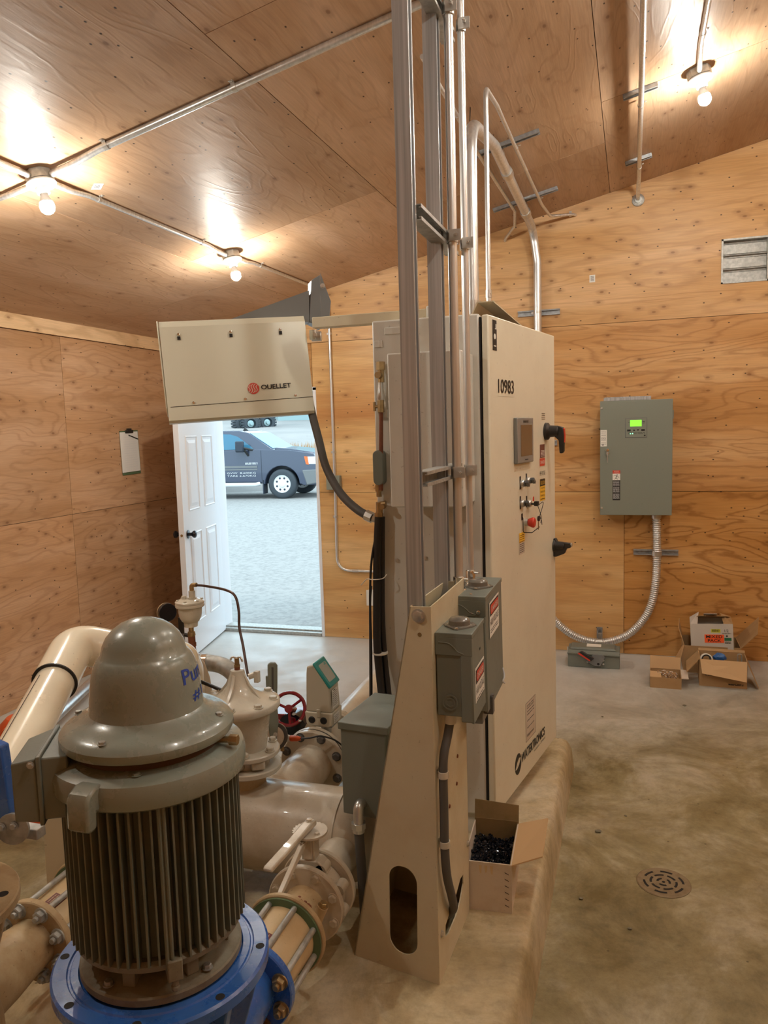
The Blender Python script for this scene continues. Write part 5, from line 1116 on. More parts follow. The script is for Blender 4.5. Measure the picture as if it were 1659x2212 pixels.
def upcon(label, x, y, z0, r_):
    t = thing('conduit', (x, y, z0), label, 'conduit'); part('tube', 'conduit_steel', t, lambda bm: cyl(bm, (x, y, z0), (x, y, cz(x)-.02), r_, n=20))
    c = part('connector', 'chrome', t, lambda bm: lathe(bm, V((x, y, z0-.004)), (0, 0, 1), [(0, r_+.010), (.006, r_+.010), (.008, r_+.0045), (.046, r_+.0045), (.048, r_)], 24)); part('set_screw', 'zinc', c, lambda bm: cyl(bm, (x+r_, y-.004, z0+.036), (x+r_+.018, y-.010, z0+.036), .004)); return t
upcon('thicker upright conduit rising from the farther disconnect box through the cross brackets', -.5135, 2.345, 1.222, .0138)
upcon('thinner upright conduit rising from the farther disconnect box behind the thicker one', -.499, 2.455, 1.222, .0112)

def disc(name, label, x0, x1, y0, y1, z0, z1, sgn_y, extra, lab_z, lab_h):
    t = thing(name, ((x0+x1)/2, (y0+y1)/2, z0), label, 'disconnect box')
    part('enclosure', 'box_grey', t, lambda bm: box(bm, x0, x1-.012, y0, y1, z0, z1-.01), bevel=.003)
    part('rain_cap', 'box_grey', t, lambda bm: (box(bm, x0-.002, x1+.002, y0-.004, y1+.003, z1-.014, z1), box(bm, x0-.002, x1+.002, y0-.004, y0+.001, z1-.062, z1-.012)), bevel=.002)
    part('front_cover', 'box_grey', t, lambda bm: (hexa(bm, [(x1-.012, y0, z0-.012), (x1+.004, y0, z0-.018), (x1+.004, y1, z0-.018), (x1-.012, y1, z0-.012), (x1-.012, y0, z1-.014), (x1, y0, z1-.014), (x1, y1, z1-.014), (x1-.012, y1, z1-.014)]), box(bm, x1-.030, x1-.0, y0-.0035, y0+.001, z0-.012, z1-.060)), bevel=.002)
    def emb(bm):
        Fy = frame((x0, y0-.004, z1), (1, 0, 0), Z); w_ = x1-x0
        tube(bm, smooth_path([Fy @ V(q) for q in ((.008, -.026, 0), (w_*.35, -.028, 0), (w_*.5, -.038, 0), (w_*.62, -.050, 0), (w_*.78, -.056, 0))], 5), .0018, 6)
    part('embossed_rib', 'box_grey', t, emb)
    c = V(((x0+x1)/2-.012*sgn_y, (y0+y1)/2-.01, z1))
    h = part('hub_cap', 'hub_grey', t, lambda bm: (lathe(bm, c, Z, [(0, .037), (.004, .037), (.006, .031), (.018, .030), (.024, .024), (.026, .010), (.026, 0)], 32), prism(bm, frame(c, (1, 0, 0), (0, 1, 0)), [(-.046, .010), (-.038, -.014), (-.004, -.050), (.006, -.050), (.038, -.014), (.046, .010), (.03, .036), (-.03, .036)], 0, .0035)), sharp=40)
    bolts(h, [c+V((0, -.040, .0035))], Z, .004, .004, 'chrome')
    Fl = frame((x1+.002, y0, 0), (0, 1, 0), Z); ly0, ly1 = extra
    pl_ = plate(t, Fl, ly0, ly1, lab_z, lab_z+lab_h, 'white_label', 'danger_label'); k = ly1-ly0
    pr_ = plate(t, Fl, ly0+k*.05, ly1-k*.05, lab_z+lab_h*.60, lab_z+lab_h*.94, 'ink', 'danger_label', lift=.0013)
    part('danger_oval', 'danger_red', pl_, lambda bm: prism(bm, Fl, rrect(ly0+k*.09, ly1-k*.09, lab_z+lab_h*.64, lab_z+lab_h*.90, lab_h*.10), .002, .0024))
    text(pl_, Fl, 'DANGER', ly0+k*.17, lab_z+lab_h*.70, k*.66, lab_h*.14, 'white_label', lift=.003)
    text(pl_, Fl, 'HIGH VOLTAGE', ly0+k*.06, lab_z+lab_h*.32, k*.88, lab_h*.19, 'ink', lift=.0018)
    part('fine_print', 'ink', pl_, lambda bm: lines(bm, Fl, ly0+k*.08, ly1-k*.08, [lab_z+lab_h*.12, lab_z+lab_h*.19], lab_h*.025, .0018))
    return t
q1 = disc('disconnect_box', 'nearer grey disconnect box with DANGER HIGH VOLTAGE label on the tan stand', -.505, -.407, 2.000, 2.175, .945, 1.178, 0, (.030, .158), .960, .112)
part('knockout', 'box_grey', q1, lambda bm: (lathe(bm, V((-.468, 1.9985, .985)), (0, -1, 0), [(0, .022), (.0025, .022), (.0025, .018), (.0008, .018), (.0008, .0135), (.0025, .0135), (.0025, .010), (.001, .010), (.001, 0)], 28)))
part('vent_slot', 'dark_gap', q1, lambda bm: [box(bm, -.4052, -.4046, 2.10+.008*i, 2.103+.008*i, 1.105, 1.112) for i in range(2)])
q2 = disc('disconnect_box', 'farther grey disconnect box behind the nearer one, two conduits entering its top', -.535, -.417, 2.262, 2.560, .880, 1.222, -1, (.055, .225), 1.078, .112)
part('bottom_trough', 'heater_grey', q2, lambda bm: box(bm, -.50, -.432, 2.275, 2.38, .820, .880), bevel=.003); part('padlock_hasp', 'seal_grey', q2, lambda bm: (box(bm, -.432, -.405, 2.30, 2.33, .845, .90), lathe(bm, V((-.418, 2.315, .90)), Z, [(0, .014), (.003, .014)], 14)))
bolts(q2, [(-.437, 2.256, 1.175)], (0, -1, 0), .005, .004, 'chrome'); bolts(q2, [(-.465, 2.285, 1.222)], Z, .004, .004, 'chrome')
part('wire_seal', 'pale_mark', q2, lambda bm: tube(bm, smooth_path([(-.408, 2.52, .925), (-.402, 2.51, .90), (-.405, 2.50, .885), (-.402, 2.515, .875)]), .003, 6))
lc = thing('flexible_conduit', (-.485, 1.97, .5), 'dark grey flexible conduit running down the stand side from the nearer disconnect box', 'flexible conduit')
part('tube', 'seal_grey', lc, lambda bm: tube(bm, smooth_path([(-.476, 2.030, .925), (-.483, 2.022, .88), (-.488, 1.993, .835), (-.489, 1.985, .78), (-.489, 1.985, .69), (-.489, 1.985, .57), (-.488, 2.000, .48), (-.486, 2.045, .39), (-.492, 2.085, .33), (-.52, 2.11, .29), (-.56, 2.15, .25)], 8), .0125, 16))
part('connector', 'plastic_white', lc, lambda bm: cyl(bm, (-.476, 2.030, .915), (-.475, 2.030, .945), .0165))
for z, y in ((.775, 1.985), (.575, 1.985)):
    part('clip', 'pale_casting', lc, lambda bm: (lathe(bm, V((-.489, y, z)), (0, 0, 1), [(0, .0128), (0, .0150), (.018, .0150), (.018, .0128)], 20), box(bm, -.506, -.5025+.004, y+.01, y+.035, z, z+.018)))

# cardboard box of fasteners on the pad
kb = thing('cardboard_box', (-.43, 2.47, .17), 'open cardboard box full of black fasteners on the pad beside the tan stand', 'cardboard box')
F = GF(-.515, 2.335, 3, .17); carton('carton', kb, F, .155, .27, .165, 'box_white'); part('lining', 'cardboard_inside', kb, lambda bm: (fbox(bm, F, .004, .151, .264, .266, .004, .175), fbox(bm, F, .149, .151, .004, .264, .004, .164)))
flap(kb, F @ V((0, .27, .165)), F @ V((.155, .27, .165)), F @ V((.155, .285, .225)), F @ V((0, .285, .235)), 'cardboard_inside')
flap(kb, F @ V((.155, 0, .165)), F @ V((.155, .27, .165)), F @ V((.255, .29, .185)), F @ V((.250, .03, .190)), 'cardboard_light')
part('tear_marks', 'ink', kb, lambda bm: [flat(bm, frame(F @ V((0, 0, 0)), F.to_3x3().col[0], Z), [(.132, .14-.022*i), (.146, .133-.022*i), (.146, .131-.022*i), (.134, .136-.022*i)], .0008) for i in range(6)])
part('stain', 'check_body', kb, lambda bm: [flat(bm, frame(F @ V((0, 0, 0)), F.to_3x3().col[0], Z), [(.05+.018*i, .155), (.06+.018*i, .155), (.058+.018*i, .125+.008*(i % 2)), (.053+.018*i, .13)], .0008) for i in range(3)])
fb = NB(); rn = random.Random(8)
for i in range(420):
    c = F @ V((rn.uniform(.012, .142), rn.uniform(.015, .25), rn.uniform(.088, .120))); d = V((rn.uniform(-1, 1), rn.uniform(-1, 1), rn.uniform(-.5, .9))).normalized(); l = rn.uniform(.010, .022)
    cyl(fb, c-d*l*.5, c+d*l*.5, .0028, n=6); cyl(fb, c+d*l*.5, c+d*(l*.5+.0025), .0055, n=8)
fbox(fb, F, .006, .149, .008, .262, .006, .10)
o = fin(fb, 'fasteners', 'black_gloss', None); tag(o, 'heap of black and silver fasteners filling the open cardboard box', 'fasteners', kind='stuff')

# ================================================================== PUMP MOTOR
MX, MY = -.870, 1.214
mo = thing('pump_motor', (MX, MY, .7275), 'large vertical grey electric pump motor with domed cap and finned frame', 'pump motor')
MO = V((MX, MY, 0))
def ml(prof, n=64): return lambda bm: lathe(bm, MO, Z, prof, n)
part('mounting_flange', 'motor_base', mo, ml([(.7275, .150), (.729, .152), (.741, .152), (.744, .149), (.746, .135), (.756, .118), (.757, 0)]))
def cage(bm):
    for k in range(7):
        a = R(20+360/7*k); F = frame(MO+V((cos(a)*.118, sin(a)*.118, .75)), (-sin(a), cos(a), 0), Z); fbox(bm, F, -.012, .012, 0, .05, -.035, .012)
    lathe(bm, MO, Z, [(.75, .06), (.80, .06)], 24)
part('lower_bracket', 'motor_base', mo, cage, bevel=.002)
part('lower_ring', 'motor_base', mo, ml([(.792, .120), (.794, .154), (.806, .157), (.812, .150), (.815, 0)]))
def fins(bm):
    lathe(bm, MO, Z, [(.806, .139), (1.105, .139)], 72, caps=False)
    rn_ = random.Random(2)
    for k in range(56):
        a = 2*pi*k/56+.02; F = frame(MO+V((cos(a)*.136, sin(a)*.136, .808)), V((-sin(a), cos(a), 0)), Z)   # w outward? corrected below
        w_ = F.to_3x3().col[2]; s = 1 if w_.dot(V((cos(a), sin(a), 0))) > 0 else -1; t_ = .0018
        if s > 0: fbox(bm, F, -t_, t_, 0, .296, 0, .0265)
        else: fbox(bm, F, -t_, t_, 0, .296, -.0265, 0)
part('finned_frame', 'motor_fin', mo, fins, sharp=20)
part('upper_bracket', 'motor_grey', mo, ml([(1.098, .130), (1.094, .158), (1.096, .168), (1.102, .176), (1.108, .178), (1.132, .178), (1.143, .174), (1.150, .160), (1.153, .145), (1.155, .138), (1.155, 0)], 80))
part('vent_screen', 'screen_dark', mo, ml([(1.150, .134), (1.182, .134)], 64))
part('drip_cover', 'motor_grey', mo, ml([(1.176, .130), (1.172, .148), (1.174, .155), (1.181, .1585), (1.190, .158), (1.199, .151), (1.205, .142), (1.212, .125), (1.217, .112), (1.224, .104), (1.232, 0)], 80))
part('cap', 'motor_grey', mo, ml([(1.216, .107), (1.224, .1040), (1.250, .1018), (1.270, .0995), (1.290, .0965), (1.306, .0925), (1.318, .0870), (1.325, .0815), (1.328, .0780), (1.345, .0740), (1.360, .0665), (1.373, .0550), (1.383, .0410), (1.390, .0235), (1.393, .0090), (1.3935, 0)], 80), sharp=50)
for a, rr, zz in ((-88, .140, 1.2045), (12, .138, 1.2055), (100, .14, 1.2045), (190, .14, 1.2045)): bolts(mo, [MO+V((cos(R(a))*rr, sin(R(a))*rr, zz))], Z, .0055, .006, 'dull_steel')
for a, zz in ((-141, 1.160), (8, 1.163)):
    d = V((cos(R(a)), sin(R(a)), 0)); part('stud', 'brass', mo, lambda bm: (cyl(bm, MO+d*.130+Z*zz, MO+d*.172+Z*zz, .006, n=10), cyl(bm, MO+d*.160+Z*zz, MO+d*.176+Z*zz, .010, n=6)))
bolts(mo, [MO+V((cos(R(-64))*.148, sin(R(-64))*.148, 1.1535))], Z, .006, .004, 'motor_grey')
def lug(az):
    d = V((cos(R(az)), sin(R(az)), 0)); F = frame(MO, d, Z)
    def f(bm): prism(bm, F, [(.150, 1.146), (.180, 1.148), (.198, 1.140), (.204, 1.130), (.206, 1.082), (.201, 1.075), (.184, 1.076), (.181, 1.082), (.180, 1.104), (.160, 1.100)], -.022, .022)
    o = part('lifting_lug', 'motor_grey', mo, f, bevel=.005)
lug(-91); lug(80)
# blue marker writing wrapped round the cap
def wrap(parent, s, az0, z0, ang, ht, m='marker_blue', skew=0.):
    cu_ = bpy.data.curves.new('t', 'FONT'); cu_.body = s; cu_.size = 1; cu_.offset = .012; cu_.resolution_u = 3
    to = bpy.data.objects.new('t', cu_); COL.objects.link(to); bpy.context.view_layer.update()
    me = bpy.data.meshes.new_from_object(to.evaluated_get(bpy.context.evaluated_depsgraph_get())); bpy.data.objects.remove(to); bpy.data.curves.remove(cu_)
    bm = bmesh.new(); bm.from_mesh(me); bmesh.ops.subdivide_edges(bm, edges=bm.edges[:], cuts=1)
    xs = [v.co.x for v in bm.verts]; ys = [v.co.y for v in bm.verts]; x0, x1, y0, y1_ = min(xs), max(xs), min(ys), max(ys)
    prof = [(1.216, .107), (1.224, .1040), (1.250, .1018), (1.270, .0995), (1.290, .0965), (1.306, .0925), (1.318, .0870), (1.33, .078)]
    for v in bm.verts:
        a = R(az0+ang*(v.co.x-x0)/(x1-x0)); z = z0+ht*(v.co.y-y0)/(y1_-y0)+skew*(v.co.x-x0)/(x1-x0)
        for (za, ra), (zb, rb) in zip(prof, prof[1:]):
            if za <= z <= zb: r = ra+(rb-ra)*(z-za)/(zb-za)
        v.co = MO+V((cos(a)*(r+.0008), sin(a)*(r+.0008), z))
    bpy.data.meshes.remove(me); fin(bm, 'marker_writing', m, parent)
wrap(mo, 'Pump', -13, 1.268, 62, .036); wrap(mo, '#1', -2, 1.240, 26, .020)
# grease fitting pipe on the frame
part('grease_fitting', 'motor_base', mo, lambda bm: (fbox(bm, frame(MO+V((cos(R(-48))*.150, sin(R(-48))*.150, .790)), (-sin(R(-48)), cos(R(-48)), 0), Z), -.013, .013, -.012, .026, -.02, .02), cyl(bm, MO+V((cos(R(-48))*.160, sin(R(-48))*.160, .755)), MO+V((cos(R(-48))*.160, sin(R(-48))*.160, .79)), .006, n=10), cyl(bm, MO+V((cos(R(-48))*.160, sin(R(-48))*.160, .757)), MO+V((cos(R(-48))*.160, sin(R(-48))*.160, .766)), .0085, n=6)), bevel=.002)
part('drain_tube', 'motor_fin', mo, lambda bm: [cyl(bm, MO+V((cos(R(a))*.1625, sin(R(a))*.1625, .80)), MO+V((cos(R(a))*.1625, sin(R(a))*.1625, 1.10)), .0035, n=8) for a in (-52, -49)])
bolts(mo, [MO+V((cos(R(a))*.135, sin(R(a))*.135, .750)) for a in (-100, -20, 60, 140)], Z, .007, .008, 'dull_steel')
# terminal box
tn, tt = V((-.883, -.469, 0)), V((-.469, .883, 0)); FT2 = frame(MO, tn, tt)      # w = tn x tt = -z or +z
zs = FT2.to_3x3().col[2].z
def tb(n0, n1, t0, t1, z0, z1): return [MO+tn*a+tt*b+Z*c for a, b, c in ((n0, t0, z0), (n1, t0, z0), (n1, t1, z0), (n0, t1, z0), (n0, t0, z1), (n1, t0, z1), (n1, t1, z1), (n0, t1, z1))]
tb_ = part('terminal_box', 'box_grey', mo, lambda bm: hexa(bm, tb(.130, .176, -.083, .065, 1.060, 1.173)), bevel=.003); tb_['label'] = 'grey cast terminal box on the motor side'
part('box_rim', 'box_grey', tb_, lambda bm: hexa(bm, tb(.174, .182, -.088, .070, 1.052, 1.178)), bevel=.002)
def lid(bm):
    a = [MO+tn*.182+tt*b+Z*c for b, c in ((-.085, 1.057), (.067, 1.057), (.067, 1.174), (-.085, 1.174))]; b_ = [MO+tn*.224+tt*b+Z*c for b, c in ((-.083, 1.062), (.035, 1.062), (.035, 1.168), (-.083, 1.168))]
    hexa(bm, a+b_)
part('lid', 'box_grey', tb_, lid, bevel=.003)
bolts(tb_, [MO+tn*.19+tt*-.088+Z*1.165], -tt, .0045, .005, 'dull_steel')

# ================================================================== BLUE PUMP HEAD
ph = thing('pump_base_casting', (MX, MY, .17), 'bright blue cast discharge head carrying the vertical motor', 'pump head'); PO = MO
def pl2(prof, n=64): return lambda bm: lathe(bm, PO, Z, prof, n)
part('top_flange', 'pump_blue', ph, pl2([(.700, .14), (.700, .200), (.703, .2045), (.722, .2045), (.7265, .200), (.7265, .176), (.7235, .1735), (.7235, .170), (.7265, .168), (.7265, .155), (.721, .152), (.721, 0)], 80))
part('bolt_hole', 'dark_gap', ph, lambda bm: [lathe(bm, PO+V((cos(R(a))*.189, sin(R(a))*.189, .7268)), Z, [(0, .0085), (.0003, .0085)], 18) for a in (-160, -115, -70, -25, 20, 65, 110, 155)])
part('neck', 'pump_blue', ph, pl2([(.19, .155), (.40, .145), (.52, .120), (.60, .125), (.70, .155)], 56))
for a in (-20, 25, -65, -110, 200, 155): 
    d = V((cos(R(a)), sin(R(a)), 0)); part('rib', 'pump_blue', ph, lambda bm: prism(bm, frame(PO, d, Z), [(.11, .40), (.135, .40), (.150, .55), (.195, .70), (.12, .70)], -.007, .007), bevel=.003)
part('base_plate', 'pump_blue', ph, lambda bm: box(bm, MX-.24, MX+.24, MY-.24, MY+.24, .17, .192), bevel=.004)
DX, DZ = -.888, .378; DO = V((DX, 0, DZ)); YA = V((0, 1, 0))
def dl(prof, n=48): return lambda bm: lathe(bm, DO, YA, prof, n)
part('outlet', 'pump_blue', ph, dl([(1.25, .085), (1.50, .075), (1.575, .070)]))
part('outlet_flange', 'pump_blue', ph, dl([(1.572, .068), (1.572, .1115), (1.575, .1145), (1.592, .1145), (1.595, .112), (1.595, .06)], 56))
bolts(ph, [p for p in ring_pts(DO+YA*1.572, YA, .093, 8, R(22.5))], -YA, .0145, .018, 'brass', 'flange_nut', stud=.008)

def checkvalve(x, label, tone='check_body', ringm='pump_cream_dirty'):
    O_ = V((x, 0, DZ)); t = thing('check_valve', (x, 1.6, DZ-.115), label, 'check valve', None)
    def l_(prof, n=48): return lambda bm: lathe(bm, O_, YA, prof, n)
    part('barrel', tone, t, l_([(1.598, .078), (1.605, .082), (1.66, .084), (1.73, .086), (1.775, .088)]))
    part('gasket', 'clip_green', t, l_([(1.771, .085), (1.771, .1085), (1.777, .1085), (1.777, .08)]))
    part('end_ring', ringm, t, l_([(1.777, .07), (1.777, .112), (1.780, .1155), (1.790, .1155), (1.793, .112), (1.793, .05)], 56))
    for i in range(8):
        a = R(22.5+45*i); q = O_+V((cos(a)*.096, 0, sin(a)*.096)); part('tie_rod', 'dull_steel', t, lambda bm: cyl(bm, q+YA*1.597, q+YA*1.778, .0080, n=14))
    pa = R(75); q = O_+V((cos(pa)*.0845, 0, sin(pa)*.0845)); F = frame(q+YA*1.62, YA, V((-sin(pa), 0, cos(pa))))
    if F.to_3x3().col[2].dot(V((cos(pa), 0, sin(pa)))) < 0: F = frame(q+YA*1.66, -YA, V((-sin(pa), 0, cos(pa))))
    n_ = part('name_plate', 'maroon_label', t, lambda bm: fbox(bm, F, 0, .045, -.018, .018, .0, .0022)); part('print', 'check_body', n_, lambda bm: lines(bm, F, .004, .04, [-.012, -.004, .004, .011], .002, .0026))
    return t
checkvalve(DX, 'cream check valve with steel tie rods bolted to the blue pump head')
# spool and lever valve toward the manifold
sp_ = thing('pipe_spool', (DX, 1.86, DZ-.115), 'short corroded cream pipe spool between the tie rod check valve and the lever valve', 'pipe spool')
part('reducer', 'pump_cream_dirty', sp_, dl([(1.793, .083), (1.82, .080), (1.85, .066), (1.88, .060), (1.918, .062)]))
part('weld_flange', 'pump_cream', sp_, dl([(1.916, .058), (1.916, .112), (1.919, .1155), (1.932, .1155), (1.935, .112), (1.935, .05)], 56))
bolts(sp_, ring_pts(DO+YA*1.916, YA, .095, 8, R(22.5)), -YA, .0105, .010, 'pump_cream')
part('rusty_patch', 'rusty', sp_, lambda bm: [lathe(bm, DO+YA*y+V((cos(R(a)), 0, sin(R(a))))*r_, V((cos(R(a)), 0, sin(R(a)))), [(0, s), (.0012, s*.6)], 7) for y, a, r_, s in ((1.835, 70, .0735, .008), (1.85, 60, .066, .006), (1.842, 48, .070, .010), (1.86, 80, .064, .005))])
part('drain_boss', 'pump_cream_dirty', sp_, lambda bm: cyl(bm, DO+V((.065, 1.85, .01)), DO+V((.085, 1.85, .055)), .016)); bolts(sp_, [DO+V((.085, 1.85, .055))], (.3, 0, 1), .010, .012, 'brass')
bv = thing('butterfly_valve', (DX, 1.97, DZ-.115), 'cream butterfly valve with notched disc and long lever in front of the manifold', 'butterfly valve')
part('valve_body', 'pump_cream', bv, dl([(1.937, .088), (1.945, .092), (2.00, .092), (2.008, .088)]))
part('lug_ear', 'pump_cream', bv, lambda bm: [lathe(bm, DO+YA*1.95+V((cos(R(a))*.098, 0, sin(R(a))*.098)), YA, [(0, .017), (.042, .017)], 16) for a in (22.5, 67.5, 112.5, 157.5, -22.5, 202.5)])
part('shoulder', 'pump_cream', bv, lambda bm: prism(bm, frame(DO+YA*1.95, (1, 0, 0), Z), [(-.055, .075), (.055, .075), (.045, .105), (.03, .118), (-.03, .118), (-.045, .105)], 0, -.045), bevel=.004)
part('stem_neck', 'pump_cream', bv, lambda bm: (box(bm, DX-.020, DX+.020, 1.952, 1.992, DZ+.11, DZ+.192), box(bm, DX-.014, DX+.014, 1.948, 1.954, DZ+.12, DZ+.19)), bevel=.004)
def ndisc(bm):
    c = V((DX, 1.972, DZ+.192)); u, v, d = axes(Z); pa = []
    for k in range(96):
        a = 2*pi*k/96; r_ = .052 if (k % 4 < 2 or not 60 < (math.degrees(a)) < 260) else .0485; pa.append((cos(a)*r_, sin(a)*r_))
    prism(bm, frame(c, (1, 0, 0), (0, 1, 0)), pa, 0, .007)
part('notch_plate', 'pump_cream', bv, ndisc, bevel=.001)
lvv = part('lever', 'pump_cream', bv, lambda bm: prism(bm, frame(V((DX, 1.972, DZ+.207)), V((-.10, -1, 0)), Z), [(-.02, 0), (-.02, .014), (-.012, .020), (.03, .020), (.10, .012), (.13, .010), (.225, .004), (.233, -.002), (.228, -.010), (.13, -.004), (.10, -.002), (.03, .000)], -.014, .014), bevel=.004)
part('raised_letters', 'pump_cream', lvv, lambda bm: [fbox(bm, frame(V((DX, 1.972, DZ+.207))+V((-.10, -1, 0)).normalized()*s, V((-.10, -1, 0)), V((1, -.1, 0))), -.006, .006, -.006, .006, -.0205+q, -.0185+q) for s, q in ((.05, 0),)]); bolts(lvv, [V((DX, 1.972, DZ+.227))], Z, .008, .006, 'pump_cream')
part('latch_trigger', 'pump_cream', bv, lambda bm: prism(bm, frame(V((DX, 1.972, DZ+.190)), V((-.10, -1, 0)), Z), [(.02, 0), (.06, -.01), (.17, -.075), (.178, -.082), (.172, -.088), (.155, -.082), (.05, -.028), (.02, -.012)], -.007, .007), bevel=.002)
bolts(bv, [V((DX+.030, 1.955, DZ+.199)), V((DX-.028, 1.99, DZ+.199))], Z, .006, .005, 'pump_cream')

# manifold
mf = thing('manifold_pipe', (-1.3, 2.32, .17), 'large cream horizontal manifold pipe lying across behind the motor', 'manifold pipe')
MZ = .375
part('shell', 'pump_cream', mf, lambda bm: lathe(bm, V((-1.80, 2.32, MZ)), (1, 0, 0), [(-.06, 0), (-.055, .06), (-.035, .115), (0, .15), (.89, .15), (.925, .147), (.965, .128), (.99, .098), (1.005, .055), (1.01, 0)], 64), sharp=50)
part('weld_bead', 'pump_cream', mf, lambda bm: [lathe(bm, V((x, 2.32, MZ)), (1, 0, 0), [(-.006, .149), (-.003, .154), (.003, .154), (.006, .149)], 64, caps=False) for x in (-.912,)])
part('inlet_flange', 'pump_cream', mf, dl([(2.010, .05), (2.010, .112), (2.013, .1155), (2.026, .1155), (2.029, .112), (2.03, .062), (2.20, .062)], 56))
bolts(mf, ring_pts(DO+YA*2.029, YA, .095, 8, R(22.5)), YA, .0105, .010, 'pump_cream')
part('riser_neck', 'pump_cream_dirty', mf, lambda bm: cyl(bm, (-1.265, 2.32, .50), (-1.265, 2.32, .572), .058))
part('outlet_neck', 'pump_cream', mf, lambda bm: (lathe(bm, V((-1.255, 2.40, .36)), YA, [(0, .090), (.06, .090), (.075, .105), (.10, .106), (.115, .092), (.45, .0845)], 40)))
part('outlet_flange', 'pump_cream', mf, lambda bm: lathe(bm, V((-1.255, 2.835, .36)), YA, [(0, .085), (0, .136), (.004, .1400), (.022, .1400), (.025, .137), (.025, .05)], 60))
bolts(mf, ring_pts(V((-1.255, 2.835, .36)), YA, .1205, 8, R(22.5)), -YA, .0135, .014, 'seal_grey')
for x in (-1.62, -1.02): part('saddle', 'pump_cream_dirty', mf, lambda bm: box(bm, x-.01, x+.01, 2.24, 2.40, .17, .28))
# second pump on the left
p2 = thing('pump_base_casting', (-1.55, 1.25, .17), 'cream and rust stained pump head without a motor at the lower left corner', 'pump head'); O2 = V((-1.535, 1.262, 0))
part('top_flange', 'pump_cream_dirty', p2, lambda bm: lathe(bm, O2, Z, [(.655, .14), (.655, .196), (.658, .200), (.676, .200), (.680, .197), (.680, .135), (.674, .13), (.674, 0)], 72))
part('rust_disc', 'rusty', p2, lambda bm: lathe(bm, O2, Z, [(.6745, .125), (.678, .12), (.679, 0)], 48)); part('bolt_hole', 'dark_gap', p2, lambda bm: [lathe(bm, O2+V((cos(R(a))*.168, sin(R(a))*.168, .6802)), Z, [(0, .012), (.0003, .012)], 18) for a in (-60, 30, 120, 210)])
part('neck', 'pump_cream_dirty', p2, lambda bm: lathe(bm, O2, Z, [(.19, .150), (.36, .142), (.50, .115), (.60, .11), (.655, .145)], 56))
for a in (-40, 20, 70, -100): 
    d = V((cos(R(a)), sin(R(a)), 0)); part('rib', 'pump_cream_dirty', p2, lambda bm: prism(bm, frame(O2, d, Z), [(.10, .36), (.13, .36), (.145, .52), (.185, .655), (.10, .655)], -.008, .008), bevel=.003)
O2d = V((-1.535, 0, DZ))
part('outlet', 'pump_cream_dirty', p2, lambda bm: lathe(bm, O2d, YA, [(1.26, .095), (1.45, .082), (1.54, .070), (1.575, .068)], 48)); part('outlet_flange', 'pump_cream_dirty', p2, lambda bm: lathe(bm, O2d, YA, [(1.572, .062), (1.572, .1115), (1.575, .1145), (1.592, .1145), (1.595, .112), (1.595, .06)], 56))
bolts(p2, ring_pts(O2d+YA*1.572, YA, .093, 8, R(22.5)), -YA, .0145, .018, 'dull_steel', 'flange_nut', stud=.008); part('base_plate', 'pump_cream_dirty', p2, lambda bm: box(bm, -1.79, -1.315, 1.03, 1.50, .17, .192), bevel=.004)
checkvalve(-1.535, 'cream check valve with steel tie rods and maroon plate left of the motor')
s2 = thing('pipe_spool', (-1.553, 1.9, DZ-.115), 'cream pipe between the left check valve and the manifold behind the motor', 'pipe spool')
part('pipe', 'pump_cream', s2, lambda bm: lathe(bm, O2d, YA, [(1.793, .08), (1.85, .062), (2.168, .062)], 40)); part('flange', 'pump_cream', s2, lambda bm: lathe(bm, O2d, YA, [(1.93, .05), (1.93, .1145), (1.95, .1145), (1.95, .05)], 48))
# upright plate and blue arm at the left edge
lp = thing('support_plate', (-1.66, 1.86, .17), 'plain cream support plate standing behind the grey terminal box', 'support plate')
FP = frame((-1.735, 1.85, .17), (.96, .28, 0), Z); part('plate', 'stand_paint', lp, lambda bm: holed(bm, FP, [(0, 0), (.24, 0), (.22, .46), (.005, .455)], [rrect(.115, .21, .345, .372, .013)], .006))
ba = thing('blue_lever', (-1.40, 1.38, .83), 'blue painted steel arm with bolted end plate cut by the left edge of the photo', 'lever')
part('arm', 'pump_blue', ba, lambda bm: hexa(bm, [(-1.42, 1.355, .83), (-1.372, 1.372, .83), (-1.372, 1.40, .83), (-1.42, 1.385, .83), (-1.45, 1.36, 1.05), (-1.392, 1.378, 1.022), (-1.392, 1.405, 1.022), (-1.45, 1.39, 1.05)]), bevel=.004)
part('end_plate', 'dull_steel', ba, lambda bm: lathe(bm, V((-1.372, 1.375, .828)), (.3, -.95, 0), [(-.002, .038), (.006, .038)], 28)); bolts(ba, [(-1.392, 1.360, .835), (-1.365, 1.368, .838), (-1.355, 1.372, .82)][:2], (.3, -.95, 0), .007, .007, 'dull_steel')
part('strut_rail', 'dull_steel', ba, lambda bm: box(bm, -1.75, -1.33, 1.40, 1.43, .79, .815), bevel=.002)

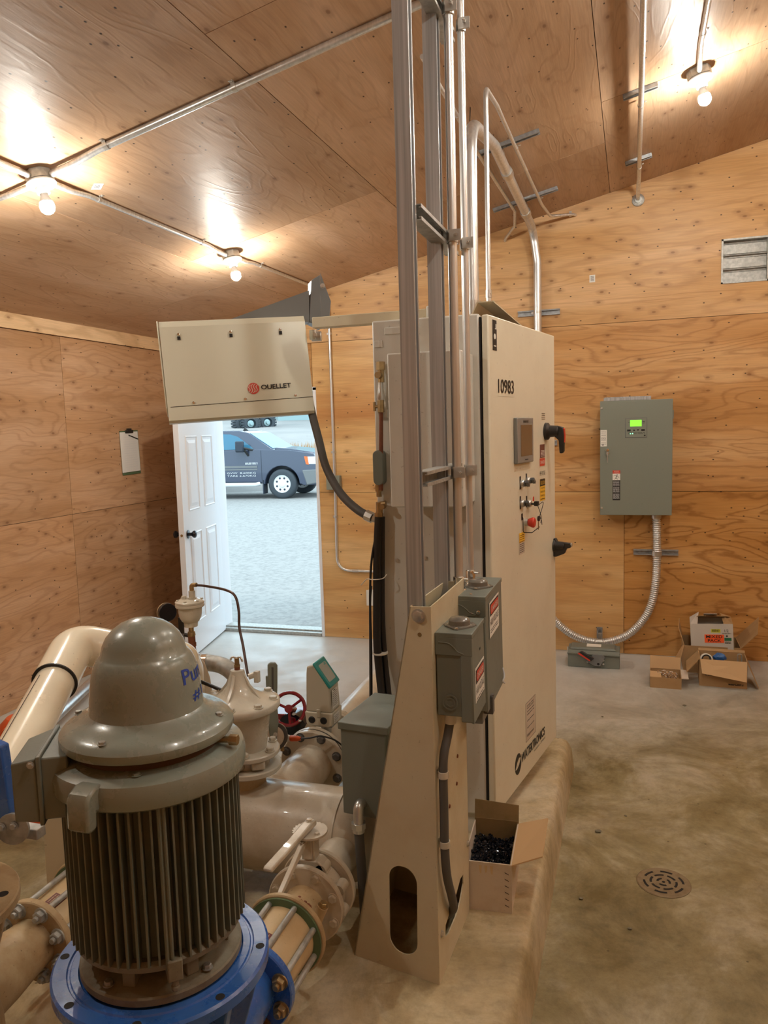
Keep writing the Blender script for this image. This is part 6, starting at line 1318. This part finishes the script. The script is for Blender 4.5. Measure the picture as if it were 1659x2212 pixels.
# ================================================================== CONTROL VALVE
pv0 = thing('riser_pipe', (-1.64, 2.60, .17), 'tapered cream riser pipe standing under the cup shaped air release valve', 'riser pipe')
cvx, cvy = -1.262, 2.32; CO = V((cvx, cvy, 0)); vv = thing('control_valve', (cvx, cvy, .572), 'cream cast control valve with bolted round bonnet standing on the manifold', 'control valve')
def cl(prof, n=48, o=CO): return lambda bm: lathe(bm, o, Z, prof, n)
rz_ = part('riser', 'pump_cream', pv0, lambda bm: lathe(bm, V((-1.640, 2.60, .17)), Z, [(0, .075), (.50, .072), (.60, .062), (.66, .045), (.69, .026), (.70, .017), (.72, .016)], 40), sharp=60)
part('lower_flange', 'pale_casting', vv, cl([(.572, .05), (.572, .108), (.575, .111), (.588, .111), (.592, .108), (.592, .05)]))
part('wafer', 'pale_casting', vv, cl([(.592, .070), (.628, .070)])); part('wafer_lug', 'pale_casting', vv, lambda bm: fbox(bm, frame((cvx-.045, cvy-.10, .596), (1, -.25, 0), Z), 0, .055, 0, .032, -.05, .01), bevel=.008); part('wafer_lug', 'pale_casting', vv, lambda bm: fbox(bm, frame((cvx+.045, cvy-.07, .598), (1, .5, 0), Z), 0, .045, 0, .028, -.04, .01), bevel=.006)
part('upper_flange', 'pale_casting', vv, cl([(.628, .05), (.628, .104), (.631, .107), (.642, .107), (.646, .103), (.647, .05)])); bolts(vv, ring_pts(CO+Z*.647, Z, .090, 6, R(20)), Z, .011, .014, 'pale_casting')
CB = V((cvx-.032, cvy+.005, 0))
def body(bm):
    prof = [(.645, .062, 0), (.67, .066, 0), (.70, .078, .3), (.735, .094, .7), (.77, .108, .95), (.79, .112, 1)]; n = 48; rings = []
    for z, r_, k in prof:
        c = CO.lerp(CB, k); rings.append([bm.verts.new((c.x+cos(2*pi*i/n)*r_, c.y+sin(2*pi*i/n)*r_, z)) for i in range(n)])
    for a, b in zip(rings, rings[1:]):
        for i in range(n): bm.faces.new([a[i], a[(i+1) % n], b[(i+1) % n], b[i]])
    lathe(bm, CB+V((0, .0, .70)), V((-.8, .6, 0)), [(.05, .075), (.17, .070), (.17, .10), (.19, .10), (.19, 0)], 40)
part('valve_body', 'pale_casting', vv, body, sharp=60)
part('bonnet', 'pale_casting', vv, lambda bm: (lathe(bm, CB, Z, [(.782, .110), (.784, .138), (.788, .141), (.806, .141), (.811, .136), (.815, .112), (.824, .084), (.842, .056), (.868, .037), (.90, .027), (.918, .023), (.920, 0)], 64), [prism(bm, frame(CB, (cos(R(a)), sin(R(a)), 0), Z), [(.01, .81), (.100, .812), (.082, .826), (.045, .868), (.026, .905), (.01, .905)], -.005, .005) for a in (0, 90, 180, 270)]), sharp=45)
bolts(vv, ring_pts(CB+Z*.812, Z, .120, 8, R(15)), Z, .012, .012, 'pale_casting')
part('top_nipple', 'rusty', vv, lambda bm: cyl(bm, CB+Z*.918, CB+Z*.936, .010)); cp_ = part('petcock', 'brass', vv, lambda bm: (cyl(bm, CB+Z*.934, CB+Z*.960, .0085, n=8), cyl(bm, CB+Z*.930, CB+Z*.937, .0105))); part('petcock_wing', 'zinc', cp_, lambda bm: tube(bm, smooth_path([CB+V((-.022, -.005, .953)), CB+V((-.016, -.002, .962)), CB+V((0, 0, .960)), CB+V((.014, 0, .963)), CB+V((.022, 0, .948))], 5), .0035, 8))
part('side_port', 'pale_casting', vv, lambda bm: (cyl(bm, CB+V((.025, .03, .885)), CB+V((.050, .045, .893)), .011, n=8), box(bm, CB.x+.045, CB.x+.062, cvy+.035, cvy+.055, .865, .905)), bevel=.002)
part('name_casting', 'pale_casting', vv, lambda bm: lines(bm, frame(CO+V((-.01, -.083, .70)), (1, 0, 0), (.2, -.12, 1)), 0, .05, [0, .012], .005, 0))
tb1 = hose('copper_tube', 'thin dark tube arching from the air valve top down to the control valve', [(-1.612, 2.60, 1.148), (-1.560, 2.585, 1.150), (-1.44, 2.53, 1.150), (-1.385, 2.50, 1.135), (-1.362, 2.48, 1.085), (-1.352, 2.46, 1.030), (-1.325, 2.43, .975), (-1.290, 2.385, .905), (-1.275, 2.365, .885)], .0048, 'tube_brown', 'tube')
# air release valve
AX, AY = -1.640, 2.60; AO = V((AX, AY, 0)); av = thing('air_release_valve', (AX, AY, .88), 'cream cup shaped air release valve on a rusty pipe in front of the open door', 'air valve')
part('cup', 'pale_casting', av, cl([(.982, .018), (.984, .026), (1.002, .028), (1.006, .034), (1.022, .042), (1.040, .045), (1.062, .046)], 36, AO)); part('lid', 'pale_casting', av, cl([(1.062, .053), (1.065, .056), (1.073, .056), (1.074, .0545), (1.077, .0545), (1.078, .056), (1.084, .056), (1.088, .050), (1.094, .030), (1.095, 0)], 40, AO))
bolts(av, ring_pts(AO+Z*1.087, Z, .046, 6, R(10)), Z, .005, .006, 'pale_casting'); part('plug_boss', 'pale_casting', av, lambda bm: (cyl(bm, AO+V((-.018, -.01, 1.09)), AO+V((-.018, -.01, 1.106)), .010, n=6), cyl(bm, AO+V((.012, 0, 1.09)), AO+V((.012, 0, 1.126)), .013), cyl(bm, AO+V((.012, 0, 1.09)), AO+V((.012, 0, 1.100)), .018, n=8)))
part('elbow', 'brass', av, lambda bm: tube(bm, fillet([AO+V((.012, 0, 1.125)), AO+V((.012, 0, 1.148)), AO+V((.036, -.002, 1.150))], .010, 5), .0085, 12))
part('riser', 'brass', av, lambda bm: (cyl(bm, AO+Z*.93, AO+Z*.985, .010), lathe(bm, AO, Z, [(.945, .014), (.950, .016), (.962, .014), (.964, .011)], 16))); part('rusty_tee', 'rusty', av, lambda bm: (cyl(bm, AO+Z*.855, AO+Z*.945, .014), cyl(bm, AO+Z*.905, AO+Z*.918, .0165), cyl(bm, AO+Z*.86, AO+Z*.872, .0165), cyl(bm, AO+Z*.84, AO+Z*.86, .012))); part('side_cock', 'pump_cream_dirty', av, lambda bm: (cyl(bm, AO+V((0, 0, .888)), AO+V((-.035, -.01, .892)), .010), cyl(bm, AO+V((-.036, -.010, .892)), AO+V((-.048, -.013, .893)), .006))); part('pet_lever', 'black_plastic', av, lambda bm: (cyl(bm, AO+V((0, 0, .945)), AO+V((-.028, -.005, .950)), .008), box(bm, AX-.050, AX-.028, AY-.012, AY-.004, .955, 1.02)), bevel=.002)
# grey lever valve behind the control valve
gl = thing('butterfly_valve', (-1.315, 2.72, .40), 'valve with tall upright grey lever and round grey plate behind the control valve', 'butterfly valve')
GO = V((-1.355, 2.70, .525)); gd = V((.30, -.95, .1)).normalized()
part('notch_plate', 'seal_grey', gl, lambda bm: lathe(bm, GO-gd*.004, gd, [(0, .056), (.006, .056)], 40)); part('hub', 'box_white', gl, lambda bm: lathe(bm, GO+gd*.002, gd, [(0, .042), (.008, .042), (.010, .038), (.010, 0)], 36)); bolts(gl, [GO+gd*.012+V((.01, 0, .012))], gd, .006, .006)
FG = frame(GO+gd*.006, V((.95, .30, 0)), Z); 
part('lever', 'panel_grey', gl, lambda bm: prism(bm, FG, [(-.014, -.01), (.014, -.01), (.022, .06), (.020, .15), (.024, .20), (.028, .29), (.020, .302), (.002, .304), (-.010, .296), (-.012, .20), (-.014, .15), (-.018, .06)], -.008, .008), bevel=.003); part('lever_groove', 'seal_grey', gl, lambda bm: prism(bm, FG, [(.003, .19), (.010, .19), (.014, .285), (.006, .287)], .0082, .0088)); part('latch_trigger', 'panel_grey', gl, lambda bm: fbox(bm, FG, -.020, -.008, .10, .25, -.006, .006), bevel=.003)
part('valve_body', 'pump_cream', gl, lambda bm: lathe(bm, GO-gd*.07+V((0, 0, -.01)), gd, [(0, .045), (.06, .03)], 24))
# red handwheel valve
rh = thing('handwheel_valve', (-1.60, 3.36, .2), 'dark red gear operated valve with round handwheel behind the flow meter', 'handwheel valve')
wc_ = V((-1.592, 3.35, .382)); wd_ = V((.25, -.93, .42)).normalized(); u_, v_2, _ = axes(wd_)
def wheel_(bm):
    c = wc_; pts = [c+(u_*cos(2*pi*i/40)+v_2*sin(2*pi*i/40))*.078 for i in range(41)]; tube(bm, pts, .009, 10, caps=False)
    for k in range(3): a = R(90+120*k+6); tube(bm, [c+(u_*cos(a)+v_2*sin(a))*.015, c+(u_*cos(a)+v_2*sin(a))*.074], .007, 8)
    lathe(bm, c-wd_*.02, wd_, [(0, .022), (.035, .020), (.035, 0)], 20)
part('handwheel', 'maroon_paint', rh, wheel_); part('gearbox', 'maroon_paint', rh, lambda bm: (fbox(bm, frame(wc_-wd_*.10+V((-.03, 0, -.035)), (1, .2, 0), Z), -.06, .09, -.05, .03, -.06, .05), lathe(bm, wc_-wd_*.11, wd_, [(0, .024), (.09, .022)], 20), lathe(bm, wc_+V((.02, .06, -.075)), Z, [(0, .055), (.03, .055), (.035, .045)], 24)), bevel=.006)
bolts(rh, [wc_+V((-.065, -.02, -.005)), wc_+V((.03, -.01, -.02)), wc_+V((.06, -.01, -.05))], (0, -.3, 1), .007, .006); part('valve_body', 'black_gloss', rh, lambda bm: (cyl(bm, wc_+V((.01, .06, -.14)), wc_+V((.01, .06, -.06)), .045), lathe(bm, V((-1.58, 3.36, .265)), (.2, 1, 0), [(0, .09), (.06, .09)], 36)))
# flow meter
mt = thing('flow_meter', (-1.255, 2.97, .22), 'flow meter with slanted teal framed display above the flanged pipe', 'flow meter')
MCx = -1.238; FM = frame((0, 2.90, 0), (1, 0, 0), Z)
hous = [(MCx-.062, .560), (MCx+.052, .560), (MCx+.046, .668), (MCx-.020, .762), (MCx-.052, .752), (MCx-.056, .72)]
part('housing', 'meter_body', mt, lambda bm: prism(bm, FM, hous, 0, -.105), bevel=.005)
part('lower_case', 'meter_body', mt, lambda bm: prism(bm, FM, [(MCx-.067, .560), (MCx+.058, .560), (MCx+.055, .505), (MCx+.035, .497), (MCx-.050, .500), (MCx-.062, .51)], .004, -.109), bevel=.005)
d2_ = (V((MCx-.020, 0, .762))-V((MCx+.046, 0, .668))).normalized(); FDp = frame(V((MCx+.046, 2.898, .668)), d2_, YA)
if FDp.to_3x3().col[2].x < 0: FDp = frame(V((MCx+.046, 3.007, .668)), d2_, -YA)
ll = .115
bz = part('display_bezel', 'teal', mt, lambda bm: fbox(bm, FDp, -.004, ll+.006, -.002, .111, -.004, .008), bevel=.006); bz['label'] = 'teal display frame'
part('display', 'meter_screen', bz, lambda bm: prism(bm, FDp, rrect(.018, ll-.014, .018, .092, .008), .008, .0086)); part('print', 'teal', bz, lambda bm: [fbox(bm, FDp, ll-.026, ll-.022, .026, .045, .0086, .009), fbox(bm, FDp, ll-.020, ll-.017, .026, .04, .0086, .009)])
FR = frame((MCx+.0535, 2.905, 0), YA, Z); lbp = plate(mt, FR, .005, .07, .575, .655, 'white_label'); part('print', 'ink', lbp, lambda bm: (lines(bm, FR, .010, .062, [.585+.008*i for i in range(8)], .0022, .0018), fbox(bm, FR, .02, .04, .648, .652, .0013, .0018)))
lb2 = plate(mt, frame((MCx+.0575, 2.905, 0), YA, Z), .005, .07, .512, .550, 'white_label'); part('print', 'ink', lb2, lambda bm: lines(bm, frame((MCx+.0575, 2.905, 0), YA, Z), .010, .062, [.518+.007*i for i in range(4)], .002, .0018))
part('cable_entry', 'black_rubber', mt, lambda bm: [lathe(bm, V((x, 2.897, .527)), (0, -1, 0), [(0, .015), (.004, .015), (.006, .012), (.006, 0)], 20) for x in (MCx-.035, MCx+.018)]); part('clip', 'meter_body', mt, lambda bm: fbox(bm, FM, MCx-.012, MCx+.006, .540, .575, .002, .009), bevel=.003)
part('neck', 'dull_steel', mt, lambda bm: (cyl(bm, (MCx, 2.965, .43), (MCx, 2.965, .50), .022), box(bm, MCx-.04, MCx+.04, 2.93, 3.0, .485, .50)))
part('meter_tube', 'pump_cream', mt, lambda bm: lathe(bm, V((-1.255, 2.866, .36)), YA, [(0, .10), (0, .140), (.020, .140), (.024, .10), (.045, .098), (.17, .098), (.19, .10), (.195, .140), (.215, .140), (.215, .1)], 56)); part('gasket', 'ink', mt, lambda bm: lathe(bm, V((-1.255, 2.861, .36)), YA, [(0, .1), (0, .138), (.005, .138), (.005, .1)], 56))
op = thing('discharge_pipe', (-1.255, 3.4, .15), 'cream discharge pipe continuing from the flow meter toward the back wall', 'pipe')
part('pipe', 'pump_cream', op, lambda bm: cyl(bm, (-1.262, 3.10, .36), (-1.30, 4.80, .36), .084, n=40)); part('flange', 'pump_cream', op, lambda bm: lathe(bm, V((-1.255, 3.083, .36)), YA, [(0, .08), (0, .140), (.024, .140), (.024, .08)], 56)); bolts(op, ring_pts(V((-1.255, 3.107, .36)), YA, .1205, 8, R(22.5)), YA, .0135, .014, 'seal_grey')
part('support_leg', 'pump_cream_dirty', op, lambda bm: box(bm, -1.30, -1.24, 3.55, 3.58, .17, .29))
# pressure sensor with orange plug
sn = thing('pressure_sensor', (-1.33, 2.80, .47), 'steel pressure sensor with orange plug above the big flanged pipe', 'pressure sensor'); s0 = V((-1.385, 2.76, .492)); sdv = V((1, .10, .02)).normalized()
part('body', 'zinc', sn, lambda bm: lathe(bm, s0, sdv, [(0, .018), (.010, .020), (.012, .016), (.020, .016), (.022, .021), (.050, .021), (.052, .017), (.062, .014), (.070, .012), (.070, 0)], 24)); part('plug', 'orange_paint', sn, lambda bm: lathe(bm, s0+sdv*.070, sdv, [(0, .011), (.006, .0125), (.030, .011), (.045, .007), (.045, 0)], 20)); part('stem', 'brass', sn, lambda bm: (cyl(bm, s0+V((.03, .01, -.055)), s0+V((.035, .005, 0)), .008), cyl(bm, s0+V((.03, .01, -.03)), s0+V((.03, .01, -.018)), .014, n=6)))
hose('cable', 'thin black cable from the orange sensor plug over the big flange', [s0+sdv*.112, s0+sdv*.15+V((0, 0, .004)), (-1.19, 2.79, .505), (-1.14, 2.82, .480), (-1.105, 2.84, .435), (-1.095, 2.86, .37)], .0035, cat='cable')
# white PVC line
pv = thing('pvc_pipe', (-1.75, 1.8, .5), 'wide cream PVC pipe with elbow rising behind the motor at the left', 'pvc pipe')
part('lower_pipe', 'pvc', pv, lambda bm: tube(bm, [V((-1.335, 1.03, .735)), V((-1.554, 1.607, .916)), V((-1.665, 1.885, 1.004))], .058, 40), sharp=50)
part('elbow', 'pvc', pv, lambda bm: tube(bm, fillet([V((-1.659, 1.868, .999)), V((-1.735, 2.055, 1.062)), V((-1.640, 2.150, 1.012)), V((-1.560, 2.235, .985))], .085, 12), .066, 40), sharp=50)
part('joint_ring', 'ink', pv, lambda bm: (lathe(bm, V((-1.657, 1.864, .998)), V((-.11, .27, .085)), [(-.003, .0592), (-.003, .0668), (.002, .0668), (.002, .0592)], 40), lathe(bm, V((-1.560, 2.235, .985)), V((.08, .085, -.027)), [(-.002, .0592), (-.002, .0668), (.003, .0668), (.003, .0592)], 40)))
part('upper_pipe', 'pvc', pv, lambda bm: tube(bm, fillet([V((-1.575, 2.215, .990)), V((-1.50, 2.305, .96)), V((-1.55, 2.42, .87)), V((-1.60, 2.50, .74))], .07, 10), .056, 36), sharp=50)
part('seam_line', 'ink', pv, lambda bm: tube(bm, [V((-1.50, 1.465, .871))+V((-.012, -.030, .0505)), V((-1.645, 1.835, .989))+V((-.012, -.030, .0505))], .0010, 6))
# round gauge back
gg = thing('pressure_gauge', (-1.945, 2.9, 0), 'round black and tan disc shaped gauge on a stem above the motor cap', 'gauge'); g0 = V((-1.945, 2.90, .955)); gdv = V((.82, -.57, .03)).normalized()
part('rim', 'check_body', gg, lambda bm: lathe(bm, g0-gdv*.022, gdv, [(0, .036), (.003, .040), (.010, .041)], 36)); part('case', 'black_gloss', gg, lambda bm: lathe(bm, g0-gdv*.013, gdv, [(0, .040), (.022, .040), (.024, .038), (.024, 0)], 36)); part('sticker', 'white_label', gg, lambda bm: [fbox(bm, frame(g0-gdv*.006+V((-gdv.y*-.0, 0, 0))+ (gdv.cross(Z)).normalized()*-.0405, gdv, Z), -.006, .008, -.014, .012, -.0008, .0008)]); part('stem', 'brass', gg, lambda bm: cyl(bm, V((g0.x, g0.y, 0)), g0+V((0, 0, -.035)), .010))
# braided hose, cable
bh = thing('braided_hose', (-1.85, 3.2, .5), 'silver braided hose curving beyond the control valve', 'hose'); part('hose', 'dull_steel', bh, lambda bm: tube(bm, smooth_path([(-1.98, 3.17, .640), (-1.93, 3.19, .640), (-1.86, 3.2, .628), (-1.80, 3.2, .590), (-1.765, 3.2, .52), (-1.76, 3.2, .40), (-1.76, 3.2, .17)], 8), .040, 24)); part('coupling', 'chrome', bh, lambda bm: [cyl(bm, (x, 3.176, .640), (x+.022, 3.184, .640), .046) for x in (-1.99, -1.955)])
hose('cable', 'black cable crossing from the motor cap to the control valve bonnet', [(-1.72, 2.50, .832), (-1.62, 2.47, .832), (-1.50, 2.42, .830), (-1.40, 2.38, .822), (-1.33, 2.36, .812)], .0065, cat='cable')
# pipes on the floor at the left wall
bm = NB(); cyl(bm, (-3.66, 4.75, .07), (-2.95, 2.70, .07), .035, n=24); o = fin(bm, 'steel_pipe', 'conduit_steel', None); tag(o, 'loose shiny steel pipe lying on the floor toward the left wall', 'steel pipe')
bm = NB(); cyl(bm, (-3.50, 4.75, .035), (-2.80, 2.70, .035), .028, n=24); o = fin(bm, 'steel_pipe', 'dull_steel', None); tag(o, 'duller loose pipe on the floor beside the shiny steel pipe', 'steel pipe')
of = thing('pipe_fitting', (-2.70, 2.70, 0), 'orange painted pipe fitting at the left edge behind the PVC pipe', 'pipe fitting'); part('body', 'orange_paint', of, lambda bm: (lathe(bm, V((-2.62, 2.72, .0)), Z, [(0, .10), (.30, .085), (.36, .088), (.37, .115), (.40, .115), (.41, .10), (.46, .09), (.49, .06), (.50, 0)], 36), lathe(bm, V((-2.62, 2.72, .42)), V((.5, -.8, 0)), [(0, .05), (.10, .055), (.10, .075), (.12, .075), (.12, 0)], 24)))
# grey enclosure on the skid
ge = thing('junction_enclosure', (-.80, 2.3, .53), 'tall grey enclosure with flat lid standing left of the tan stand', 'enclosure')
gu = V((1, -.10, 0)).normalized(); FGe = frame((-.862, 2.175, .530), gu, Z)
part('enclosure', 'box_grey', ge, lambda bm: fbox(bm, FGe, 0, .152, 0, .292, -.27, 0), bevel=.004); part('lid', 'box_grey', ge, lambda bm: fbox(bm, FGe, -.006, .164, .276, .300, -.278, .006), bevel=.003); part('lid_clamp', 'box_grey', ge, lambda bm: fbox(bm, FGe, .110, .150, .270, .325, -.290, -.276), bevel=.006)
el = thing('conduit_elbow', (-.80, 2.13, .2), 'grey conduit elbow and pipe dropping from the face of the grey enclosure', 'conduit elbow'); part('elbow', 'zinc', el, lambda bm: tube(bm, fillet([(-.797, 2.172, .575), (-.797, 2.140, .578), (-.796, 2.132, .528)], .022, 6), .016, 18)); part('compression_nut', 'zinc', el, lambda bm: (cyl(bm, (-.796, 2.132, .512), (-.796, 2.132, .530), .023, n=8), cyl(bm, (-.796, 2.132, .500), (-.796, 2.132, .512), .019))); part('pipe', 'seal_grey', el, lambda bm: cyl(bm, (-.796, 2.132, .505), (-.770, 2.10, .17), .015))
part('support_post', 'box_grey', ge, lambda bm: box(bm, -.84, -.80, 2.36, 2.40, .17, .53))
